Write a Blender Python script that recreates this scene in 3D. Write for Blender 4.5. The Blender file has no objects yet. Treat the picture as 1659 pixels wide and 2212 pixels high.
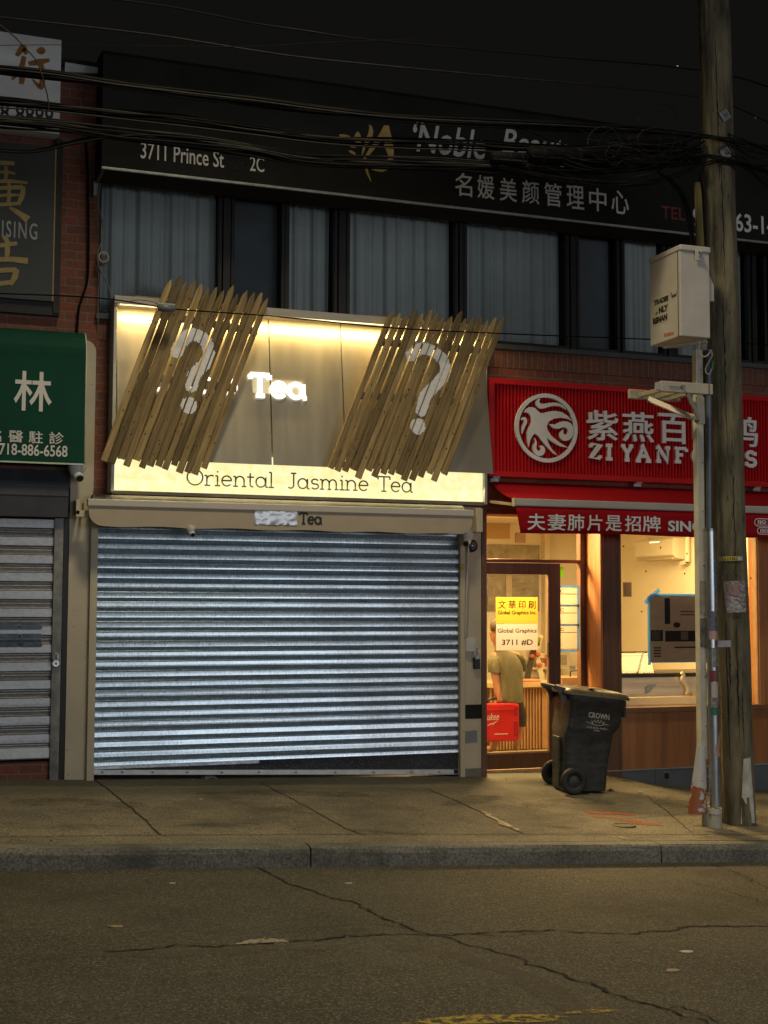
import bpy, bmesh, math, random
from mathutils import Vector, Matrix
R = math.radians
random.seed(11)
sc = bpy.context.scene
C = sc.collection

# ------------------------------------------------------------------ camera
D, H = 12.28, 1.63
PITCH, YAW, ROLL = R(3.92), R(19.6), R(0.22)
F = 5150.0 / 3024 * 1659            # focal length in units of a 1659 px wide picture
CAM = Vector((0, -D, H))
fwd = Vector((math.sin(YAW) * math.cos(PITCH), math.cos(YAW) * math.cos(PITCH), math.sin(PITCH)))
rt0 = Vector((math.cos(YAW), -math.sin(YAW), 0))
up0 = rt0.cross(fwd)
rt = rt0 * math.cos(ROLL) + up0 * math.sin(ROLL)
up = up0 * math.cos(ROLL) - rt0 * math.sin(ROLL)
cam = bpy.data.objects.new('camera', bpy.data.cameras.new('camera'))
C.objects.link(cam)
cam.matrix_world = Matrix(((rt.x, up.x, -fwd.x, CAM.x), (rt.y, up.y, -fwd.y, CAM.y), (rt.z, up.z, -fwd.z, CAM.z), (0, 0, 0, 1)))
cam.data.sensor_fit = 'VERTICAL'
cam.data.sensor_height = 36
cam.data.lens = 36 * F / 2212
cam.data.clip_end = 500
sc.camera = cam

# ------------------------------------------------------------------ world, lamps, exposure
w = bpy.data.worlds.new("World"); sc.world = w; w.use_nodes = True
nt = w.node_tree; nt.nodes.clear()
out = nt.nodes.new('ShaderNodeOutputWorld')
sky = nt.nodes.new('ShaderNodeTexSky'); sky.sky_type = 'NISHITA'; sky.sun_disc = False
sky.sun_elevation = R(-5); sky.sun_rotation = R(200)
b1 = nt.nodes.new('ShaderNodeBackground'); b1.inputs[1].default_value = 0.02
b2 = nt.nodes.new('ShaderNodeBackground'); b2.inputs[0].default_value = (1, .97, .84, 1); b2.inputs[1].default_value = 0.0052
ad = nt.nodes.new('ShaderNodeAddShader')
nt.links.new(sky.outputs[0], b1.inputs[0]); nt.links.new(b1.outputs[0], ad.inputs[0]); nt.links.new(b2.outputs[0], ad.inputs[1])
nt.links.new(ad.outputs[0], out.inputs[0])
sc.view_settings.view_transform = 'Standard'; sc.view_settings.look = 'None'
sc.view_settings.exposure = 0; sc.view_settings.gamma = 1
sc.cycles.use_denoising = True
sc.cycles.max_bounces = 6; sc.cycles.sample_clamp_indirect = 4
sc.cycles.transparent_max_bounces = 12

def lamp(name, kind, loc, target, power, color, size=.2, size_y=None, spread=None):
    l = bpy.data.lights.new(name, kind); l.energy = power; l.color = color
    if kind == 'AREA':
        l.shape = 'RECTANGLE'; l.size = size; l.size_y = size_y or size
        if spread: l.spread = spread
    else:
        l.shadow_soft_size = size
        if kind == 'SPOT': l.spot_size = R(spread); l.spot_blend = .75
    o = bpy.data.objects.new(name, l); C.objects.link(o); o.location = loc
    if target is not None:
        o.rotation_euler = (Vector(target) - Vector(loc)).to_track_quat('-Z', 'Y').to_euler()
    return o
# street lamp on the far kerb, and the lit shop fronts across the street
lamp('street_lamp_light', 'SPOT', (2.4, -4.7, 9.4), (2.6, -5.2, 0), 1720, (1, .84, .53), .6, None, 112)
lamp('street_lamp_light', 'SPOT', (15.0, -4.7, 9.4), (14, -5.0, 0), 650, (1, .83, .53), .6, None, 124)
lamp('far_shop_light_cool', 'AREA', (1.0, -17.5, 3.2), (2.0, 0, 1.4), 140, (.88, .95, 1), 6, 2.6)
lamp('far_shop_light_white', 'AREA', (7.6, -17.5, 2.9), (5.0, 0, 1.2), 245, (.88, .95, 1), 4.4, 2.4)
lamp('far_shop_light_pink', 'AREA', (12.2, -17.5, 2.9), (6.0, 0, 1.2), 85, (1, .86, .88), 2.6, 2.2)

# ------------------------------------------------------------------ pixel -> place
def ray(px, py):
    return fwd + rt * ((px - 829.5) / F) + up * ((1106 - py) / F)
def V(px, py, Y=0.0):
    d = ray(px, py); return CAM + d * ((Y - CAM.y) / d.y)
def VX(px, py, X):
    d = ray(px, py); return CAM + d * ((X - CAM.x) / d.x)
def zf(x):                      # height of the pavement along the house fronts
    T = [(-40, 2.0), (-3, .22), (.7, .04), (1.53, 0), (5.17, -.115), (5.6, -.135), (6.9, -.165), (7.45, -.30), (8.9, -.41), (14, -.68), (40, -2.0)]
    for (a, b), (c, d) in zip(T, T[1:]):
        if x <= c: return b + (d - b) * (x - a) / (c - a)
    return T[-1][1]
YK = -3.5
def zk(x): return .075 - .0523 * x
def ground(x, y):
    t = min(1, max(0, y / YK))
    return zf(x) * (1 - t) + zk(x) * t
def road_z(x, y): return zk(x) - .132 + .012 * min(3.3, max(0, YK - y))
def hit(px, py, fn):
    d = ray(px, py); z = -.1
    for _ in range(40):
        p = CAM + d * ((z - CAM.z) / d.z); z = .5 * z + .5 * fn(p.x, p.y)
    return p
def G(px, py): return hit(px, py, ground)
def RD(px, py): return hit(px, py, road_z)

# ------------------------------------------------------------------ materials
MATS = {}
def M(name, col, rough=.6, metal=0.0, var=.18, scale=6.0, bump=0.0, bscale=40.0, stretch=None, col2=None, spec=.4, emit=None, estr=0.0, rotY=0.0, rnd=0.0, spots=None):
    if name in MATS: return MATS[name]
    m = bpy.data.materials.new(name); m.use_nodes = True; MATS[name] = m
    n = m.node_tree.nodes; l = m.node_tree.links
    b = n['Principled BSDF']
    b.inputs['Roughness'].default_value = rough; b.inputs['Metallic'].default_value = metal
    b.inputs['Specular IOR Level'].default_value = spec
    tc = n.new('ShaderNodeTexCoord'); mp = n.new('ShaderNodeMapping')
    src = tc.outputs['Object']
    if rotY:
        m0 = n.new('ShaderNodeMapping'); m0.inputs['Rotation'].default_value = (0, rotY, 0); l.new(src, m0.inputs[0]); src = m0.outputs[0]
    l.new(src, mp.inputs[0])
    if stretch: mp.inputs['Scale'].default_value = stretch
    nz = n.new('ShaderNodeTexNoise'); nz.inputs['Scale'].default_value = scale; nz.inputs['Detail'].default_value = 6; nz.inputs['Roughness'].default_value = .62
    l.new(mp.outputs[0], nz.inputs['Vector'])
    c1 = Vector(col); c2 = Vector(col2) if col2 else c1 * (1 - var)
    hi = c1 if col2 else c1 * (1 + var)
    rp = n.new('ShaderNodeValToRGB'); rp.color_ramp.elements[0].position = .3; rp.color_ramp.elements[1].position = .7
    rp.color_ramp.elements[0].color = (*c2, 1); rp.color_ramp.elements[1].color = (*hi, 1)
    l.new(nz.outputs['Fac'], rp.inputs[0]); colout = rp.outputs[0]
    if rnd:
        oi = n.new('ShaderNodeObjectInfo'); mr = n.new('ShaderNodeMapRange'); mr.inputs[3].default_value = 1 - rnd; mr.inputs[4].default_value = 1 + rnd
        l.new(oi.outputs['Random'], mr.inputs[0])
        mx = n.new('ShaderNodeMix'); mx.data_type = 'RGBA'; mx.blend_type = 'MULTIPLY'; mx.inputs[0].default_value = 1
        l.new(colout, mx.inputs[6]); l.new(mr.outputs[0], mx.inputs[7]); colout = mx.outputs[2]
    if spots:
        sscale, sth, scol = spots
        vo = n.new('ShaderNodeTexVoronoi'); vo.inputs['Scale'].default_value = sscale; l.new(mp.outputs[0], vo.inputs['Vector'])
        r2 = n.new('ShaderNodeValToRGB'); r2.color_ramp.elements[0].position = sth; r2.color_ramp.elements[1].position = sth + .06
        r2.color_ramp.elements[0].color = (1, 1, 1, 1); r2.color_ramp.elements[1].color = (0, 0, 0, 1)
        l.new(vo.outputs['Distance'], r2.inputs[0])
        mx = n.new('ShaderNodeMix'); mx.data_type = 'RGBA'; l.new(r2.outputs[0], mx.inputs[0]); l.new(colout, mx.inputs[6]); mx.inputs[7].default_value = (*scol, 1); colout = mx.outputs[2]
    l.new(colout, b.inputs['Base Color'])
    rr = n.new('ShaderNodeMapRange'); rr.inputs[3].default_value = max(.02, rough - .1); rr.inputs[4].default_value = min(1, rough + .1)
    l.new(nz.outputs['Fac'], rr.inputs[0]); l.new(rr.outputs[0], b.inputs['Roughness'])
    if bump:
        nb = n.new('ShaderNodeTexNoise'); nb.inputs['Scale'].default_value = bscale; nb.inputs['Detail'].default_value = 5
        l.new(mp.outputs[0], nb.inputs['Vector'])
        bp = n.new('ShaderNodeBump'); bp.inputs['Strength'].default_value = bump; bp.inputs['Distance'].default_value = .01
        l.new(nb.outputs['Fac'], bp.inputs['Height']); l.new(bp.outputs[0], b.inputs['Normal'])
    if emit:
        b.inputs['Emission Color'].default_value = (*emit, 1); b.inputs['Emission Strength'].default_value = estr
    return m

def TR(name, col, k=.55):
    if name in MATS: return MATS[name]
    m = M(name, col, .8, var=.03); n = m.node_tree.nodes; l = m.node_tree.links
    o = [x for x in n if x.type == 'OUTPUT_MATERIAL'][0]; t = n.new('ShaderNodeBsdfTranslucent'); t.inputs[0].default_value = (*col, 1)
    x = n.new('ShaderNodeMixShader'); x.inputs[0].default_value = k
    l.new(n['Principled BSDF'].outputs[0], x.inputs[1]); l.new(t.outputs[0], x.inputs[2]); l.new(x.outputs[0], o.inputs[0]); return m

def WORN(name, col, thr=.5, scale=14, soft=.08, amax=1.0, col2=None):
    if name in MATS: return MATS[name]
    m = M(name, col, .85, var=.15, scale=9, col2=col2); n = m.node_tree.nodes; l = m.node_tree.links
    o = [x for x in n if x.type == 'OUTPUT_MATERIAL'][0]; t = n.new('ShaderNodeBsdfTransparent'); x = n.new('ShaderNodeMixShader')
    tc = n.new('ShaderNodeTexCoord'); z = n.new('ShaderNodeTexNoise'); z.inputs['Scale'].default_value = scale; z.inputs['Detail'].default_value = 8; z.inputs['Roughness'].default_value = .72
    r = n.new('ShaderNodeMapRange'); r.inputs[1].default_value = thr - soft; r.inputs[2].default_value = thr + soft; r.inputs[4].default_value = amax
    l.new(tc.outputs['Object'], z.inputs[0]); l.new(z.outputs['Fac'], r.inputs[0]); l.new(r.outputs[0], x.inputs[0])
    l.new(t.outputs[0], x.inputs[1]); l.new(n['Principled BSDF'].outputs[0], x.inputs[2]); l.new(x.outputs[0], o.inputs[0]); return m

def brick_mat(name, c1, c2, mortar, bw=.205, rh=.0813, ms=.006, off=.5):
    m = bpy.data.materials.new(name); m.use_nodes = True
    n = m.node_tree.nodes; l = m.node_tree.links; b = n['Principled BSDF']; b.inputs['Roughness'].default_value = .88
    tc = n.new('ShaderNodeTexCoord'); sx = n.new('ShaderNodeSeparateXYZ'); cx = n.new('ShaderNodeCombineXYZ')
    l.new(tc.outputs['Object'], sx.inputs[0])
    ax = n.new('ShaderNodeMath'); l.new(sx.outputs[0], ax.inputs[0]); l.new(sx.outputs[1], ax.inputs[1])
    l.new(ax.outputs[0], cx.inputs[0]); l.new(sx.outputs[2], cx.inputs[1])
    nj = n.new('ShaderNodeTexNoise'); nj.inputs['Scale'].default_value = 9; l.new(cx.outputs[0], nj.inputs['Vector'])
    va = n.new('ShaderNodeVectorMath'); va.operation = 'MULTIPLY_ADD'; va.inputs[1].default_value = (.012, .012, 0); l.new(nj.outputs['Color'], va.inputs[0]); l.new(cx.outputs[0], va.inputs[2])
    br = n.new('ShaderNodeTexBrick'); br.offset = off
    br.inputs['Scale'].default_value = 1; br.inputs['Brick Width'].default_value = bw; br.inputs['Row Height'].default_value = rh
    br.inputs['Mortar Size'].default_value = ms; br.inputs['Mortar Smooth'].default_value = .2; br.inputs['Bias'].default_value = -.1
    br.inputs['Color1'].default_value = (*c1, 1); br.inputs['Color2'].default_value = (*c2, 1); br.inputs['Mortar'].default_value = (*mortar, 1)
    l.new(va.outputs[0], br.inputs['Vector'])
    nz = n.new('ShaderNodeTexNoise'); nz.inputs['Scale'].default_value = 26; nz.inputs['Detail'].default_value = 6
    l.new(cx.outputs[0], nz.inputs['Vector'])
    mr = n.new('ShaderNodeMapRange'); mr.inputs[3].default_value = .55; mr.inputs[4].default_value = 1.4; l.new(nz.outputs['Fac'], mr.inputs[0])
    mx = n.new('ShaderNodeMix'); mx.data_type = 'RGBA'; mx.blend_type = 'MULTIPLY'; mx.inputs[0].default_value = 1
    l.new(br.outputs['Color'], mx.inputs[6]); l.new(mr.outputs[0], mx.inputs[7]); l.new(mx.outputs[2], b.inputs['Base Color'])
    bp = n.new('ShaderNodeBump'); bp.inputs['Strength'].default_value = .6; bp.inputs['Distance'].default_value = .006; bp.invert = True
    l.new(br.outputs['Fac'], bp.inputs['Height']); l.new(bp.outputs[0], b.inputs['Normal'])
    return m

def glass_mat(name, tint=(1, 1, 1), rough=.02, ior=1.45):
    m = bpy.data.materials.new(name); m.use_nodes = True
    n = m.node_tree.nodes; l = m.node_tree.links; n.clear()
    o = n.new('ShaderNodeOutputMaterial'); t = n.new('ShaderNodeBsdfTransparent'); g = n.new('ShaderNodeBsdfGlossy')
    t.inputs[0].default_value = (*tint, 1); g.inputs['Roughness'].default_value = rough
    fr = n.new('ShaderNodeFresnel'); fr.inputs[0].default_value = ior; x = n.new('ShaderNodeMixShader')
    l.new(fr.outputs[0], x.inputs[0]); l.new(t.outputs[0], x.inputs[1]); l.new(g.outputs[0], x.inputs[2]); l.new(x.outputs[0], o.inputs[0])
    return m

# ------------------------------------------------------------------ mesh building
class MB:
    def __init__(s): s.v = []; s.f = []; s.sm = []
    def add(s, vs, fs, smooth=False):
        k = len(s.v); s.v += [Vector(v) for v in vs]; s.f += [tuple(i + k for i in f) for f in fs]; s.sm += [smooth] * len(fs); return s
    def box(s, x0, x1, y0, y1, z0, z1, mat=None):
        vs = [Vector((x, y, z)) for z in (z0, z1) for y in (y0, y1) for x in (x0, x1)]
        if mat is not None: vs = [mat @ v for v in vs]
        return s.add(vs, [(0, 2, 3, 1), (4, 5, 7, 6), (0, 1, 5, 4), (2, 6, 7, 3), (0, 4, 6, 2), (1, 3, 7, 5)])
    def bar(s, a, b, wd, dp, upv=(0, 0, 1)):
        a = Vector(a); b = Vector(b); z = (b - a); L = z.length; z.normalize(); x = Vector(upv).cross(z)
        if x.length < 1e-4: x = Vector((1, 0, 0))
        x.normalize(); y = z.cross(x)
        m = Matrix(((x.x, y.x, z.x, a.x), (x.y, y.y, z.y, a.y), (x.z, y.z, z.z, a.z), (0, 0, 0, 1)))
        return s.box(-wd / 2, wd / 2, -dp / 2, dp / 2, 0, L, m)
    def tube(s, pts, r, n=8, closed=False, caps=True):
        pts = [Vector(p) for p in pts]; rs = r if isinstance(r, (list, tuple)) else [r] * len(pts)
        rings = []; ref = None
        for i, p in enumerate(pts):
            t = (pts[min(i + 1, len(pts) - 1)] - pts[max(i - 1, 0)]) if not closed else (pts[(i + 1) % len(pts)] - pts[i - 1])
            t.normalize()
            if ref is None:
                ref = t.cross(Vector((0, 0, 1)))
                if ref.length < .05: ref = t.cross(Vector((1, 0, 0)))
            ref = (ref - t * ref.dot(t)).normalized(); b = t.cross(ref)
            rings.append([p + (ref * math.cos(2 * math.pi * k / n) + b * math.sin(2 * math.pi * k / n)) * rs[i] for k in range(n)])
        return s.loft(rings, caps and not closed, closed)
    def loft(s, rings, caps=True, closed=False, smooth=True):
        n = len(rings[0]); vs = [v for r in rings for v in r]; fs = []
        m = len(rings)
        for i in range(m if closed else m - 1):
            j = (i + 1) % m
            for k in range(n): fs.append((i * n + k, i * n + (k + 1) % n, j * n + (k + 1) % n, j * n + k))
        s.add(vs, fs, smooth)
        if caps:
            s.add(rings[0], [tuple(reversed(range(n)))]); s.add(rings[-1], [tuple(range(n))])
        return s
    def prism(s, poly, fn, d0, d1, smooth=False):
        """poly: 2-D outline; fn(u, v, d) -> point"""
        n = len(poly); vs = [fn(u, v, d0) for u, v in poly] + [fn(u, v, d1) for u, v in poly]
        fs = [tuple(range(n)), tuple(reversed(range(n, 2 * n)))] + [(i, i + n, (i + 1) % n + n, (i + 1) % n) for i in range(n)]
        return s.add(vs, fs, smooth)
    def sphere(s, c, r, n=14, m=8, sx=1, sy=1, sz=1):
        c = Vector(c); rings = []
        for i in range(m + 1):
            a = -math.pi / 2 + math.pi * i / m; rr = max(1e-4, math.cos(a)) * r
            rings.append([c + Vector((math.cos(2 * math.pi * k / n) * rr * sx, math.sin(2 * math.pi * k / n) * rr * sy, math.sin(a) * r * sz)) for k in range(n)])
        return s.loft(rings, False)
    def strip(s, pts, wd, fn, d0, d1, taper=None):
        """a stroke of given width along 2-D points, as one solid"""
        L, Rr = [], []
        for i, (x, y) in enumerate(pts):
            a = pts[max(i - 1, 0)]; b = pts[min(i + 1, len(pts) - 1)]
            tx, ty = b[0] - a[0], b[1] - a[1]; q = math.hypot(tx, ty) or 1; ww = wd if taper is None else wd * taper[i]
            if 0 < i < len(pts) - 1:
                ux, uy = x - a[0], y - a[1]; qq = math.hypot(ux, uy) or 1
                c = max(.5, (ux * tx + uy * ty) / (qq * q)); ww = ww / c
            L.append((x - ty / q * ww / 2, y + tx / q * ww / 2)); Rr.append((x + ty / q * ww / 2, y - tx / q * ww / 2))
        n = len(pts)
        vs = [fn(u, v, d) for d in (d0, d1) for P in (L, Rr) for u, v in P]
        fs = []
        for i in range(n - 1):
            fs += [(i, n + i, n + i + 1, i + 1), (2 * n + i, 2 * n + i + 1, 3 * n + i + 1, 3 * n + i), (i, i + 1, 2 * n + i + 1, 2 * n + i), (n + i, 3 * n + i, 3 * n + i + 1, n + i + 1)]
        fs += [(0, 2 * n, 3 * n, n), (n - 1, 2 * n - 1, 4 * n - 1, 3 * n - 1)]
        return s.add(vs, fs)
    def build(s, name, mat, parent=None, bevel=0, smooth=None, local=False, fixn=True):
        me = bpy.data.meshes.new(name)
        off = Vector((0, 0, 0))
        if parent is not None and not local:
            p = parent
            while p is not None: off += p.location; p = p.parent
        me.from_pydata([v - off for v in s.v], [], s.f)
        me.polygons.foreach_set('use_smooth', [bool(x) if smooth is None else smooth for x in s.sm])
        if fixn:
            bm = bmesh.new(); bm.from_mesh(me); bmesh.ops.recalc_face_normals(bm, faces=bm.faces); bm.to_mesh(me); bm.free()
        o = bpy.data.objects.new(name, me); C.objects.link(o); me.materials.append(mat)
        if parent is not None: o.parent = parent
        if bevel:
            bv = o.modifiers.new('Bevel', 'BEVEL'); bv.width = bevel; bv.segments = 2; bv.limit_method = 'ANGLE'; bv.angle_limit = R(40)
        return o

def tag(o, label=None, cat=None, group=None, kind=None):
    if label: o['label'] = label
    if cat: o['category'] = cat
    if group: o['group'] = group
    if kind: o['kind'] = kind
    return o
def thing(name, loc, label, cat, group=None):
    o = bpy.data.objects.new(name, None); C.objects.link(o); o.location = loc; o.empty_display_size = .1
    return tag(o, label, cat, group)
def struct(o): return tag(o, kind='structure')

def spline(pts, k=6):
    P = [Vector(p) for p in pts]; out = []
    for i in range(len(P) - 1):
        a = P[max(i - 1, 0)]; b = P[i]; c = P[i + 1]; d = P[min(i + 2, len(P) - 1)]
        for j in range(k):
            t = j / k
            out.append(.5 * ((2 * b) + (c - a) * t + (2 * a - 5 * b + 4 * c - d) * t * t + (3 * b - a - 3 * c + d) * t ** 3))
    out.append(P[-1]); return out

def XZ(Y):                    # 2-D (x, z) drawing on a wall plane; d = distance out from it
    return lambda u, v, d: Vector((u, Y - d, v))

# ------------------------------------------------------------------ lettering
def text2d(s, bold=0.0, shear=0.0, spacing=1.0):
    c = bpy.data.curves.new('lettering', 'FONT'); c.body = s; c.offset = bold; c.shear = shear; c.space_character = spacing; c.resolution_u = 3
    o = bpy.data.objects.new('lettering_tmp', c); C.objects.link(o)
    me = bpy.data.meshes.new_from_object(o.evaluated_get(bpy.context.evaluated_depsgraph_get()))
    vs = [(v.co.x, v.co.y) for v in me.vertices]; fs = [tuple(p.vertices) for p in me.polygons]
    bpy.data.objects.remove(o); bpy.data.curves.remove(c); bpy.data.meshes.remove(me)
    return vs, fs
def put_text(s, fn, x0, y0, x1, y1, depth=.004, bold=0.0, shear=0.0, spacing=1.0, mb=None, slope=0.0):
    vs, fs = text2d(s, bold, shear, spacing)
    ax = min(v[0] for v in vs); bx = max(v[0] for v in vs); ay = min(v[1] for v in vs); by = max(v[1] for v in vs)
    q = [(x0 + (v[0] - ax) / (bx - ax) * (x1 - x0), y0 + (v[1] - ay) / (by - ay) * (y1 - y0)) for v in vs]
    if slope: q = [(x, y + slope * (x - x0)) for x, y in q]
    mb = mb or MB(); n = len(q)
    ed = {}
    for f in fs:
        for a, b in zip(f, f[1:] + f[:1]): ed[(a, b)] = 1
    side = [(b, a, a + n, b + n) for (a, b) in ed if (b, a) not in ed]
    mb.add([fn(x, y, depth) for x, y in q] + [fn(x, y, .0008) for x, y in q], list(fs) + side)
    return mb
def wall_text(s, name, mat, parent, p0, p1, Y, depth=.004, bold=0.0, shear=0.0, spacing=1.0):
    a = V(*p0, Y); b = V(*p1, Y)
    return put_text(s, XZ(Y), a.x, a.z, b.x, b.z, depth, bold, shear, spacing).build(name, mat, parent, fixn=False)

def arc(cx, cy, rx, ry, a0, a1, n=14):
    return [(cx + rx * math.cos(R(a0 + (a1 - a0) * i / n)), cy + ry * math.sin(R(a0 + (a1 - a0) * i / n))) for i in range(n + 1)]
# slab-serif stroke letters: (advance, [strokes]); cap height 1, x-height .66
def slab(ch):
    s = .13
    return {
     'T': (.86, [[(.04, 1), (.82, 1)], [(.43, 1), (.43, 0)], [(.26, 0), (.60, 0)], [(.04, 1.0), (.04, .80)], [(.82, 1.0), (.82, .80)]]),
     'e': (.72, [[(.06, .35), (.62, .35)], arc(.34, .33, .28, .33, 4, 320, 18)]),
     'a': (.80, [arc(.33, .33, .28, .33, 0, 360, 20), [(.63, .66), (.63, 0)], [(.63, 0), (.76, 0)]]),
     'O': (1.05, [arc(.5, .5, .45, .5, 0, 360, 28)]),
     'r': (.60, [[(.14, .64), (.14, 0)], [(.0, .64), (.14, .64)], [(.0, 0), (.34, 0)], arc(.40, .38, .26, .28, 178, 60, 8)]),
     'i': (.36, [[(.16, .64), (.16, 0)], [(.03, .64), (.16, .64)], [(.0, 0), (.32, 0)], [(.16, .86), (.16, .96)]]),
     'n': (.82, [[(.14, .64), (.14, 0)], [(.0, .64), (.14, .64)], [(.0, 0), (.28, 0)], arc(.39, .38, .25, .28, 178, 0, 10) + [(.64, 0)], [(.5, 0), (.78, 0)]]),
     't': (.48, [[(.18, .90), (.18, .2)] + arc(.32, .16, .14, .16, 180, 290, 7), [(.0, .64), (.40, .64)]]),
     'l': (.36, [[(.16, 1), (.16, 0)], [(.02, 1), (.16, 1)], [(.0, 0), (.32, 0)]]),
     'J': (.62, [[(.40, 1), (.40, .2)] + arc(.22, .2, .18, .2, 0, -140, 9), [(.22, 1), (.56, 1)]]),
     's': (.60, [arc(.29, .49, .20, .17, 25, 240, 9) + arc(.29, .17, .22, .17, 70, -150, 10)]),
     'm': (1.22, [[(.14, .64), (.14, 0)], [(.0, .64), (.14, .64)], [(.0, 0), (.26, 0)], arc(.36, .38, .22, .28, 178, 0, 10) + [(.58, 0)], [(.48, 0), (.70, 0)], arc(.80, .38, .22, .28, 178, 0, 10) + [(1.02, 0)], [(.92, 0), (1.16, 0)]]),
     'Z': (.85, [[(.08, 1), (.74, 1), (.08, 0), (.76, 0)], [(.08, 1), (.08, .78)], [(.76, 0), (.76, .22)]]),
     'I': (.5, [[(.22, 1), (.22, 0)], [(.02, 1), (.42, 1)], [(.02, 0), (.42, 0)]]),
     'Y': (.9, [[(.1, 1), (.43, .48)], [(.76, 1), (.43, .48), (.43, 0)], [(0, 1), (.26, 1)], [(.6, 1), (.88, 1)], [(.26, 0), (.6, 0)]]),
     'A': (.95, [[(.12, 0), (.45, 1), (.8, 0)], [(.25, .34), (.66, .34)], [(0, 0), (.28, 0)], [(.62, 0), (.92, 0)], [(.3, 1), (.5, 1)]]),
     'N': (.95, [[(.14, 0), (.14, 1), (.74, 0), (.74, 1)], [(0, 0), (.3, 0)], [(0, 1), (.2, 1)], [(.6, 1), (.9, 1)]]),
     'F': (.8, [[(.16, 0), (.16, 1), (.74, 1)], [(.74, 1), (.74, .76)], [(.16, .52), (.52, .52)], [(.0, 0), (.38, 0)], [(0, 1), (.16, 1)]]),
     'D': (.95, [[(.16, 0), (.16, 1)], [(0, 1), (.4, 1)] + arc(.4, .5, .42, .5, 90, -90, 12) + [(0, 0)]]),
     'S': (.75, [arc(.34, .74, .26, .26, 20, 250, 10) + arc(.34, .25, .30, .25, 75, -155, 11), [(.62, 1), (.62, .74)], [(.06, .28), (.06, 0)]]),
     ' ': (.55, [])}[ch]
def slab_text(s, fn, x0, y0, h, width, depth=.004, weight=.12, mb=None):
    """h cap height; the whole word is fitted to width"""
    mb = mb or MB(); tot = sum(slab(c)[0] for c in s); k = width / tot; x = 0; e = 0
    for c in s:
        adv, strokes = slab(c)
        for st in strokes:
            e = (e + 1) % 9
            mb.strip([(x0 + (x + u) * k, y0 + v * h) for u, v in st], weight * h, fn, .0008, depth + e * .0002)
        x += adv
    return mb
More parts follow.
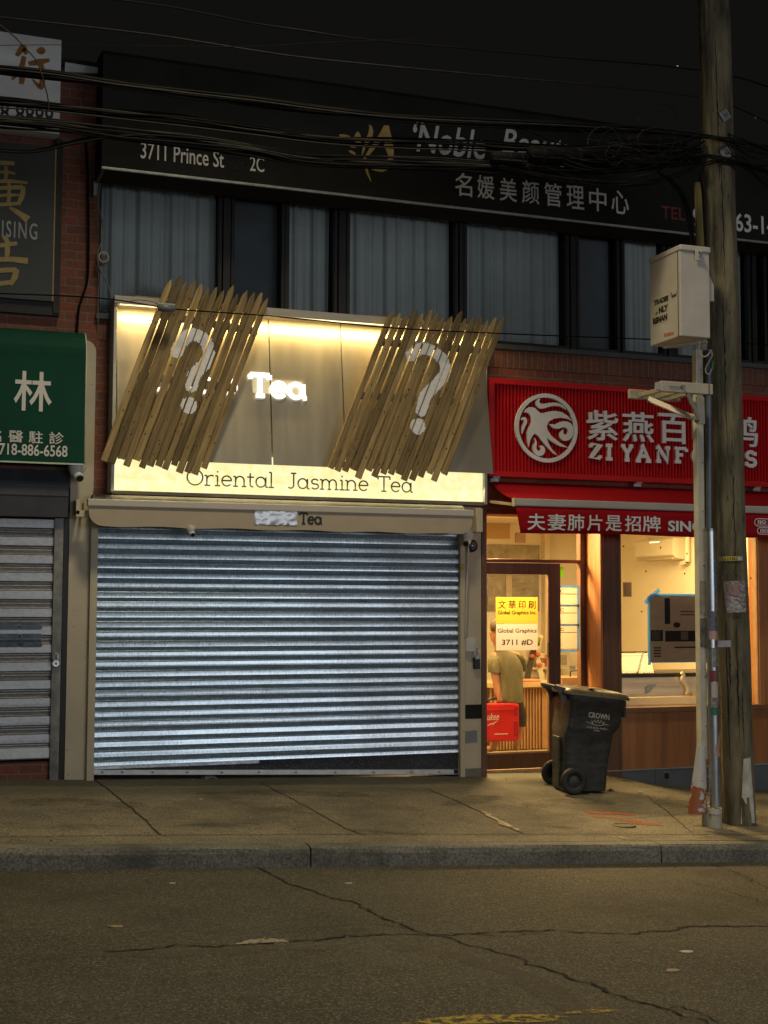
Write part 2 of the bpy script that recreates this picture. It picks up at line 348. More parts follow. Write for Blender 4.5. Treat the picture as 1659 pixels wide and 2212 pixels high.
# ------------------------------------------------------------------ ground
def mix_ground(name, base, dark, light, gscale, rough, bump, patchscale, pebble=0.0, spotcol=None, wall_shade=None, con=(.55, 1.5)):
    m = bpy.data.materials.new(name); m.use_nodes = True
    n = m.node_tree.nodes; l = m.node_tree.links; b = n['Principled BSDF']; b.inputs['Specular IOR Level'].default_value = .35
    tc = n.new('ShaderNodeTexCoord')
    def noise(sc_, det=6, ro=.6, vec=None):
        z = n.new('ShaderNodeTexNoise'); z.inputs['Scale'].default_value = sc_; z.inputs['Detail'].default_value = det; z.inputs['Roughness'].default_value = ro
        l.new(vec or tc.outputs['Object'], z.inputs['Vector']); return z
    def ramp(src, p0, p1, c0, c1):
        r = n.new('ShaderNodeValToRGB'); r.color_ramp.elements[0].position = p0; r.color_ramp.elements[1].position = p1
        r.color_ramp.elements[0].color = (*c0, 1); r.color_ramp.elements[1].color = (*c1, 1); l.new(src, r.inputs[0]); return r
    def mix(f, a, c, mode='MIX'):
        x = n.new('ShaderNodeMix'); x.data_type = 'RGBA'; x.blend_type = mode
        if isinstance(f, float): x.inputs[0].default_value = f
        else: l.new(f, x.inputs[0])
        for s_, i in ((a, 6), (c, 7)):
            if isinstance(s_, tuple): x.inputs[i].default_value = (*s_, 1)
            else: l.new(s_, x.inputs[i])
        return x.outputs[2]
    big = noise(patchscale, 5, .65); c0 = ramp(big.outputs['Fac'], .32, .68, dark, base).outputs[0]
    fine = noise(gscale, 3, .7); g = ramp(fine.outputs['Fac'], .35, .68, (con[0],) * 3, (con[1], con[1], con[1] * .97)).outputs[0]
    col = mix(1.0, c0, g, 'MULTIPLY')
    if pebble:
        vo = n.new('ShaderNodeTexVoronoi'); vo.inputs['Scale'].default_value = pebble; l.new(tc.outputs['Object'], vo.inputs['Vector'])
        sp = n.new('ShaderNodeSeparateColor'); l.new(vo.outputs['Color'], sp.inputs[0])
        k = ramp(sp.outputs[0], .80, .88, (0, 0, 0), (1, 1, 1)); col = mix(k.outputs[0], col, light)
    st = noise(patchscale * 3.1, 4, .7); k2 = ramp(st.outputs['Fac'], .62, .72, (0, 0, 0), (.5, .5, .5)); col = mix(k2.outputs[0], col, tuple(x * .55 for x in base))
    mpz = n.new('ShaderNodeMapping'); mpz.inputs['Scale'].default_value = (.5, 3.2, 1); l.new(tc.outputs['Object'], mpz.inputs[0])
    sk = noise(1.6, 6, .7, mpz.outputs[0]); k3 = ramp(sk.outputs['Fac'], .6, .74, (0, 0, 0), (.35, .35, .35)); col = mix(k3.outputs[0], col, light)
    gm = n.new('ShaderNodeTexVoronoi'); gm.inputs['Scale'].default_value = 2.6; l.new(tc.outputs['Object'], gm.inputs['Vector'])
    gr = ramp(gm.outputs['Distance'], .055, .075, (.75, .75, .75), (0, 0, 0)); col = mix(gr.outputs[0], col, tuple(x * .4 for x in base))
    bl = noise(patchscale * .55, 7, .72); kb = ramp(bl.outputs['Fac'], .50, .66, (0, 0, 0), (.78, .78, .78)); col = mix(kb.outputs[0], col, tuple(x * .42 for x in dark))
    if wall_shade:  # shade along the house fronts, painted in as a darker grey band
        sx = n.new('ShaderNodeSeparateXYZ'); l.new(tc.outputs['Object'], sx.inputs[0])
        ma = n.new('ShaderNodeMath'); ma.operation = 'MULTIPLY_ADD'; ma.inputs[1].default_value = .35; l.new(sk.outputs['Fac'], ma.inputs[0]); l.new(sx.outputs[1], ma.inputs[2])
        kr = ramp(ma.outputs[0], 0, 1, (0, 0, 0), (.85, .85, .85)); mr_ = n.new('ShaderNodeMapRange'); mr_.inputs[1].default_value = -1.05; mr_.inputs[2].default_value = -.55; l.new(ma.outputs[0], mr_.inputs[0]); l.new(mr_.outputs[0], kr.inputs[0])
        col = mix(kr.outputs[0], col, mix(.75, col, wall_shade))
    l.new(col, b.inputs['Base Color'])
    rr = n.new('ShaderNodeMapRange'); rr.inputs[3].default_value = rough - .12; rr.inputs[4].default_value = rough + .1; l.new(st.outputs['Fac'], rr.inputs[0]); l.new(rr.outputs[0], b.inputs['Roughness'])
    nb = noise(gscale * .8, 4, .7); bp = n.new('ShaderNodeBump'); bp.inputs['Strength'].default_value = bump; bp.inputs['Distance'].default_value = .012
    l.new(nb.outputs['Fac'], bp.inputs['Height']); l.new(bp.outputs[0], b.inputs['Normal'])
    return m
ASPH = mix_ground('asphalt', (.074, .066, .046), (.044, .040, .029), (.155, .138, .10), 80, .78, 1.0, .45, pebble=112, con=(.36, 1.8))
CONC = mix_ground('pavement_concrete', (.205, .178, .126), (.095, .086, .066), (.29, .25, .18), 60, .8, .45, .9, con=(.40, 1.7), wall_shade=(.085, .088, .072))
KERB = mix_ground('kerb_concrete', (.19, .18, .15), (.13, .125, .105), (.27, .25, .2), 55, .85, .5, 1.4)
CRACK = M('crack_dark', (.012, .011, .009), 1, var=.3)  # dark colour of the road cracks

def grid(name, xs, ys, fn, mat):
    mb = MB(); n = len(ys)
    mb.add([(x, y, fn(x, y)) for x in xs for y in ys], [(i * n + j, (i + 1) * n + j, (i + 1) * n + j + 1, i * n + j + 1) for i in range(len(xs) - 1) for j in range(n - 1)])
    o = mb.build(name, mat, fixn=False); struct(o)
    bm = bmesh.new(); bm.from_mesh(o.data); bmesh.ops.recalc_face_normals(bm, faces=bm.faces)
    if sum(f.normal.z for f in bm.faces) < 0: bmesh.ops.reverse_faces(bm, faces=bm.faces)
    bm.to_mesh(o.data); bm.free(); return o
def frange(a, b, s):
    k = []
    while a < b - 1e-6: k.append(a); a += s
    return k + [b]
XS = frange(-40, -4, 4) + frange(-4, 12, .25) + frange(12, 40, 4)
XS = sorted(set(round(x, 4) for x in XS))
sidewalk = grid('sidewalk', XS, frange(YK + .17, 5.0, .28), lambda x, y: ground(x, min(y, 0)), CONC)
road = grid('road', XS, frange(-60, -12, 6)[:-1] + frange(-12, YK, .5), lambda x, y: road_z(x, y), ASPH)
mb = MB()      # the kerb, a row of long stones with a joint between each pair
joints = [-30, -24, -18, -12, -6, -2.0, G(643, 1812).x, G(1408, 1818).x, 10.5, 16, 24, 32]
for a, b in zip(joints, joints[1:]):
    rings = []
    for i in range(9):
        x = a + .006 + (b - a - .012) * i / 8; z = zk(x); wob = random.uniform(-.006, .006)
        prof = [(YK + .164, -.3), (YK + .164, .003), (YK + .09, .006), (YK + .028 + wob, .003), (YK + .008, -.012 + wob), (YK + wob * .6, -.04), (YK - .012, -.3)]
        rings.append([Vector((x, y, z + d)) for y, d in prof])
    mb.loft(rings, True, smooth=False)
kerb = struct(mb.build('kerb', KERB))

def jag(pts, step=.05, amp=.012):
    o = []; d1 = d2 = 0.0
    for a, b in zip(pts, pts[1:]):
        L = (Vector(b) - Vector(a)).length; n = max(1, int(L / step)); nx, ny = -(b[1] - a[1]) / (L or 1), (b[0] - a[0]) / (L or 1)
        for i in range(n):
            q = Vector(a).lerp(Vector(b), i / n); d1 = .82 * d1 + random.gauss(0, amp * .55); d2 = random.gauss(0, amp * .45)
            o.append((q[0] + nx * (d1 + d2), q[1] + ny * (d1 + d2)))
    return o + [(pts[-1][0], pts[-1][1])]
def ground_line(name, pix, wd, mat, parent, pick, zfn, lift=.004, amp=.012, step=.05, thin=.35):
    p = [pick(*q) for q in pix]; pts = jag([(q.x, q.y) for q in p], step, amp)
    tp = [random.uniform(thin, 1.0) for _ in pts]; tp[0] = tp[-1] = .2
    mb = MB(); L = []; Rr = []
    for i, (x, y) in enumerate(pts):
        a = pts[max(i - 1, 0)]; b = pts[min(i + 1, len(pts) - 1)]; tx, ty = b[0] - a[0], b[1] - a[1]; q = math.hypot(tx, ty) or 1
        hw = wd * tp[i] / 2
        L.append((x - ty / q * hw, y + tx / q * hw)); Rr.append((x + ty / q * hw, y - tx / q * hw))
    n = len(pts)
    mb.add([(x, y, zfn(x, y) + lift) for x, y in L + Rr], [(i, n + i, n + i + 1, i + 1) for i in range(n - 1)])
    o = mb.build(name, mat, parent, fixn=False); o['kind'] = 'structure'; return o
crk = [[(532, 1863), (585, 1891), (620, 1911), (650, 1918), (720, 1941), (765, 1948), (800, 1963), (829, 1981), (904, 2013), (947, 2021), (1004, 2038), (1049, 2053), (1109, 2071), (1149, 2088), (1209, 2103), (1304, 2136), (1359, 2158), (1429, 2183), (1529, 2214)],
       [(225, 2056), (290, 2051), (350, 2046), (500, 2043), (625, 2033), (685, 2033), (750, 2023), (829, 2018), (947, 2021), (1019, 2021), (1079, 2013), (1150, 2012), (1224, 2013), (1309, 2017), (1434, 2013), (1489, 2003), (1560, 2001), (1662, 2001)],
       [(1534, 1866), (1579, 1881), (1614, 1898), (1662, 1921)], [(1429, 2183), (1470, 2175), (1540, 2203), (1570, 2216)], [(1470, 1905), (1560, 1920), (1662, 1955)], [(829, 1995), (904, 2013)], [(1019, 2020), (1090, 2024), (1180, 2018)]]
for i, c in enumerate(crk):
    ground_line('road_crack', c, .026 if i < 2 else .013, CRACK, road, RD, road_z, .004, .02, .035, .12)
SEAL = WORN('worn_tar_seam', (.12, .10, .07), .50, 7, .16, .55)
ground_line('worn_seam', [(-10, 2068), (150, 2062), (300, 2060), (460, 2052), (600, 2043), (760, 2040)], .17, SEAL, road, RD, road_z, .003, .025, .12, .6)
ground_line('worn_seam', [(829, 2040), (1000, 2065), (1120, 2110), (1220, 2170), (1300, 2230)], .22, SEAL, road, RD, road_z, .003, .03, .12, .6)
JOINT = M('joint_dirt', (.03, .026, .018), 1, var=.4)
for pts, wd in (([(199, 1681), (262, 1729), (350, 1804)], .022), ([(556, 1688), (660, 1742), (745, 1790), (790, 1806)], .014), ([(925, 1705), (1045, 1757), (1135, 1803)], .018), ([(1395, 1718), (1440, 1752), (1500, 1803)], .014),
                ([(-5, 1808), (350, 1805), (640, 1803), (1000, 1803), (1480, 1803), (1665, 1803)], .014), ([(740, 1790), (850, 1800), (900, 1798)], .012), ([(860, 1708), (930, 1703)], .01), ([(1350, 1770), (1500, 1757), (1660, 1760)], .01)):
    ground_line('pavement_joint', pts, wd, JOINT, sidewalk, G, ground, .004, .006, .07, .5)
MORT = WORN('fresh_mortar', (.42, .34, .22), .44, 12, .06)
ground_line('mortar_repair', [(1042, 1754), (1066, 1768), (1092, 1782), (1120, 1796)], .055, MORT, sidewalk, G, ground, .007, .012, .05, .5)
ground_line('mortar_repair', [(1066, 1777), (1090, 1785), (1104, 1790)], .05, MORT, sidewalk, G, ground, .009, .012, .05, .4)
ground_line('mortar_repair', [(1330, 1808), (1345, 1811), (1362, 1815)], .03, MORT, sidewalk, G, ground, .010, .01, .05, .4)
ORNG = WORN('orange_spray_paint', (.42, .085, .022), .50, 9, .12, .85)
for q in ([(1262, 1752), (1300, 1757), (1340, 1756)], [(1275, 1764), (1320, 1768), (1370, 1775), (1432, 1786)], [(1335, 1757), (1390, 1764)]):
    ground_line('spray_mark', q, .17, ORNG, sidewalk, G, ground, .005, .02, .06, .3)
YEL = WORN('worn_yellow_paint', (.36, .26, .05), .485, 22, .05, .9)
ground_line('yellow_line', [(860, 2216), (1000, 2206), (1090, 2203), (1230, 2200)], .13, YEL, road, RD, road_z, .004, .012, .08, .6)
ground_line('yellow_line', [(1225, 2192), (1290, 2188), (1335, 2184)], .09, YEL, road, RD, road_z, .004, .012, .08, .4)

GRM = WORN('pavement_grime', (.05, .045, .034), .52, 6, .20, .42)
for pts, wd in (([(20, 1735), (160, 1728), (320, 1742)], .4), ([(420, 1715), (600, 1712), (800, 1718)], .35), ([(640, 1752), (680, 1758), (720, 1760)], .3), ([(960, 1740), (1080, 1720)], .35), ([(1130, 1740), (1200, 1730), (1330, 1735)], .3), ([(380, 1785), (560, 1780)], .2), ([(1180, 1785), (1260, 1790)], .2), ([(1420, 1740), (1500, 1735), (1600, 1760)], .45)):
    ground_line('grime_patch', pts, wd, GRM, sidewalk, G, ground, .0025, .02, .1, .6)
# small iron valve lid set in the pavement
p = G(1347, 1784)
mb = MB(); mb.loft([[Vector((p.x + math.cos(a) * r, p.y + math.sin(a) * r, ground(p.x, p.y) + z)) for a in [2 * math.pi * i / 18 for i in range(18)]] for r, z in ((.10, -.01), (.10, .008), (.085, .010), (.082, .006))], True, smooth=False)
o = mb.build('valve_lid', M('old_iron', (.10, .085, .06), .7, .5, bump=.4))
tag(o, 'small round iron lid set in the pavement near the orange paint', 'valve cover')

# ------------------------------------------------------------------ the building
BRICK = brick_mat('red_brick', (.20, .062, .036), (.14, .050, .034), (.15, .125, .10))
BRICK2 = brick_mat('soldier_brick', (.17, .062, .040), (.12, .05, .036), (.15, .125, .10), bw=.070, rh=.5, off=0)
DARKFR = M('bronze_window_frame', (.022, .021, .020), .5, .3, var=.2)
CREAM = M('cream_paint', (.47, .41, .30), .55, var=.10, scale=2.5, bump=.1, bscale=12, spots=(9, .03, (.2, .16, .1)))
ROOFM = M('dark_coping', (.012, .012, .012), .8)
SLATE = M('slate_sill', (.055, .062, .068), .6, var=.2, bump=.2)
bld = thing('brick_building', (5, 0, 0), 'two storey dark brick building with a band of curtained windows over the shops', 'building')
ZTOP = V(180, 152, 0).z
ZSILL = V(1078.6, 745, 0).z
ZWT = V(1078, 395, 0).z + .02         # window heads, hidden behind the black awning
ZSH = V(600, 1150, 0).z               # head of the ground floor shop openings
XL, XR = -6.0, 14.0
xcol0, xcol1 = V(128, 500, 0).x, V(213, 500, 0).x
xdoor0, xdoor1 = V(1046, 1300, 0).x, XR
mb = MB()
WB = .35
mb.box(XL, xcol1, -.02, WB, ZSILL, ZTOP)                                   # left of the windows
mb.box(xcol1, XR, -.02, WB, ZWT, ZTOP)                                     # above
zred = V(1055, 1000, 0).z
mb.box(xcol1, XR, -.02, WB, V(1055, 1110, 0).z, ZSILL - .245)                   # below, to the shop heads
mb.box(XL, xcol1, -.02, WB, V(600, 1068, 0).z, ZSILL)
mb.build('brick_wall', BRICK, bld)
MB().box(xcol1 + .003, XR, -.026, WB - .01, ZSILL - .242, ZSILL - .055).build('soldier_course', BRICK2, bld)
MB().box(xcol1 - .02, XR, -.07, .2, ZSILL - .055, ZSILL).build('window_sill', SLATE, bld, .006)
MB().box(XL - .05, XR + .05, -.06, WB + .03, ZTOP, ZTOP + .07).build('coping', ROOFM, bld, .005)
mb = MB(); mb.box(XL, XR, WB, 9.0, ZTOP - .25, ZTOP - .12); mb.box(XL - .1, XL, -.02, 9, -.8, ZTOP); mb.box(XR, XR + .1, -.02, 9, -.9, ZTOP); mb.box(XL, XR, 9, 9.1, -.9, ZTOP)
mb.build('roof_and_side', ROOFM, bld)
MB().box(XL, XR, .36, 9.0, ZSILL - .6, ZSILL - .45).build('floor_slab', ROOFM, bld)
FLASH = M('pale_flashing', (.50, .50, .50), .5, .2)
a, b = V(140, 137, -.1), V(222, 150, -.1)
mb = MB(); mb.prism([(a.x, V(140, 157, -.1).z), (V(214, 161, -.1).x, V(214, 161, -.1).z), (b.x, b.z), (a.x, a.z)], XZ(-.1), 0, .03); mb.build('flashing', FLASH, bld)

PANE = glass_mat('window_glass', (.86, .9, .92), .03, 1.5)
CURT = M('grey_curtain', (.50, .51, .48), .9, var=.06)
BLIND = M('dark_blind', (.13, .135, .14), .9, var=.1)
BLINDB = M('brown_blind', (.17, .145, .12), .9, var=.1)
def window(x0, x1, cur, lip=.0):
    fr = MB(); a, b = V(x0, 600, .06).x, V(x1, 600, .06).x
    t = .035
    fr.box(a - t, a, .03, .10, ZSILL, ZWT); fr.box(b, b + t, .03, .10, ZSILL, ZWT); fr.box(a, b, .03, .10, ZSILL, ZSILL + .05); fr.box(a, b, .03, .10, ZWT - .05, ZWT)
    w_ = MB(); w_.add([(a, .065, ZSILL), (b, .065, ZSILL), (b, .065, ZWT), (a, .065, ZWT)], [(0, 1, 2, 3)])
    f = fr.build('window', DARKFR, bld, .004)
    w_.build('pane', PANE, f, fixn=False)
    if cur in ('curtain', 'half'):
        n = max(8, int((b - a) / .012)); vs = []; ph = random.uniform(0, 6)
        k1, k2 = random.uniform(34, 75), random.uniform(14, 34)
        ys = [(ZSILL + .04) + (ZWT - ZSILL) * j / 5 for j in range(6)]
        for i in range(n + 1):
            u = a + (b - a) * i / n
            for j, z in enumerate(ys):
                am = 1 - .35 * j / 5
                vs.append((u, .20 + am * (.022 * math.sin(k1 * u + ph + .15 * j) + .03 * math.sin(k2 * u + 2 * ph) + .012 * math.sin(97 * u)), z))
        MB().add(vs, [(i * 6 + j, (i + 1) * 6 + j, (i + 1) * 6 + j + 1, i * 6 + j + 1) for i in range(n) for j in range(5)], True).build('curtain', CURT, f, fixn=False)
    else:
        MB().box(a, b, .22, .23, ZSILL, ZWT).build('blind', BLIND if cur == 'blind' else BLINDB, f)
for q in ((216, 470, 'curtain'), (505, 606, 'blind'), (623, 720, 'half'), (754, 981, 'curtain'), (1007, 1221, 'curtain'), (1249, 1330, 'blind'), (1347, 1430, 'curtain'), (1460, 1612, 'curtain'), (1631, 1647, 'brown'), (1690, 1800, 'curtain')):
    window(*q)
# dark mullion panels between the windows
for x0, x1 in ((472, 503), (608, 621), (722, 752), (983, 1005), (1223, 1247), (1332, 1345), (1432, 1458), (1614, 1629), (1650, 1687)):
    MB().box(V(x0, 600, .06).x + .036, V(x1, 600, .06).x - .036, .02, .12, ZSILL, ZWT).build('mullion_panel', DARKFR, bld)
mb = MB(); mb.box(xcol1, V(216, 600, .06).x - .036, .02, .12, ZSILL, ZWT)
mb.build('mullion_panel', DARKFR, bld)
MB().box(xcol1, XR, .34, .36, ZSILL - .2, ZWT + .1).build('inner_lining', M('dark_lining', (.02, .02, .02), .9), bld)

# cream piers between the shops
def pier(x0, x1, y, ztop, zfoot, name='pier', dep=.4, mat=None, bev=.004):
    return MB().box(x0, x1, y, dep, zfoot, ztop).build(name, mat or CREAM, bld, bev)
zA = V(205, 736, -.03).z
xa, xb = V(145, 1400, -.03).x, V(193, 1400, -.03).x
mb = MB()        # wide pier with a rounded upper corner
x1 = V(207, 800, -.03).x; rr = .1
poly = [(xa, zf(xa) - .2), (xb, zf(xb) - .2), (xb, V(193, 1075, -.03).z), (x1, V(205, 1060, -.03).z)] + [(x1 - rr + rr * math.cos(R(t)), zA - rr + rr * math.sin(R(t))) for t in range(0, 91, 15)] + [(xa, zA)]
mb.prism(poly, XZ(-.03), 0, -.38); mb.build('pier', CREAM, bld)
zz = V(190, 1690, -.1).z
xg0, xg1 = V(190, 1500, -.09).x, V(206, 1500, -.09).x
MB().box(xg0, xg1, -.09, .30, zf(1.5) - .1, V(200, 1100, -.09).z).build('pier', CREAM, bld, .004)
xh0, xh1 = V(993.5, 1500, -.06).x, V(1003, 1500, -.06).x
xi1 = V(1041, 1500, -.03).x
MB().box(xh0, xh1 + .004, -.075, .30, zf(5.2) - .1, V(1000, 1110, -.05).z).build('pier', CREAM, bld, .004)
MB().box(xh1 + .005, xi1, -.03, .30, zf(5.3) - .1, V(1020, 1095, -.03).z).build('pier', CREAM, bld, .004)
MB().box(xh1 + .007, xi1 - .004, -.042, -.028, zf(5.3) - .08, V(1020, 1660, -.04).z).build('pier_foot', M('grey_mortar', (.17, .165, .14), .9, bump=.5), bld)
MB().box(xg0, xi1, .02, .3, V(600, 1150, 0).z - .04, V(600, 1060, 0).z).build('shutter_head', M('grey_fascia', (.20, .18, .14), .7), bld)
xs0 = V(-60, 1400, 0).x
DARKSTEEL = M('dark_housing', (.055, .058, .066), .6, .2, var=.25, scale=3, bump=.1)
MB().box(V(133, 1400, -.02).x, V(145, 1400, -.02).x, -.02, .3, zf(1.2) - .1, V(140, 1108, 0).z).build('dark_jamb', DARKFR, bld)
MB().box(-6, V(130, 1660, .0).x, -.01, .3, -.1, V(60, 1641, 0).z - .02).build('brick_base', BRICK, bld)
# ------------------------------------------------------------------ roller shutters
GALV = M('galvanised_slat', (.44, .50, .545), .31, .95, var=.42, scale=85, bump=.008, bscale=60, stretch=(1, 1, .35))
GALV2 = M('dull_slat', (.34, .34, .35), .45, .8, var=.25, scale=24, bump=.12, bscale=60, stretch=(1, 1, 3))
def slat_curtain(name, x0, x1, z0, z1, pitch, mat, parent, y=0.0, skew=0.0):
    prof = [(0, -.004), (-.003, -.0275), (-.0055, -.0250), (-.020, -.0272), (-.034, -.0288), (-.0475, -.0300), (-.0505, -.024), (-.053, -.004), (-.0555, -.0115), (-.0583, -.0124), (-.066, -.002), (-.0685, -.0105), (-.0713, -.0114), (-.078, -.001), (-.0805, -.0095), (-.0905, -.001)]
    k = pitch / .0925; pts = []; z = z1; i = 0
    while z > z0:
        jit = random.uniform(-.002, .002); tilt = random.uniform(-.0022, .0022)
        for dz, dy in prof:
            zz = z + dz * k
            if zz < z0: break
            pts.append((zz, y + dy + jit + (tilt if -.047 < dz < -.007 else 0) * (-dz / .05)))
        z -= pitch; i += 1
    n = 14; vs = []; fs = []
    for j in range(n + 1):
        x = x0 + (x1 - x0) * j / n
        for zz, yy in pts: vs.append((x, yy + .0025 * math.sin(7 * x + zz * 3), zz))
    m = len(pts)
    for j in range(n):
        for q in range(m - 1): fs.append((j * m + q, (j + 1) * m + q, (j + 1) * m + q + 1, j * m + q + 1))
    return MB().add(vs, fs).build(name, mat, parent, fixn=False)
S1 = thing('roller_shutter', (3.3, 0, 0), 'wide shiny galvanised roller shutter closed under the glowing tea sign', 'roller shutter', 'roller shutters on the shop fronts')
xa, xb = V(204, 1500, -.02).x, V(993, 1500, -.02).x
zt, zb = V(600, 1150, 0).z - .0, V(210, 1647, 0).z
pitch = (V(210, 1152.3, 0).z - V(203, 1647, 0).z) / 23.05
zb0 = V(203, 1650, 0).z
slat_curtain('slat_curtain', xa, xb, zb0 - .02, V(210, 1152.3, 0).z + pitch * .999, pitch, GALV, S1)
za_, zb_ = V(203, 1664, -.01).z, V(990, 1651, -.01).z           # bar along the pavement, gap wedge above it
BARM = M('aluminium_bar', (.48, .50, .50), .42, .75, var=.15, scale=14, bump=.08)
fl = lambda px: V(px, 1664 if px < 400 else 1661, -.02)
A0, A1 = V(199, 1663, -.02), V(991, 1662, -.02); B0, B1 = V(199, 1674, -.02), V(991, 1673, -.02)
mb = MB(); mb.prism([(A0.x, A0.z), (A1.x, A1.z), (B1.x, B1.z), (B0.x, B0.z)], XZ(0), .004, .03); mb.build('bottom_bar', BARM, S1, .003)
SW = M('tarred_patch', (.035, .037, .045), .6, .4, var=.3, bump=.3, spots=(55, .12, (.3, .32, .38)))
mb = MB(); mb.prism([(A0.x, A0.z), (A1.x, A1.z), (A1.x, zb0 + .012), (V(560, 1650, 0).x, zb0 + .012), (V(560, 1664, 0).x, A0.z)], XZ(.004), 0, .008); mb.build('patch_plate', SW, S1)
mb = MB(); mb.prism([(A0.x, A0.z), (V(560, 1664, 0).x - .001, A0.z), (V(560, 1650, 0).x - .001, zb0 + .012), (A0.x, zb0 + .012)], XZ(.004), 0, .008); mb.build('patch_plate', M('zinc_painted_sheen', (.45, .47, .5), .4, .8, var=.3, bump=.3, spots=(40, .10, (.05, .05, .06))), S1)  # left half paler: the plate's light reflection painted into its colour
mb = MB()
for px in (222, 265, 330, 405, 480, 560, 640, 725, 808, 890, 950):
    q = V(px, 1668.3, -.05); mb.sphere(q, .009, 8, 5, 1, .6, 1)
mb.build('bolt', M('steel_bolt', (.25, .25, .25), .4, .9), S1)
mb = MB(); mb.box(A0.x, A1.x, -.02, .05, zf(3) - .3, min(B0.z, B1.z) - .0); mb.build('dark_gap_block', M('black_rubber', (.01, .01, .01), .9), S1)  # black block filling the gap under the bottom bar
q = V(985, 1667, -.034); MB().box(q.x - .02, q.x + .02, -.04, -.028, q.z - .02, q.z + .02).build('lock_hole', M('black_rubber', (.01, .01, .01)), S1)

S2 = thing('roller_shutter', (.6, 0, 0), 'dull grey roller shutter with oval peep slots beneath the green awning', 'roller shutter', 'roller shutters on the shop fronts')
xl1 = V(115, 1400, 0).x
slat_curtain('slat_curtain', -3.2, xl1, V(60, 1630, 0).z, V(60, 1120, 0).z, (V(60, 1120, 0).z - V(60, 1600, 0).z) / 12.4, GALV2, S2)
q = V(60, 1632, -.02); mb = MB(); mb.box(-3.2, xl1, -.035, .0, V(60, 1640, 0).z, V(60, 1614, 0).z); mb.build('bottom_bar', BARM, S2, .012)
GRAF = M('scuffed_rail', (.27, .265, .25), .55, .3, col2=(.10, .10, .10), scale=9)
MB().box(V(112, 1400, -.05).x, V(132, 1400, -.05).x, -.06, .2, zf(1.0) - .02, V(120, 1120, 0).z).build('guide_rail', GRAF, S2, .004)
SLOT = M('blue_peep_glass', (.03, .07, .14), .2, spec=.6, col2=(.01, .02, .03), scale=14)
for r_, yy in enumerate((1355, 1374, 1393)):
    for cx, hw in ((16, 22), (66, 20)):
        a = V(cx - hw, yy, -.03); b = V(cx + hw, yy, -.03); h = .022
        poly = [(a.x + h * math.cos(R(t)), a.z + h * math.sin(R(t))) for t in range(90, 271, 30)] + [(b.x + h * math.cos(R(t)), a.z + h * math.sin(R(t))) for t in range(-90, 91, 30)]
        MB().prism(poly, XZ(-.02), 0, .012).build('peep_slot', SLOT, S2)
q = V(120.5, 1433, -.08)
PL = thing('padlock', q, 'round steel padlock hanging on the rail of the dull shutter', 'padlock')
m_ = MB(); m_.loft([[q + Vector((math.cos(t) * r, y, math.sin(t) * r)) for t in [2 * math.pi * i / 18 for i in range(18)]] for r, y in ((.036, .015), (.036, -.015), (.03, -.02))], True); m_.build('lock_body', M('bright_steel', (.6, .6, .58), .25, 1), PL)
mb = MB(); mb.tube([q + Vector(v) for v in ((-.018, 0, .03), (-.018, 0, .075), (-.008, 0, .092), (.008, 0, .092), (.018, 0, .075), (.018, 0, .03))], .006, 6); mb.build('shackle', M('bright_steel', (.6, .6, .58)), PL)
mb = MB(); mb.sphere(q + Vector((0, -.02, 0)), .012, 8, 5, 1, .4, 1); mb.build('keyhole', M('steel_bolt', (.25, .25, .25)), PL)
# housing above that shutter
o = thing('shutter_housing', (.6, -.1, 2.2), 'dark faceted steel roller housing below the green awning', 'shutter housing')
zt_, zb_ = V(60, 1012, -.12).z, V(60, 1116, -.12).z; xr_ = V(147, 1060, -.1).x
sec = [(0, zt_), (-.07, zt_), (-.15, zt_ - .12), (-.16, zt_ - .24), (-.13, zb_), (0, zb_)]
mb = MB(); mb.loft([[Vector((x, y, z)) for y, z in sec] for x in (-3.2, xr_ - .12, xr_)], True, smooth=False); mb.build('casing', DARKSTEEL, o, .004)
mb = MB(); [mb.box(-3.2, xr_ + .001, -.1635, -.155, zt_ - d - .004, zt_ - d) for d in (.13, .245)]; mb.build('seam', M('black_rubber', (.01, .01, .01)), o)

# ------------------------------------------------------------------ green awning
GRN = M('green_canvas', (.004, .052, .031), .7, spec=.15, var=.15, scale=2.5, bump=.1, bscale=200)
WHT = M('white_lettering', (.62, .60, .57), .6, var=.04)
AW = thing('green_awning', (.6, -.5, 2.5), 'dark green fixed awning with white writing and a telephone number', 'awning')
Yg = -.30
xr = V(184, 900, Yg).x; zb = V(100, 1000, Yg).z; zt = V(100, 733, Yg).z
sec = [(-.0, zt + .14)] + [(Yg + .22 - .22 * math.sin(R(t)), zt - .12 + .24 * math.cos(R(t))) for t in range(0, 91, 15)] + [(Yg, zb), (Yg + .02, zb), (-.02, zb)]
mb = MB(); mb.loft([[Vector((x, y, z)) for y, z in sec] for x in (-3.5, -1, 0, xr)], True); mb.build('canopy', GRN, AW, smooth=False)
mb = MB(); pts = [(xr, y - .004, z) for y, z in sec[1:-1]]; mb.tube(pts, .006, 6); mb.build('piping', M('pale_piping', (.5, .55, .42), .6), AW)
zc = lambda y: V(100, y, Yg).z
wall_text('林', 'large_letter', WHT, AW, (29, 886), (113, 805), Yg - .002, bold=.012)
for ch, x0, x1, y1, y0 in (('名', -22, 3, 929, 953), ('醫', 18, 50, 931, 955), ('駐', 62, 93, 932, 957), ('診', 106, 138, 934, 959)):
    wall_text(ch, 'letter', WHT, AW, (x0, y0), (x1, y1), Yg - .002, bold=.008)
wall_text('718-886-6568', 'phone_number', WHT, AW, (-2, 982), (146, 963), Yg - .002, bold=.014)
MB().box(-3.5, xr, Yg - .005, Yg + .01, zb - .008, zb + .006).build('hem', M('pale_piping', (.5, .55, .42), .6), AW)
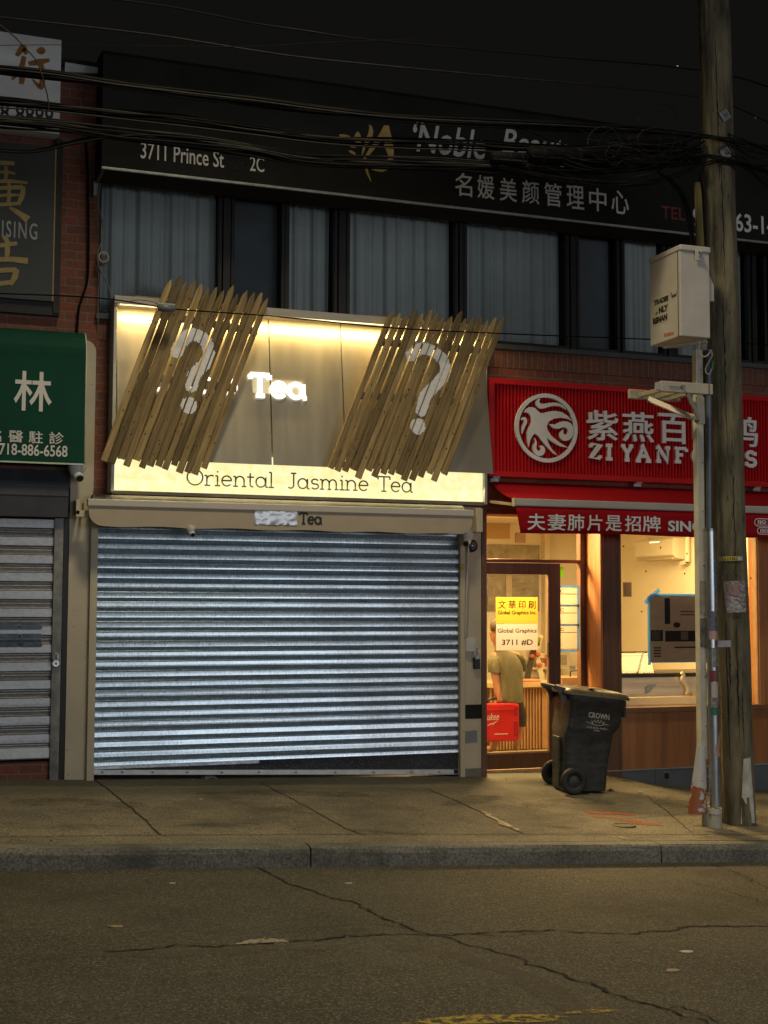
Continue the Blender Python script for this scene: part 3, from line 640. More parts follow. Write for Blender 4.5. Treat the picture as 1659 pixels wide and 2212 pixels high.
# white camera hanging under it
CAMW = M('white_plastic', (.55, .55, .54), .4, var=.06)
BLK = M('black_plastic', (.012, .012, .013), .35, var=.1)
def dome_camera(px, py, Y, r, label, tilt=-1):
    q = V(px, py, Y); t = thing('security_camera', q, label, 'security camera')
    mb = MB(); mb.loft([[q + Vector((math.cos(a) * rr, math.sin(a) * rr, z)) for a in [2 * math.pi * i / 18 for i in range(18)]] for rr, z in ((r * 1.0, r * 1.0), (r * 1.05, r * .5), (r * .95, 0), (r * .7, -r * .5))], True); mb.build('mount', CAMW, t)
    c = q + Vector((r * .15, -r * .25, -r * .55)); mb = MB(); mb.sphere(c, r * .72, 14, 9); mb.build('eyeball', CAMW, t)
    d = Vector((.35 * tilt, -.75, -.55)).normalized(); mb = MB(); mb.tube([c + d * r * .45, c + d * r * .78], r * .42, 12); mb.build('lens', BLK, t)
    return t
dome_camera(166, 1018, -.20, .075, 'white dome camera hanging under the green awning', .6)

# ------------------------------------------------------------------ panel signs at the upper corner
SB = thing('advertising_sign', (.6, -.1, 3.6), 'charcoal panel sign with brushed gold characters and the ending of a word in capitals', 'sign')
Ys = -.14
xr = V(115.5, 500, Ys).x; z1 = V(100, 318, Ys).z; z0 = V(100, 650, Ys).z
CHAR = M('charcoal_panel', (.038, .043, .046), .5, var=.12, scale=3)
GOLD = M('brushed_gold_paint', (.40, .30, .11), .6, .1, col2=(.24, .18, .065), scale=14)
MB().box(-3, xr, Ys, -.05, z0, z1).build('sign_panel', CHAR, SB)
MB().box(xr, xr + .012, Ys - .006, -.05, z0, z1).build('edge_strip', GOLD, SB)
xf = V(132, 500, -.10).x
MB().box(xr + .0125, xf, -.12, -.02, z0 - .1, z1 + .1).build('sign_frame', DARKFR, SB)
mb = MB(); mb.box(-3, xf, -.1, -.021, z0 - .12, z0 - .003); mb.build('lower_frame', DARKFR, SB)
def gz(pts): return [(V(x * .3307, y * .3307, Ys).x, V(x * .3307, y * .3307, Ys).z) for x, y in pts]
mb = MB(); kk = 0
for pts, wd, tp in ((((-120, 1062), (0, 1064), (95, 1068)), .040, (.9, 1, .8)), (((38, 1085), (40, 1130), (36, 1185)), .030, (.8, 1, .9)), (((-60, 1128), (30, 1124), (100, 1134)), .028, (.8, 1, .7)), (((-120, 1188), (60, 1184), (180, 1196)), .032, (.8, 1, .6)),
                    (((-90, 1236), (60, 1226), (150, 1222)), .034, (.8, 1, 1.1)), (((150, 1218), (146, 1275), (118, 1338)), .040, (.9, 1, .7)), (((58, 1196), (60, 1270), (52, 1345)), .030, (.7, 1, .8)), (((-80, 1284), (30, 1276), (126, 1274)), .026, (.8, 1, .7)), (((-80, 1342), (30, 1336), (116, 1330)), .030, (.8, 1, .8)), (((62, 1356), (120, 1392), (184, 1436)), .062, (.3, .7, 1.0)), (((-60, 1360), (-90, 1400)), .05, (.9, .5)),
                    (((18, 1545), (40, 1565), (58, 1600)), .040, (.6, 1, .6)), (((-60, 1612), (30, 1600), (112, 1590)), .036, (.8, 1, .8)), (((46, 1570), (48, 1630), (44, 1690)), .040, (.8, 1, .9)), (((-120, 1706), (50, 1694), (182, 1706)), .046, (.7, .9, 1.2)), (((-60, 1776), (20, 1766), (110, 1764)), .040, (.8, 1, 1)), (((108, 1760), (96, 1810), (66, 1862)), .046, (.9, 1, .6)), (((-60, 1856), (10, 1852), (84, 1842)), .038, (.8, 1, .8))):
    c = [(p_.x, p_.y) for p_ in spline([Vector((a_, b_, 0)) for a_, b_ in gz(pts)], 5)]
    n_ = len(c); t_ = []
    for i in range(n_):
        u = i / (n_ - 1) * (len(tp) - 1); k = min(int(u), len(tp) - 2); t_.append((tp[k] + (tp[k + 1] - tp[k]) * (u - k)) * random.uniform(.94, 1.06))
    kk += 1
    if kk == 12: mb.build('brush_lettering', GOLD, SB); mb = MB()
    mb.strip(c, wd * 1.12, XZ(Ys - .0005), 0, .003 + .0002 * kk, t_)
mb.build('brush_lettering', GOLD, SB)
wall_text('ADVERTISING', 'lettering', M('grey_letter', (.34, .34, .32), .6), SB, (-121, 500), (81, 483), Ys - .001, bold=.01, spacing=1.25)
SWH = thing('white_sign', (.6, -.3, 5), 'stained white panel sign with an orange brush character behind the cables', 'sign')
Yw = -.22
xr = V(131, 180, Yw).x; z1 = V(131, 86, Yw).z; z0 = V(131, 290, Yw).z
PANW = M('stained_white_panel', (.86, .87, .88), .6, col2=(.45, .43, .40), scale=1.4, stretch=(.35, 1, 1.6))
MB().box(-3, xr, Yw, -.04, z0, z1).build('sign_panel', PANW, SWH, .004)
OR = M('orange_brush_paint', (.36, .155, .035), .7, col2=(.27, .11, .025), scale=12)
mb = MB()     # the brush character as free strokes
fn = XZ(Yw - .001)
def pz(*pp): return [(V(x, y, Yw).x, V(x, y, Yw).z) for x, y in pp]
for pts, wd, tp in ((((57, 118), (50, 104), (36, 121)), .062, (.4, 1, .5)), (((52, 122), (45, 150), (26, 172)), .05, (.8, 1, .35)), (((46, 140), (48, 165), (46, 182)), .055, (.7, 1, .7)),
                    (((80, 112), (90, 110), (96, 115)), .075, (.35, 1, .4)), (((62, 138), (85, 134), (107, 130)), .062, (.6, .9, .45)), (((88, 134), (92, 165), (88, 188), (70, 172)), .05, (.8, 1, 1, .2))):
    c = [tuple(v) for v in [(p_.x, p_.y) for p_ in spline([Vector((a_, b_, 0)) for a_, b_ in pz(*pts)], 5)]]
    n_ = len(c); t_ = [0] * n_
    for i in range(n_):
        u = i / (n_ - 1) * (len(tp) - 1); k = min(int(u), len(tp) - 2); t_[i] = tp[k] + (tp[k + 1] - tp[k]) * (u - k)
    mb.strip(c, wd, fn, 0, .004 + random.random() * .002, t_)
mb.build('brush_letter', OR, SWH)
wall_text('8 8888', 'phone_number', M('black_letter', (.02, .02, .02), .6), SWH, (0, 262), (116, 235), Yw - .001, bold=.012)

# ------------------------------------------------------------------ the long black awning over the windows
NA = thing('black_awning', (4, -.4, 4.4), 'long black awning above the upper windows with white address and gold flower emblem', 'awning')
BCAN = M('black_canvas', (.026, .026, .023), .95, spec=.04, var=.2, scale=2, bump=.1, bscale=150)
Yn = -.54
fz0 = V(224, 364, Yn); fz1 = V(1640, 521, Yn); zb = (fz0.z + fz1.z) / 2
x0 = fz0.x - .02; x1 = 14.0
ztopn = ZTOP + .03
mb = MB(); sec = [(Yn, zb), (Yn, zb + .02), (Yn + .02, ztopn - .06), (Yn + .09, ztopn), (-.07, ztopn + .06), (-.07, zb + .01)]
mb.loft([[Vector((x, y, z)) for y, z in sec] for x in (x0, 4, 8, x1)], True, smooth=False); mb.build('canopy', BCAN, NA)
MB().box(x0, x1, Yn - .012, Yn + .012, zb - .012, zb + .010).build('front_bar', M('aluminium_bar', (.48, .50, .50)), NA, .003)
mb = MB(); mb.bar((x0 + .02, Yn, zb - .004), (V(208, 398, -.05).x, -.08, V(208, 398, -.05).z), .03, .02); mb.build('side_arm', M('dull_arm', (.10, .095, .085), .6, .4), NA)
q0, q1 = V(206, 392, -.08), V(206, 424, -.08); MB().box(q0.x - .02, q0.x + .025, -.11, -.02, q1.z, q0.z).build('wall_bracket', M('steel_plate', (.36, .37, .38), .45, .7), NA, .003)
LET = M('grey_white_letter', (.78, .76, .73), .6, var=.05)
fnA = lambda u, v, d: Vector((u, Yn + .02 * (v - zb - .02) / (ztopn - .08 - zb) - d, v))
def nt(s, p0, p1, mat=LET, name='lettering', **k):
    a = V(*p0, Yn); b = V(*p1, Yn); return put_text(s, fnA, a.x, a.z, b.x, b.z, .004, **k).build(name, mat, NA, fixn=False)
nt('3711 Prince St', (304, 342), (484, 327), bold=.006)
nt('reet', (487, 364), (528, 348), M('faded_letter', (.020, .020, .020), .8))
nt('2C', (540, 369), (571, 340), bold=.006)
a = V(893, 310, Yn); b = V(1225, 308, Yn)
nt("‘Noble", (893, 326), (1050, 281), M('script_letter', (.58, .56, .54), .6), shear=.25, bold=.012)
nt("Beauty", (1085, 345), (1245, 297), M('script_letter', (.58, .56, .54), .6), shear=.25, bold=.012)
for i, ch in enumerate('名媛美颜管理中心'):
    x = 983 + i * 48.3; y = 373 + i * 5.4
    nt(ch, (x, y + 49), (x + 37, y + 3), bold=.006, name='letter')
nt('TEL', (1429, 471), (1480, 450), M('red_letter', (.22, .03, .03), .6), bold=.01)
nt('917-563-1436', (1497, 489), (1712, 474), bold=.016)
# gold flower: leaves, stem and a looped petal (outlines in picture units of the emblem)
mb = MB(); E0 = lambda zx, zy: ((1250 + zx * .2411) / 1.82278, (420 + zy * .2411) / 1.82278)
def em(*pts): return [(V(*E0(x, y), Yn).x, V(*E0(x, y), Yn).z) for x, y in pts]
for poly in (((355, 450), (420, 445), (500, 460), (560, 500), (600, 540), (520, 560), (430, 540), (375, 510)), ((600, 530), (605, 480), (630, 430), (660, 398), (700, 440), (720, 520), (716, 590), (690, 620), (640, 600)),
             ((850, 280), (895, 320), (918, 390), (905, 470), (870, 545), (800, 640), (740, 780), (722, 785), (735, 690), (790, 535), (835, 430), (850, 350)),
             ((505, 715), (560, 712), (610, 745), (632, 782), (575, 775), (530, 748)), ((520, 640), (560, 645), (630, 655), (625, 670), (560, 662)),
             ((755, 800), (790, 800), (800, 930), (830, 1060), (880, 1215), (865, 1220), (800, 1090), (765, 960))):
    mb.prism(em(*poly), fnA, .0008, .005)
lp = [(1170, 300), (1205, 450), (1235, 580), (1250, 700), (1245, 830), (1220, 930), (1150, 1030), (1050, 1066), (950, 1050), (885, 1025), (965, 950), (1040, 985), (1100, 970), (1145, 900), (1160, 800), (1125, 710), (1090, 640), (1110, 510), (1040, 560), (940, 680), (850, 790), (780, 800), (850, 680), (960, 530), (1040, 400), (1090, 300)]
mb.prism(em(*lp), fnA, .0008, .005)
mb.build('flower_emblem', M('gold_emblem', (.48, .30, .10), .6), NA)
# gooseneck horn and grey flex at the end of the windows
q = V(223, 557, -.12)
o = thing('alarm_sounder', q, 'small round grey sounder on the wall at the end of the windows', 'alarm')
mb = MB(); mb.loft([[q + Vector((math.cos(t) * r, y, math.sin(t) * r)) for t in [2 * math.pi * i / 20 for i in range(20)]] for r, y in ((.05, .1), (.055, .02), (.052, -.03), (.044, -.032))], True); mb.build('sounder_body', M('sounder_grey', (.26, .26, .255), .5), o)
mb = MB(); mb.sphere(q + Vector((0, -.025, 0)), .043, 14, 8, 1, .35, 1); mb.build('sounder_dome', M('sounder_dark', (.045, .045, .045), .4), o)
def flex(name, pix, Y, r, mat, label, cat='cable', group=None, n=6):
    pts = spline([V(*q, Y) for q in pix], 6)
    o = MB().tube(pts, r, n).build(name, mat, smooth=True); return tag(o, label, cat, group)
CB = M('black_cable', (.0045, .0045, .0045), .75, spec=.06, var=.3)
CG = M('grey_cable', (.15, .145, .13), .8, spec=.1, var=.2)
flex('wall_cable', [(217, 396), (213, 420), (212, 445), (220, 475), (222, 510), (212, 545), (212, 570), (224, 598), (236, 622), (240, 640)], -.14, .007, CG, 'thin pale flex running from the awning bracket past the sounder')
flex('wall_cable', [(185, 300), (188, 350), (190, 400), (191, 470), (191, 560), (188, 610), (178, 640), (170, 670), (166, 725)], -.06, .011, CB, 'thick black cable down the brick strip beside the charcoal sign')
flex('wall_cable', [(212, 575), (214, 610), (212, 640), (212, 700)], -.07, .005, CG, 'short thin grey flex below the round sounder')

# ------------------------------------------------------------------ tea sign
TS = thing('tea_shop_sign', (3.3, -.2, 3.2), 'illuminated gold tea sign with a sloping metal face and a glowing lower strip', 'sign')
Yt = -.13
xl = V(237, 900, Yt).x; xr = V(1050, 950, Yt).x
zbot = (V(234, 1064, Yt).z + V(1050, 1090, Yt).z) / 2
ztop = (V(300, 643, -.32).z + V(800, 687, -.32).z) / 2
CREAMW = M('white_trim', (.50, .49, .45), .45, var=.06)
PANEL = M('champagne_metal', (.36, .325, .255), .42, .9, var=.05, scale=5, bump=.05, bscale=240, stretch=(1, 1, .05))
MB().box(xl + .02, xr - .02, -.06, .0, zbot, ztop - .01).build('back_box', M('box_inner', (.5, .45, .3), .7), TS)
MB().box(xl, xl + .028, -.30, .0, zbot, ztop + .001).build('side_trim', CREAMW, TS, .003)
MB().box(xr - .03, xr, -.16, .0, zbot, ztop - .002).build('side_trim', CREAMW, TS, .003)
MB().box(xl + .0285, xr - .031, -.16, .0, zbot - .012, zbot + .022).build('bottom_trim', M('grey_fascia', (.20, .18, .14)), TS, .003)
lipz = (V(500, 668, -.32).z)
lz0 = (V(260, 654, -.32).z + V(820, 701, -.32).z) / 2
MB().box(xl - .002, xr + .004, -.33, -.02, lz0, ztop + .012).build('top_board', M('weathered_board', (.40, .37, .31), .6, var=.15, scale=4, stretch=(.3, 1, 3)), TS, .003)
MB().box(xl + .05, xr - .05, -.31, -.295, lz0 - .009, lz0 - .001).build('led_strip', M('led_glow', (1, .9, .6), .5, emit=(1, .86, .50), estr=1.6), TS)
pt0 = V(241, 652, -.14).x
P1 = VX(1061, 1023, xr - .045); zpb, ypb = P1.z, P1.y
xpl, xpr = xl + .03, xr - .033
zpt = lz0 + .005; ypt = -.14
fnP = lambda u, v, d: Vector((u, ypt + (ypb - ypt) * (zpt - v) / (zpt - zpb) - d, v))
pw = V(735, 686, -.14).x - V(580, 675, -.14).x
seams = [V(580, 675, -.14).x - 2 * pw, V(580, 675, -.14).x - pw, V(580, 675, -.14).x, V(735, 686, -.14).x, V(735, 686, -.14).x + pw]
ed = [xpl] + seams + [xpr]
for a, b in zip(ed, ed[1:]):
    fl_ = .018 if b == xpr else 0
    mb = MB(); mb.add([fnP(a + .004, zpt, 0), fnP(b - .004, zpt, 0), fnP(b - .008 + fl_, zpb, 0), fnP(a + .008, zpb, 0), fnP(a + .004, zpt, -.006), fnP(b - .004, zpt, -.006), fnP(b - .008 + fl_, zpb, -.006), fnP(a + .008, zpb, -.006)],
                      [(0, 1, 2, 3), (7, 6, 5, 4), (0, 4, 5, 1), (1, 5, 6, 2), (2, 6, 7, 3), (3, 7, 4, 0)])
    mb.build('face_panel', PANEL, TS)
GLOW = M('lit_acrylic', (.9, .85, .5), .5, var=.03, emit=(1, .93, .52), estr=.98)
STRIP = bpy.data.materials.new('lit_strip'); STRIP.use_nodes = True
n_ = STRIP.node_tree.nodes; l_ = STRIP.node_tree.links; b_ = n_['Principled BSDF']; b_.inputs['Base Color'].default_value = (.1, .1, .1, 1)
tz = n_.new('ShaderNodeTexCoord'); zn = n_.new('ShaderNodeTexNoise'); zn.inputs['Scale'].default_value = 13; zn.inputs['Detail'].default_value = 6
zr = n_.new('ShaderNodeValToRGB'); zr.color_ramp.elements[0].position = .3; zr.color_ramp.elements[1].position = .75; zr.color_ramp.elements[0].color = (.97, .80, .30, 1); zr.color_ramp.elements[1].color = (1, .96, .60, 1)
l_.new(tz.outputs['Object'], zn.inputs[0]); l_.new(zn.outputs['Fac'], zr.inputs[0]); l_.new(zr.outputs[0], b_.inputs['Emission Color']); b_.inputs['Emission Strength'].default_value = 1.08
MB().box(xl + .03, xr - .031, -.11, -.065, zbot + .024, zpb + .10).build('lit_strip', STRIP, TS)
a = V(401, 1045, -.11); b = V(893, 1064, -.11)
DK = M('olive_letter', (.13, .13, .06), .6)
zs = V(401, 1046, -.112).z; hh = V(401, 1013, -.112).z - zs
zs = (zs + V(890, 1064, -.112).z) / 2
fnS = XZ(-.1105)
ax = lambda px: V(px, 1050, -.112).x
for s, p0, p1 in (('Oriental', 402, 593), ('Jasmine', 620, 798), ('Tea', 815, 893)):
    slab_text(s, fnS, ax(p0), zs, hh, ax(p1) - ax(p0), .006, .095).build('lettering', DK, TS)
# glowing raised letters on the face
WG = M('white_led_letter', (1, 1, 1), .5, emit=(1, .97, .86), estr=1.25)
def face_xz(px, py):
    y = -.2
    for _ in range(6):
        q = V(px, py, y); y = fnP(q.x, q.z, 0).y
    return q
a = face_xz(539, 853); b = face_xz(663, 862); c_ = face_xz(600, 812); z0_ = (a.z + b.z) / 2
mb = slab_text('Tea', fnP, a.x, z0_, (face_xz(560, 810).z - face_xz(560, 855).z), b.x - a.x, .03, .205); mb.build('glowing_lettering', WG, TS)
# the rest of the glowing word stays behind the pickets and shows only as sparks in their gaps
hx = a.x - .10; mb = MB(); hh2 = face_xz(560, 810).z - face_xz(560, 855).z
for i in range(4):
    cx = hx - .22 * (i + .5); mb.strip([(cx + u, z0_ + v) for u, v in arc(0, hh2 * .35, .075, hh2 * .33, 0, 360, 16)], .035, fnP, .001, .03)
mb.build('glowing_lettering', WG, TS)
lamp('sign_led_light', 'AREA', ((xl + xr) / 2, -.285, lz0 - .015), ((xl + xr) / 2, -.17, lz0 - .6), 44, (1, .71, .27), xr - xl - .15, .02)
lamp('sign_strip_light', 'AREA', ((xl + xr) / 2, -.125, (zbot + zpb) / 2), ((xl + xr) / 2, -1.6, zbot - 1.4), 16, (1, .86, .45), xr - xl - .1, .16)
lamp('sign_letter_light', 'AREA', ((a.x + b.x) / 2, fnP(a.x, z0_ + .1, 0).y - .012, z0_ + .1), ((a.x + b.x) / 2, 3, z0_ + .15), .35, (1, .9, .6), .5, .16)

# ------------------------------------------------------------------ picket fence panels hung over the sign
PICK = M('rough_picket_wood', (.34, .245, .11), .85, rotY=R(-20), stretch=(16, 16, .9), scale=2.4, col2=(.13, .085, .036), bump=.5, bscale=6, rnd=.45, spots=None)
PICK2 = M('cut_rail_wood', (.33, .25, .13), .8, stretch=(1, 10, 10), col2=(.2, .15, .08), scale=3)
KNOT = M('dark_knot', (.05, .03, .015), .9)
PAINT = M('whitewash_paint', (.80, .80, .80), .75, col2=(.66, .65, .64), scale=30)
def fence(tops, bots, n, Yt_, Yb_, qpts, qdot, label, seed, group):
    rnd = random.Random(seed)
    TA, TB = V(*tops[0], Yt_), V(*tops[1], Yt_); BA, BB = V(*bots[0], Yb_), V(*bots[1], Yb_)
    t = thing('picket_fence_panel', (TA + BB) / 2, label, 'fence panel', group)
    info = []
    for i in range(n):
        u = i / (n - 1); jt = rnd.uniform(-.045, .045); jb = rnd.uniform(-.045, .05)
        top = TA.lerp(TB, u); bot = BA.lerp(BB, u); ax_ = (top - bot).normalized()
        top = top + ax_ * jt; bot = bot + ax_ * jb
        pitch_ = ((TB - TA).length / (n - 1)); wv = Vector((1, 0, 0)); wv = (wv - ax_ * wv.dot(ax_)).normalized()
        hw = pitch_ * .5 * rnd.uniform(.85, 1.01) * abs(wv.x) * 1.0; nrm = wv.cross(ax_); nrm = nrm if nrm.y < 0 else -nrm
        dy = rnd.uniform(-.010, .010); L = (top - bot).length; tw = rnd.uniform(-.10, .10)
        wv2 = (wv * math.cos(tw) + nrm * math.sin(tw)); nr2 = nrm * math.cos(tw) - wv * math.sin(tw)
        info.append((bot + nrm * dy, ax_, wv2, nr2, hw, L))
        th = .020; rings = []
        st = [(0, 1), (.25, 1), (.5, 1), (.75, 1), (1 - .13 / L, 1), (1 - .085 / L, .9), (1 - .045 / L, .66), (1 - .012 / L, .34), (1, .16)]
        bow = rnd.uniform(-.012, .012)
        for s_, k in st:
            c = bot + nrm * dy + ax_ * (L * s_) + wv * (bow * math.sin(math.pi * s_) + rnd.uniform(-.0015, .0015))
            w_ = hw * k * rnd.uniform(.97, 1.03)
            rings.append([c - wv2 * w_, c - wv2 * w_ * .95 + nr2 * th * .74, c - wv2 * w_ * .6 + nr2 * th * .95, c + wv2 * w_ * .6 + nr2 * th * .95, c + wv2 * w_ * .95 + nr2 * th * .74, c + wv2 * w_, c + wv2 * w_ * .6 - nr2 * .006, c - wv2 * w_ * .6 - nr2 * .006])
        p_ = MB().loft(rings, True, smooth=False).build('picket', PICK, t)
        mbk = MB()
        for _ in range(rnd.randint(4, 9)):
            s_ = rnd.uniform(.04, .95); k = rnd.uniform(-.3, .3); c = info[-1][0] + ax_ * L * s_ + wv2 * hw * k + nr2 * (th * .95 + .0005); rr = rnd.uniform(.003, .008)
            mbk.loft([[c + (wv2 * math.cos(a_) * rr + ax_ * math.sin(a_) * rr * 1.5) for a_ in [math.pi * 2 * j / 7 for j in range(7)]], [c + nr2 * .0006 + (wv2 * math.cos(a_) * rr + ax_ * math.sin(a_) * rr * 1.5) * .7 for a_ in [math.pi * 2 * j / 7 for j in range(7)]]], True)
        mbk.build('knot', KNOT, p_)
    for s_ in (.12, .47, .80):
        a0 = TA.lerp(BA, 1 - s_); a1 = TB.lerp(BB, 1 - s_); d = (a1 - a0).normalized()
        MB().bar(a0 - d * .02 + Vector((0, .032, 0)), a1 + d * .03 + Vector((0, .032, 0)), .07, .038, (0, 1, 0)).build('rail', PICK2, t, .003)
    # painted mark: laid picket by picket on their faces
    Ym = (Yt_ + Yb_) / 2
    base = [Vector(V(*q, Ym)) for q in qpts]; path = spline(base, 8)
    wdt = [.085] * len(path)
    mbp = MB(); g = .0075
    for (b0, ax_, wv2, nr2, hw, L) in info:
        nU = int(2 * hw * .94 / g); nS = int(L / g)
        for iu in range(nU):
            u = -hw * .94 + (iu + .5) * g
            if abs(u) > hw * .80: off = .020 * .66
            else: off = .020 * .95
            e0 = rnd.uniform(-.004, .004)
            run = []
            for js in range(nS):
                c = b0 + ax_ * ((js + .5) * g) + wv2 * u
                ok = min((Vector((c.x, c.z)) - Vector((q.x, q.z))).length for q in path[::2]) < .060 + e0 + rnd.uniform(-.003, .003) if abs(c.z - base[0].z) < 1.2 else False
                if not ok:
                    dc = V(*qdot, Ym); ok = (Vector((c.x, c.z)) - Vector((dc.x, dc.z))).length < .080 + e0
                if ok: run.append(js)
            k = 0
            while k < len(run):
                k2 = k
                while k2 + 1 < len(run) and run[k2 + 1] <= run[k2] + 1: k2 += 1
                s0 = run[k] * g; s1 = (run[k2] + 1) * g; k = k2 + 1
                if s1 - s0 < 2.2 * g: continue
                o0 = .020 * (.74 + .21 * max(0, min(1, (hw - abs(u)) / (hw * .4)))) + .0035
                mbp.add([b0 + ax_ * s0 + wv2 * (u - g / 2) + nr2 * o0, b0 + ax_ * s0 + wv2 * (u + g / 2) + nr2 * o0, b0 + ax_ * s1 + wv2 * (u + g / 2) + nr2 * o0, b0 + ax_ * s1 + wv2 * (u - g / 2) + nr2 * o0], [(0, 1, 2, 3)])
    mbp.build('painted_mark', PAINT, t, fixn=False)
    return t
fence(((371, 600), (579, 640)), ((224, 998), (438, 1018)), 14, -.40, -.44, [(381, 760), (392, 738), (415, 723), (440, 735), (450, 762), (440, 788), (420, 808), (412, 835)], (407, 877),
      'weathered picket panel with a thick smoothly painted white question mark', 3, 'picket fence panels hung over the tea sign')
fence(((850, 668), (1085, 690)), ((709, 1021), (955, 1034)), 16, -.42, -.46, [(888, 768), (905, 755), (930, 757), (955, 778), (960, 805), (940, 832), (918, 855), (908, 888)], (900, 922),
      'browner picket panel with a thin brushed question mark nearer the red sign', 8, 'picket fence panels hung over the tea sign')
for (p0, p1, lab) in (((290, 631), (346, 634), 'pale sawn plank lying on the top board beside the smoothly painted picket panel'), ((793, 677), (842, 680), 'pale sawn plank lying on the top board beside the browner picket panel')):
    a = V(*p0, -.2); b = V(*p1, -.2)
    o = MB().box(a.x, b.x + .35, -.24, -.12, ztop + .013, ztop + .045).build('sawn_plank', PICK2, None, .003); tag(o, lab, 'plank', 'planks on the sign top')

# drop wire with a grey splice across the fence panels
dw = [(0, 634), (136, 639), (236, 646), (345, 663), (378, 668), (600, 684), (843, 708), (1097, 721), (1403, 733), (1590, 741), (1700, 747)]
flex('drop_wire', dw, -.64, .0065, CB, 'thin black drop wire sagging across the tea sign and both picket panels')
a, b = V(340, 664, -.64), V(378, 667, -.64)
o = thing('splice_sleeve', (a + b) / 2, 'short grey splice sleeve on the drop wire before the picket panel', 'cable splice')
mb = MB(); mb.tube([a, a.lerp(b, .05), a.lerp(b, .95), b], [.02, .034, .034, .022], 14); mb.build('sleeve', M('splice_grey', (.12, .13, .13), .4, var=.1), o)
mb = MB(); mb.box(a.x, b.x, -.65, -.60, a.z + .03, a.z + .042); mb.build('sleeve_clamp', M('steel_plate', (.36, .37, .38)), o)
flex('drop_wire', [(275, 652), (300, 648), (330, 652), (345, 660)], -.63, .004, CG, 'short looped pigtail of grey wire at the splice sleeve')

# ------------------------------------------------------------------ retracted awning with the cloth valance
TA_ = thing('retracted_awning', (3.3, -.3, 2.5), 'rolled up cream awning with a rounded cloth valance over the wide shutter', 'awning')
Yv = -.34
xa = V(189, 1085, Yv).x; xb = V(1022.5, 1110, Yv).x
zt = (V(189, 1075, Yv).z + V(1022, 1104, Yv).z) / 2; zm = (V(189, 1093, Yv).z + V(1022, 1116, Yv).z) / 2
zv = (V(600, 1146, Yv).z + V(300, 1137, Yv).z) / 2
VAL = M('cream_valance', (.40, .335, .25), .8, var=.05, bump=.06, bscale=160)
MB().box(xa, xb, Yv - .025, Yv + .05, zm, zt).build('front_rail', M('ivory_rail', (.46, .42, .36), .45, var=.05), TA_, .008)
mb = MB(); mb.loft([[Vector((x, -.16 + .11 * math.cos(R(t)), (zt + .0) - .02 + .075 * math.sin(R(t)))) for t in range(0, 360, 24)] for x in (xa + .06, xb - .06)], True); mb.build('canvas_roll', M('grey_fascia', (.20, .18, .14)), TA_)
rr = .13; poly = [(xa + .012, zm), (xb - .012, zm)] + [(xb - .012 - rr + rr * math.cos(R(t)), zv + rr + rr * math.sin(R(t))) for t in range(0, -91, -15)]
nseg = 24
poly += [(xb - .012 - rr + (xa + .024 + 2 * rr - xb) * i / nseg + 0, zv + .006 * math.sin(i * 1.3)) for i in range(1, nseg)]
poly += [(xa + .012 + rr + rr * math.cos(R(t)), zv + rr + rr * math.sin(R(t))) for t in range(270, 179, -15)]
mb = MB(); mb.prism(poly, XZ(Yv), 0, .006); mb.build('valance', VAL, TA_, fixn=True)
fnV = XZ(Yv - .0065)
zb_ = V(646, 1131, Yv).z; slab_text('Tea', fnV, V(646, 1130, Yv).x, zb_, V(646, 1108.5, Yv).z - zb_, V(696, 1130, Yv).x - V(646, 1130, Yv).x, .003, .19).build('lettering', M('black_letter', (.02, .02, .02)), TA_)
a, b = V(549, 1133, Yv), V(641, 1102, Yv); n = 18; vs = []
for i in range(n + 1):
    for j in range(7):
        vs.append((a.x + (b.x - a.x) * i / n, Yv - .009 - random.uniform(0, .007), a.z + (b.z - a.z) * j / 6))
MB().add(vs, [(i * 7 + j, (i + 1) * 7 + j, (i + 1) * 7 + j + 1, i * 7 + j + 1) for i in range(n) for j in range(6)], True).build('tape_patch', M('shiny_grey_tape', (.24, .24, .25), .22, .35, var=.2), TA_)
q0, q1 = V(163, 1080, -.2), V(192, 1118, -.2)
mb = MB(); mb.box(q0.x, q0.x + .035, -.26, -.03, q1.z + .02, q0.z); mb.box(q0.x, q1.x, -.26, -.2, q1.z, q1.z + .06); mb.box(q0.x + .07, q0.x + .09, -.24, -.1, q1.z + .05, q0.z - .02)
mb.build('arm_bracket', M('cream_paint', (.47, .41, .30)), TA_, .004)
MB().box(V(1023, 1100, -.12).x, V(1036, 1100, -.12).x, -.2, -.03, V(1030, 1150, -.1).z, V(1030, 1100, -.1).z).build('arm_bracket', M('cream_paint', (.47, .41, .30)), TA_, .004)
dome_camera(412, 1146, Yv + .02, .045, 'small white dome camera hanging from the cream valance above the shutter', .6)

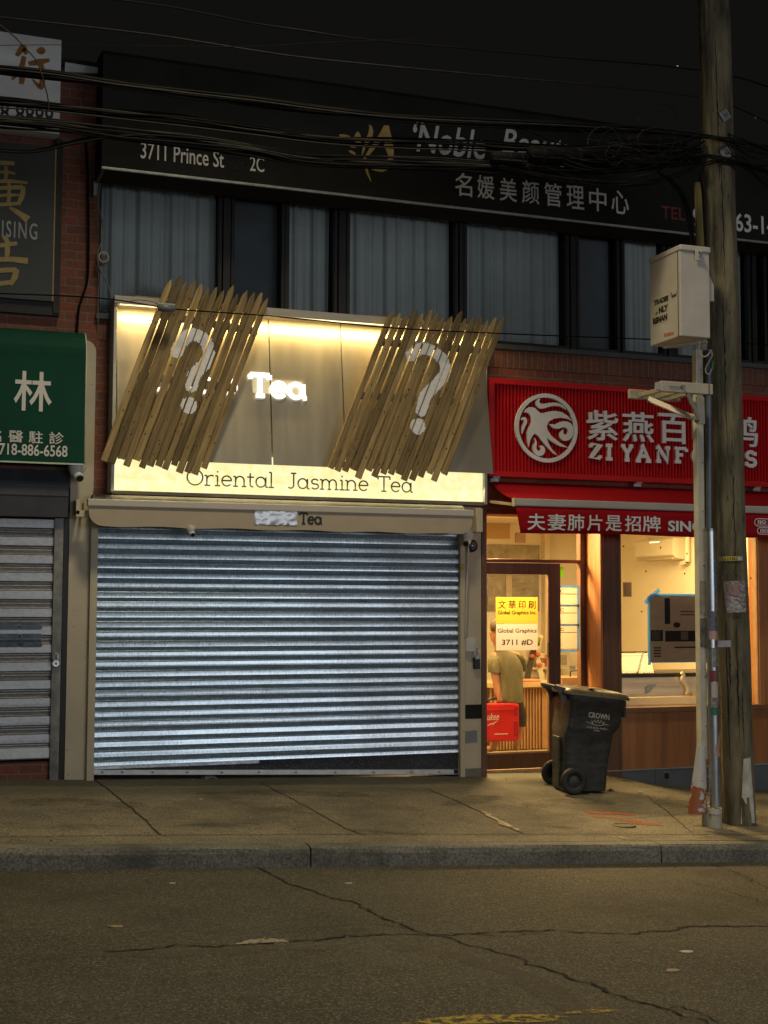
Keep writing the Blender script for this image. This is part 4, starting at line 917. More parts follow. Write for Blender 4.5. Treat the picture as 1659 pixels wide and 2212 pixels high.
# things on the pier beside the door
q = V(1010, 1160, -.14)
t = thing('security_camera', q, 'white bullet camera at the rounded end of the cream valance', 'security camera')
mb = MB(); mb.loft([[q + Vector((math.cos(a_) * rr, math.sin(a_) * rr, z)) for a_ in [2 * math.pi * i / 16 for i in range(16)]] for rr, z in ((.05, .07), (.052, .02), (.045, -.03), (.03, -.06))], True); mb.build('mount', CAMW, t)
c = q + Vector((-.03, -.05, -.05)); d = Vector((-.45, -.8, -.3)).normalized()
mb = MB(); mb.tube([c - d * .03, c + d * .06, c + d * .075], [.036, .038, .034], 14); mb.build('camera_barrel', CAMW, t)
mb = MB(); mb.tube([c + d * .0755, c + d * .082], .029, 14); mb.build('lens', BLK, t)
q = V(1020, 1179, -.07)
o = thing('flood_light', q, 'black unlit round lamp on the pier behind the bullet camera', 'wall lamp')
mb = MB(); mb.loft([[q + Vector((math.cos(a_) * r, y, math.sin(a_) * r * 1.2)) for a_ in [2 * math.pi * i / 20 for i in range(20)]] for r, y in ((.05, .04), (.055, 0), (.05, -.03), (.035, -.034))], True); mb.build('lamp_housing', BLK, o)
mb = MB(); mb.sphere(q + Vector((0, -.03, 0)), .034, 12, 6, 1, .3, 1.2); mb.build('lamp_lens', M('dark_lens', (.08, .09, .1), .1), o)
flex('conduit', [(1012, 1180), (1011, 1200), (1009, 1250), (1007, 1320), (1005.5, 1375)], -.085, .011, M('cream_conduit', (.50, .46, .37), .5), 'thin cream conduit down the pier between the camera and the white box', 'conduit')
a, b = V(1005.5, 1408, -.08), V(1027, 1378, -.08)
o = thing('junction_box', a, 'small white metal box on the pier above the black lock case', 'junction box')
MB().box(a.x, b.x, -.085, -.03, a.z, b.z).build('box_shell', CAMW, o, .004)
MB().box(a.x + .005, b.x - .005, -.089, -.0855, a.z + .005, b.z - .005).build('box_cover', M('cover_white', (.5, .49, .46), .5), o)
a, b = V(1024, 1445, -.07), V(1036, 1411, -.07)
o = thing('lock_box', a, 'black key lock case with a shackle hanging on the cream pier', 'lock box')
MB().box(a.x, b.x, -.085, -.042, a.z, a.z + (b.z - a.z) * .72).build('lock_case', BLK, o, .005)
mb = MB(); c0 = V(1030, 1408, -.065); mb.tube([c0 + Vector(v) for v in ((-.022, 0, -.03), (-.022, 0, .03), (-.01, 0, .048), (.01, 0, .048), (.022, 0, .03), (.022, 0, -.03))], .006, 6); mb.build('shackle', M('bright_steel', (.6, .6, .58)), o)
mb = MB(); mb.box(a.x + .01, b.x - .01, -.088, -.0855, a.z + .1, a.z + .125); mb.build('key_dial', M('steel_plate', (.36, .37, .38)), o)
def sheet(name, x0, y0, x1, y1, Y, mat, label, cat, th=.003, group=None, parent=None):
    a = V(x0, y1, Y); b = V(x1, y0, Y); o = MB().box(a.x, b.x, Y - th, Y, a.z, b.z).build(name, mat, parent)
    return tag(o, label, cat, group) if parent is None else o
sheet('yellow_sticker', 994.5, 1218, 1002.5, 1231, -.0765, M('yellow_paper', (.50, .42, .03), .6, col2=(.3, .26, .05), scale=60), 'tiny yellow sticker on the post beside the wide shutter', 'sticker')
sheet('black_tape_band', 1004.5, 1521.5, 1041, 1553, -.0315, M('black_rubber', (.01, .01, .01)), 'broad band of black tape across the cream pier', 'tape')
mb = MB(); Yq = -.032; pp = [V(1004.5, 1606, Yq), V(1031, 1603, Yq), V(1030, 1577, Yq), V(1004.5, 1580, Yq)]; mb.prism([(p_.x, p_.z) for p_ in pp], XZ(Yq), 0, .003)
o = mb.build('notice_paper', M('grey_paper', (.19, .20, .22), .7, var=.1)); tag(o, 'small grey paper notice stuck on the cream pier under the black band', 'notice')
# ------------------------------------------------------------------ red sign
RED = M('red_enamel', (.50, .009, .013), .42, var=.06, spec=.2)
RS = thing('red_shop_sign', (7, -.2, 2.7), 'red ribbed shop sign with raised white characters and a swallow emblem in a ring', 'sign')
Yr = -.16
x0 = V(1056, 900, Yr).x; x1 = 13.0
zt = (V(1056, 818, Yr).z + V(1593, 850, Yr).z) / 2; zb = (V(1059, 1030, Yr).z + V(1496, 1044, Yr).z) / 2
MB().box(x0, x1, -.10, -.03, zb, zt).build('backing', RED, RS)
fw = .055
mb = MB(); mb.box(x0, x1, Yr, -.10, zt - fw, zt); mb.box(x0, x1, Yr, -.10, zb, zb + fw); mb.box(x0, x0 + .06, Yr - .001, -.10, zb + fw, zt - fw); mb.build('sign_frame', RED, RS, .003)
vs = []; p = .039; n = int((x1 - x0 - .06) / p)
for i in range(n):
    x = x0 + .06 + i * p
    for dx, y in ((0, -.102), (.006, -.126), (.010, -.131), (.022, -.131), (.027, -.126), (.032, -.102)): vs += [(x + dx, y, zb + fw), (x + dx, y, zt - fw)]
m = len(vs) // 2
MB().add(vs, [(2 * i, 2 * i + 2, 2 * i + 3, 2 * i + 1) for i in range(m - 1)]).build('ribbed_face', RED, RS, fixn=False)
WL = M('white_raised_letter', (.74, .76, .78), .35, var=.05)
fnR = XZ(-.135)
Em = lambda zx, zy: V((1950 + zx * .30139) / 1.82278, (1480 + zy * .30139) / 1.82278, -.15)
def epoly(pts): return [(Em(*q).x, Em(*q).z) for q in pts]
mb = MB()
cE = Em(665, 683); rE = (Em(665, 233).z - Em(665, 1133).z) / 2; cE = Vector((cE.x, 0, (Em(665, 233).z + Em(665, 1133).z) / 2))
ringo = [(cE.x + rE * math.cos(R(t)), cE.z + rE * math.sin(R(t))) for t in range(0, 360, 6)]; ri = rE * .885
n = 60
vs = []
for d in (.001, .03):
    for rr_ in (rE, ri):
        vs += [fnR(cE.x + rr_ * math.cos(R(t)), cE.z + rr_ * math.sin(R(t)), d) for t in range(0, 360, 6)]
fs = []
for i in range(n):
    j = (i + 1) % n
    fs += [(2 * n + i, 2 * n + j, 3 * n + j, 3 * n + i), (i, j, 2 * n + j, 2 * n + i), (n + i, 3 * n + i, 3 * n + j, n + j)]
mb.add(vs, fs)
bird = [(372, 480), (395, 435), (440, 410), (500, 415), (540, 450), (570, 480), (610, 490), (680, 470), (770, 458), (860, 475), (930, 520), (1000, 590), (930, 560), (850, 548), (760, 560), (690, 600), (665, 660), (680, 720), (730, 790), (830, 870), (940, 935), (850, 925), (760, 880), (665, 812), (690, 890), (740, 970), (810, 1040), (740, 1005), (660, 920), (600, 850), (550, 780), (510, 755), (475, 790), (450, 840), (432, 930), (415, 860), (410, 750), (425, 690), (470, 610), (460, 540), (430, 490), (400, 475)]
fl1 = [(585, 300), (545, 310), (522, 345), (530, 390), (570, 425), (630, 428), (700, 405), (780, 395), (850, 405), (920, 445), (870, 385), (800, 355), (700, 355), (640, 365), (595, 365), (570, 345), (575, 315)]
fl2 = [(692, 628), (740, 635), (790, 630), (850, 600), (920, 598), (980, 625), (1012, 690), (1010, 770), (975, 825), (920, 850), (870, 840), (838, 800), (838, 750), (865, 712), (885, 705), (880, 740), (900, 768), (930, 765), (945, 730), (930, 690), (880, 672), (830, 690), (780, 692), (730, 670)]
fl3 = [(325, 575), (345, 545), (380, 542), (405, 565), (408, 610), (385, 660), (365, 710), (348, 760), (342, 700), (352, 650), (368, 610), (360, 580)]
fl4 = [(505, 808), (525, 840), (535, 880), (530, 940), (545, 975), (580, 980), (590, 950), (570, 925), (590, 910), (625, 925), (642, 960), (635, 1010), (600, 1045), (550, 1045), (505, 1010), (485, 960), (490, 910), (515, 870)]
for pl in (bird, fl1, fl2, fl3, fl4):
    sm = [(v.x, v.y) for v in spline([Vector((a, b, 0)) for a, b in pl + pl[:1]], 3)][:-1] if pl is not bird else pl
    mb.prism(epoly(sm), fnR, .001, .03)
mb.build('swallow_emblem', WL, RS)
for i, (ch, xa, xb) in enumerate((('紫', 1268, 1335), ('燕', 1345, 1412), ('百', 1423, 1487), ('味', 1497, 1561), ('鸭', 1573, 1636))):
    a = V(xa, 950 + i * 3.2, -.16); b = V(xb, 889 + i * 3.2, -.16)
    put_text(ch, fnR, a.x, a.z, b.x, b.z, .03, bold=.012).build('letter', WL, RS, fixn=False)
for ch, xa, xb, y1, y0 in (('Z', 1274.5, 1299, 961, 989), ('I', 1309, 1325, 962.5, 991), ('Y', 1343, 1368, 964, 993), ('A', 1374, 1407, 966, 995), ('N', 1418, 1449, 968, 996), ('F', 1458, 1484.5, 969.5, 997), ('O', 1496, 1526, 972, 1000), ('O', 1536, 1565, 974, 1002), ('D', 1573, 1601, 975.5, 1004), ('S', 1611, 1635, 977, 1006)):
    a = V(xa, y0, -.16); b = V(xb, y1, -.16); slab_text(ch, fnR, a.x, a.z, b.z - a.z, b.x - a.x, .03, .26).build('letter', WL, RS)

# red awning below it
RA = thing('red_awning', (7.3, -.4, 2.2), 'red folding awning with a white front bar and a lettered valance over the lit shop', 'awning')
REDC = M('red_canvas', (.33, .007, .013), .85, spec=.1, var=.08, bump=.06, bscale=200)
Yf = -.62
xw = V(1058, 1040, -.05).x; zw = V(1058, 1040, -.05).z
xf = V(1111, 1084, Yf).x; zf0 = (V(1111, 1075, Yf).z + V(1497, 1090, Yf).z) / 2; zf1 = (V(1111, 1093, Yf).z + V(1498, 1105, Yf).z) / 2
mb = MB(); n = 12; vs = []
for i in range(n + 1):
    t = i / n; y = -.05 + (Yf + .05) * t; z = zw + (zf0 - .01 - zw) * t - .03 * math.sin(math.pi * t); xx = xw + (xf - xw) * t
    vs += [(xx, y, z), (13.0, y, z)]
MB().add(vs, [(2 * i, 2 * i + 1, 2 * i + 3, 2 * i + 2) for i in range(n)], True).build('canopy', REDC, RA, fixn=False)
MB().box(xf, 13.0, Yf - .03, Yf + .03, zf1, zf0).build('front_bar', M('white_bar', (.42, .40, .38), .4, var=.05), RA, .012)
MB().box(xf - .012, xf - .001, Yf - .032, Yf + .032, zf1 - .003, zf0 + .003).build('end_cap', M('cap_cream', (.42, .37, .25), .5), RA, .004)
zv = (V(1122, 1153, Yf).z + V(1498, 1157, Yf).z) / 2
xv = V(1122, 1150, Yf).x; n = 60; vs = []
for i in range(n + 1):
    t = i / n; 
    for j in range(5):
        s_ = j / 4; x = (xf + .01) * (1 - s_) + xv * s_ if i == 0 else (xf + .01 + (13 - xf - .01) * t); x = x + (xv - xf) * s_ * (1 - t) if i else x
        vs.append((x, Yf - .012 + s_ * .012 * math.sin(x * 5.3) , zf1 + (zv + .006 * math.sin(x * 3.1) - zf1) * s_))
o = MB().add(vs, [(i * 5 + j, (i + 1) * 5 + j, (i + 1) * 5 + j + 1, i * 5 + j + 1) for i in range(n) for j in range(4)], True).build('valance', REDC, RA, fixn=False)
sm_ = o.modifiers.new('Solidify', 'SOLIDIFY'); sm_.thickness = .003
fnVa = XZ(Yf - .026); fnc = lambda px, py: V(px, py, Yf - .026)
for i, (ch, xa, xb) in enumerate((('夫', 1139, 1178), ('妻', 1183, 1222), ('肺', 1226, 1262), ('片', 1268, 1301), ('是', 1308, 1343), ('招', 1350, 1384), ('牌', 1388, 1427))):
    a = fnc(xa, 1145 + i * .55); b = fnc(xb, 1110 + i * .9); put_text(ch, fnVa, a.x, a.z, b.x, b.z, .003, bold=.010).build('letter', WL, RA, fixn=False)
a = fnc(1443, 1148); b = fnc(1611, 1129); put_text('SINCE 1989', fnVa, a.x, a.z, b.x, b.z, .003, bold=.03).build('lettering', WL, RA, fixn=False)
for y0, y1, xs in ((1136, 1121, 1630), (1153.5, 1140, 1636)):
    a = fnc(xs, y0); b = fnc(xs + 96, y1 + 2); h = (b.z - a.z) / 2; cz = (a.z + b.z) / 2
    pts = [(a.x + h + h * math.cos(R(t)), cz + h * math.sin(R(t))) for t in range(90, 271, 20)] + [(b.x - h + h * math.cos(R(t)), cz + h * math.sin(R(t))) for t in range(-90, 91, 20)]
    mb = MB(); mb.strip(pts + pts[:1], .008, fnVa, 0, .003); mb.build('outline_badge', WL, RA)
    put_text('股票代码', fnVa, a.x + h * .8, cz - h * .62, b.x - h * .8, cz + h * .62, .003, bold=.01).build('lettering', WL, RA, fixn=False)
BRK = M('bracket_grey', (.34, .34, .34), .5, .4)
for px, py in ((1064, 1034), (1371, 1045), (1627, 1055)):
    q = V(px, py, -.06); mb = MB(); mb.box(q.x - .03, q.x + .05, -.14, -.03, q.z - .005, q.z + .025); mb.box(q.x - .06, q.x + .03, -.15, -.05, q.z - .04, q.z - .006); mb.build('awning_bracket', BRK, RA, .004)
mb = MB(); mb.bar(V(1054, 1083, -.08), V(1112, 1090, Yf + .04), .05, .03); mb.build('folding_arm', M('tan_arm', (.28, .17, .10), .5), RA, .004)

# ------------------------------------------------------------------ the wooden shop front
WOODD = M('dark_wood', (.17, .078, .036), .5, stretch=(9, 9, .7), scale=2.5, col2=(.085, .038, .020), bump=.12, bscale=6)
WOODO = M('orange_wood', (.52, .22, .085), .45, stretch=(7, 7, .5), scale=2.4, col2=(.34, .13, .05), bump=.06, bscale=5)
WOODP = M('brown_panel_wood', (.38, .155, .050), .5, stretch=(5, 5, .45), scale=1.8, col2=(.22, .085, .03), bump=.06, bscale=5)
TILE = M('grey_plinth_tile', (.10, .115, .13), .4, var=.15, scale=3, bump=.05)
CLEAR = glass_mat('shop_glass', (1, 1, 1), .01, 1.35)
SF = thing('wooden_shopfront', (7, 0, 0), 'brown timber shop front with glazed door and lit window under the red awning', 'shop front')
YD, YFn = .30, -.05
dx = lambda px: V(px, 1400, YD).x
dz = lambda py, px=1130: V(px, py, YD).z
xp0, xp1 = V(1041, 1400, YFn).x, V(1052, 1400, YFn).x
ztopf = V(1055, 1098, YFn).z
zfl = -.155
MB().box(xp0 + .001, xp1, YFn, YD + .06, zf(5.4) - .1, ztopf).build('post', WOODD, SF, .003)
xret = (dx(1264) + V(1308, 1400, YFn).x) / 2
MB().box(xp1 + .001, xret + .1, YD - .02, YD + .08, dz(1117), ztopf + .02).build('header', M('orange_wood', (.32, .125, .045)), SF, .003)
MB().box(xp1 + .001, xret - .001, YD - .03, YD - .021, dz(1116), dz(1104.5)).build('header_trim', M('pale_wood', (.42, .24, .12), .5), SF)
xj = dx(1253)
MB().box(xj, xret - .002, YD - .02, YD + .07, zfl - .1, dz(1117) - .001).build('door_jamb', WOODD, SF, .004)
MB().box(xp1 + .002, xj - .001, YD - .015, YD + .06, dz(1215), dz(1208)).build('transom_bar', M('red_wood', (.20, .06, .03), .5), SF, .003)
def pane(x0, x1, y, z0, z1, parent): return MB().add([(x0, y, z0), (x1, y, z0), (x1, y, z1), (x0, y, z1)], [(0, 1, 2, 3)]).build('pane', CLEAR, parent, fixn=False)
pane(xp1, xj, YD + .02, dz(1208), dz(1117), SF)
# door leaf
xs0, xs1 = dx(1183), dx(1208); xL = xp1 - .09
mb = MB(); mb.box(xs0, xs1, YD - .035, YD + .015, dz(1659), dz(1216.5)); mb.box(xL, xs0 - .0005, YD - .033, YD + .013, dz(1241), dz(1216.5)); mb.box(xL, xs0 - .0005, YD - .033, YD + .013, dz(1659), dz(1626)); mb.box(xL, xL + .08, YD - .032, YD + .012, dz(1626), dz(1241))
door = mb.build('door', WOODD, SF, .003)
pane(xL + .08, xs0, YD - .01, dz(1626), dz(1241), door)
mb = MB(); mb.box(xL + .08, xs0 - .001, YD - .036, YD - .0335, dz(1626) - .0, dz(1622.5)); mb.box(xs0 - .012, xs0 - .0012, YD - .036, YD - .0335, dz(1622), dz(1241)); mb.build('glazing_bead', M('pale_wood', (.42, .24, .12)), door)
mb = MB(); q = V(1184.5, 1388, YD - .06); mb.box(q.x - .005, q.x + .012, YD - .075, YD - .036, q.z - .16, q.z + .0); mb.build('handle', M('dark_handle', (.05, .03, .02), .4), door, .004)
MB().box(xL, xret, YD - .06, YD + .10, zfl - .1, dz(1661)).build('threshold', M('pale_threshold', (.46, .34, .22), .4), SF, .003)
pane(xs1 + .006, xj, YD + .0, dz(1655), dz(1215), SF)
MB().box(xs1 + .006, xj - .001, YD - .015, YD + .03, dz(1660), dz(1630)).build('side_light_rail', WOODD, SF, .003)
# boarded return beside the recessed door
mb = MB(); w3 = (YD - YFn - .02) / 3
for i in range(3): mb.box(xret - .022, xret + .02, YFn + .01 + i * w3 + .0015, YFn + .01 + (i + 1) * w3 - .0015, zfl - .2, ztopf)
mb.box(xret - .012, xret + .018, YFn + .012, YD - .02, zfl - .2, ztopf - .002)
mb.build('return_board', WOODO, SF)
xq0, xq1 = V(1308, 1400, YFn).x, V(1342, 1400, YFn).x
mb = MB(); m_ = xq0 + (xq1 - xq0) * .8; mb.box(xq0 - .02, m_ - .0015, YFn - .012, .16, zf(7.2) - .3, ztopf); mb.box(m_ + .0015, xq1, YFn - .010, .16, zf(7.2) - .3, ztopf); mb.build('post', WOODD, SF, .002)
# window wall
zs1 = (V(1395, 1524, YFn).z + V(1655, 1524, YFn).z) / 2; zs0 = zs1 - .055
zpb = (V(1323, 1660, YFn).z + V(1659, 1652, YFn).z) / 2
xw1 = V(1641, 1400, YFn).x
mb = MB(); xx = xq1 + .002; k = 0
while xx < 12.9:
    x2 = xx + (.29, .22, .36, .27)[k % 4]; mb.box(xx + .001, x2 - .001, YFn + .012 + (k % 2) * .0015, .14, zpb, zs0); xx = x2; k += 1
mb.build('wall_panel', WOODP, SF)
mb = MB(); xx = xq0 - .02; 
while xx < 12.9: mb.box(xx + .0015, xx + .597, YFn - .004, .14, -1.2, zpb - .012); xx += .6
mb.build('tile_plinth', TILE, SF)
MB().box(xq0 - .02, 13, YFn - .014, .12, zpb - .0115, zpb - .0005).build('plinth_cap', M('plinth_cap_grey', (.26, .27, .27), .4), SF)
MB().box(xq1 + .001, 13, YFn - .045, .18, zs0 + .001, zs1).build('sill', M('sill_wood', (.22, .11, .05), .45, col2=(.14, .07, .03)), SF, .004)
zwt_ = V(1400, 1120, YFn).z
pane(xq1, xw1, YFn + .04, zs1, zwt_, SF)
MB().box(xw1, xw1 + .06, YFn, .14, zs1, ztopf).box(xw1 + .062, xw1 + .15, YFn + .01, .12, zs1, ztopf).build('window_jamb', WOODO, SF, .003); MB().box(11.3, 13, YFn, .14, zs1, ztopf).build('window_jamb', WOODO, SF, .003)
pane(xw1 + .15, 11.3, YFn + .04, zs1, zwt_, SF)
MB().box(xret + .1005, 13, YFn + .01, .20, zwt_, ztopf).build('window_head', WOODD, SF)
MB().box(xw1 - .012, xw1 - .001, YFn + .02, .05, zs1, zwt_).build('window_bead', M('pale_wood', (.42, .24, .12)), SF)
# vents in the plinth
q = V(1440, 1676, YFn - .01)
mb = MB(); mb.box(q.x - .05, q.x + .05, YFn - .012, YFn - .004, q.z - .045, q.z + .045); o = mb.build('outlet_plate', M('plate_grey', (.13, .135, .14), .5), SF, .003)
MB().box(q.x - .028, q.x + .028, YFn - .0145, YFn - .0122, q.z - .03, q.z + .03).build('outlet_hole', M('black_plastic', (.012, .012, .013)), SF)
# little concrete ramp at the step
a = V(1318, 1655, YFn - .01)
mb = MB(); gx = a.x; mb.add([(gx - .05, -.06, zfl - .02), (gx + .62, -.06, zf(gx + .62) + .004), (gx + .42, -.42, ground(gx + .42, -.42) + .005), (gx - .05, -.42, ground(gx - .05, -.42) + .006), (gx - .05, -.06, -.6), (gx + .62, -.06, -.6), (gx + .42, -.42, -.6), (gx - .05, -.42, -.6)], [(0, 1, 2, 3), (4, 5, 6, 7), (0, 4, 5, 1), (1, 5, 6, 2), (2, 6, 7, 3), (3, 7, 4, 0)])
o = mb.build('door_ramp', KERB); o['kind'] = 'structure'

# ------------------------------------------------------------------ inside the lit shop
WALLI = M('cream_shop_wall', (.78, .70, .54), .8, var=.02)
X0i, X1i, Y1i, ZC = xp0 - .5, 9.3, 4.7, 2.75
def st(name, mb, mat): return struct(mb.build(name, mat))
st('shop_floor', MB().box(X0i, 11, YD + .1, Y1i, zfl - .1, zfl), M('shop_floor_tile', (.36, .30, .22), .4, var=.1))
st('shop_floor', MB().box(xret + .03, 11, .15, YD + .1, zfl - .1, zfl), M('shop_floor_tile', (.36, .30, .22)))
mb = MB(); mb.box(X0i, X1i, Y1i, Y1i + .1, zfl, ZC); st('back_wall', mb, WALLI)
mb = MB(); mb.box(X1i, X1i + .1, .16, Y1i, zfl, ZC); st('side_wall', mb, WALLI)
mb = MB(); mb.box(X0i - .1, X0i, YD + .1, Y1i, zfl, ZC); st('side_wall', mb, WALLI)
mb = MB(); mb.box(X0i, X1i, .2, Y1i, ZC, ZC + .1); st('ceiling', mb, WALLI)
lamp('shop_ceiling_light', 'AREA', (5.75, 1.6, ZC - .05), (5.75, 1.6, 0), 90, (1, .71, .28), 1.2, 1.2)
lamp('shop_ceiling_light', 'AREA', (8.2, 1.15, ZC - .05), (8.2, 1.15, 0), 95, (1, .71, .28), 1.2, 1.2)
lamp('added_door_spill_light', 'AREA', (5.85, .85, ZC - .10), (6.05, -1.6, -.2), 130, (1, .66, .27), .6, .4, R(120))  # added lamp, aimed out through the doorway to brighten the pavement
# pictures and boards on the back wall
def back(name, x0, y0, x1, y1, mat, label, cat, Y=Y1i - .004, th=.02, group=None): return sheet(name, x0, y0, x1, y1, Y, mat, label, cat, th, group)
PIC = M('dark_picture', (.20, .17, .11), .4, col2=(.42, .36, .24), scale=7)
PIC2 = M('grey_print', (.34, .29, .20), .5, col2=(.24, .2, .13), scale=5)
back('mural_panel', 1046, 1178, 1164, 1207, PIC, 'dark framed landscape mural seen through the pane above the door', 'picture')
back('board', 1046, 1120, 1100, 1163, M('tan_board', (.50, .33, .18), .6, var=.04), 'plain tan board high on the back wall of the lit shop', 'board')
back('paper_notice', 1113, 1152, 1134, 1172, M('pink_paper', (.55, .36, .30), .7, col2=(.4, .25, .22), scale=40), 'small pinkish paper high on the shop back wall', 'notice')
o = thing('screen_panel', V(1100, 1280, Y1i - .05), 'grey brown patterned screen with square openings behind the glass door', 'wall panel')
a = V(1046, 1320, Y1i - .03); b = V(1164, 1242, Y1i - .03); MB().box(a.x, b.x, Y1i - .03, Y1i - .006, a.z, b.z).build('screen_board', PIC2, o)
for qx0, qx1, qy0, qy1 in ((1054, 1085, 1246, 1318), (1108, 1162, 1244, 1258), (1106, 1150, 1270, 1318)):
    c = V(qx0, qy1, Y1i - .04); d = V(qx1, qy0, Y1i - .04); MB().box(c.x, d.x, Y1i - .04, Y1i - .031, c.z, d.z).build('inset_picture', PIC, o)
mb = MB(); mb.box(V(1090, 1300, Y1i).x, V(1103, 1300, Y1i).x, Y1i - .05, Y1i - .0305, V(1100, 1320, Y1i).z, V(1100, 1243, Y1i).z); mb.build('fluted_strip', M('pale_strip', (.5, .42, .28), .6), o)
mb = MB(); c = V(1170, 1500, Y1i); mb.box(c.x, c.x + .09, Y1i - .12, Y1i, zfl, ZC - .001); o = mb.build('wall_column', M('cream_column', (.70, .60, .42), .6, var=.03)); tag(o, 'narrow cream column against the back wall beside the picture screen', 'column')
# split air conditioner on the side wall
xa_ = X1i - .20
yn = VX(1453, 1190, xa_).y; yf = VX(1372, 1190, xa_).y
zt_ = VX(1453, 1162, xa_).z; zb_ = VX(1453, 1203, xa_).z
AC = thing('air_conditioner', (X1i, yn, zb_), 'white split air conditioner high on the lit shop side wall', 'air conditioner')
ACW = M('warm_white_plastic', (.72, .66, .52), .4, var=.02)
mb = MB(); sec = [(X1i - .001, zt_), (xa_ + .02, zt_), (xa_, zt_ - .02), (xa_, zb_ + .03), (xa_ + .05, zb_ - .01), (X1i - .001, zb_ - .03)]
mb.loft([[Vector((x, y, z)) for x, z in sec] for y in (yn, yf)], True, smooth=False); mb.build('casing', ACW, AC, .006)
MB().box(xa_ + .008, xa_ + .06, yn + .03, yf - .03, zb_ - .024, zb_ - .006).build('louvre', M('shade_plastic', (.45, .38, .26), .5), AC)
cA = VX(1413, 1171, xa_ - .004); MB().box(xa_ - .006, xa_ - .0005, cA.y - .12, cA.y + .12, cA.z - .008, cA.z + .006).build('display', M('display_white', (1, 1, .9), .5, emit=(1, .95, .8), estr=1.0), AC)
pp = [(X1i - .06, yn - .12, zt_ + .3), (X1i - .06, yn - .12, zb_ - .0), (X1i - .06, yn - .10, zb_ - .06), (X1i - .06, yn + .02, zb_ - .085)]
MB().tube(spline(pp, 5), .03, 10).build('pipe_cover', ACW, AC)
# small screw heads / dark suction marks on the window
SD = M('rust_dot', (.16, .05, .02), .6)
mb = MB()
for px, py in ((1347, 1180), (1427, 1183), (1484, 1196), (1395, 1234), (1479, 1239), (1386, 1321), (1646, 1221), (1622, 1249), (1643, 1293)):
    q = V(px, py, YFn + .036); mb.sphere(q, .010, 8, 5, 1, .5, 1)
mb.build('adhesive_dot', SD, SF)
# cardboard sheet taped inside the window
Yc = YFn + .055
CARD = M('brown_cardboard', (.48, .30, .17), .8, var=.10, scale=5, stretch=(1, 1, 4))
CI = M('cardboard_print', (.022, .016, .012), .8)
CBD = thing('cardboard_sheet', V(1460, 1360, Yc), 'printed brown cardboard sheet taped inside the window with blue tape', 'cardboard')
a = V(1404, 1430, Yc); b = V(1560, 1286, Yc); MB().box(a.x, b.x, Yc, Yc + .006, a.z, b.z).build('cardboard', CARD, CBD)
def cp(name, x0, y0, x1, y1, mat, d=.0012): 
    c = V(x0, y1, Yc); e = V(x1, y0, Yc); return MB().box(c.x, e.x, Yc - d, Yc - .0002, c.z, e.z).build(name, mat, CBD)
cp('print_bar', 1436, 1292, 1447, 1348, CI); cp('print_panel', 1406, 1361, 1432, 1385, CI); cp('print_panel', 1437, 1362, 1560, 1386, CI); cp('print_line', 1470, 1320, 1500, 1322, CI); cp('print_line', 1470, 1327, 1500, 1329, CI)
cp('print_window', 1471, 1364, 1486, 1382, M('card_light', (.16, .10, .055), .8), .002); cp('print_window', 1408, 1363, 1426, 1383, M('card_photo', (.14, .09, .05), .8, col2=(.05, .03, .02), scale=30), .002)
mb = MB(); c = V(1462, 1350, Yc); mb.prism([(c.x + .045 * math.cos(R(t)), c.z + .03 * math.sin(R(t))) for t in range(0, 360, 24)], XZ(Yc), .0003, .0012); mb.build('print_mark', CI, CBD)
for yy in (1398, 1404, 1410, 1416): cp('print_line', 1412, yy, 1428, yy + 3, CI)
cp('print_line', 1457, 1396, 1540, 1400, CI)
BT = TR('blue_tape', (.32, .58, .85), .6)
cp('tape', 1404.5, 1283, 1560, 1288.5, BT, .003); cp('tape', 1399.5, 1287, 1404, 1437, BT, .0035); cp('tape', 1404.5, 1427, 1560, 1432, BT, .0034)
mb = MB(); c, d = V(1393, 1302, Yc - .004), V(1424, 1274, Yc - .004); mb.strip([(c.x, c.z), (d.x, d.z)], .045, XZ(Yc - .004), 0, .001); mb.build('tape', BT, CBD)
sheet('clear_pocket', 1346, 1258, 1364, 1289, Yc, TR('beige_pocket', (.42, .32, .22)), 'small beige paper pocket stuck on the window glass', 'paper pocket')
# display case in the window
DC = thing('display_case', (7.8, .5, .4), 'glass and steel food display case standing behind the big window', 'display case')
STL = M('brushed_steel', (.68, .65, .57), .4, .4, var=.12, stretch=(.2, 1, 8), scale=3)
TRIM = M('black_trim', (.03, .03, .022), .4)
Yk = .26
cx0 = V(1335, 1450, Yk).x; cx1 = V(1597, 1450, Yk).x
cz = lambda py: V(1450, py, Yk).z
MB().box(cx0, cx1, Yk, .95, cz(1503), cz(1462)).build('steel_front', STL, DC, .004)
mb = MB(); mb.box(cx0, cx1, Yk - .012, Yk - .001, cz(1481), cz(1479)); mb.box(cx0, cx1, Yk - .012, Yk - .001, cz(1500), cz(1497)); mb.build('steel_ledge', M('pale_ledge', (.6, .55, .42), .4), DC)
MB().box(cx0, cx1 + .3, .13, Yk - .013, zs1 + .001, cz(1503)).build('base_shelf', M('cream_shelf', (.66, .58, .40), .4, var=.04), DC, .003)
MB().box(cx0, cx1, Yk - .01, .96, cz(1461.5), cz(1454)).build('top_trim', TRIM, DC)
mb = MB(); mb.bar((cx0, .62, cz(1412)), (cx1, .62, cz(1412)), .025, .025); mb.bar((cx0, .62, cz(1419)), (V(1400, 1420, .62).x, .62, cz(1419)), .012, .012); mb.bar((V(1378, 1452, Yk).x, Yk + .01, cz(1453)), (V(1399, 1428, .5).x, .6, cz(1414)), .02, .02); mb.build('top_frame', TRIM, DC)
MB().add([(cx0, Yk + .02, cz(1453)), (cx1, Yk + .02, cz(1453)), (cx1, .60, cz(1412)), (cx0, .60, cz(1412))], [(0, 1, 2, 3)]).build('glass_front', CLEAR, DC, fixn=False)
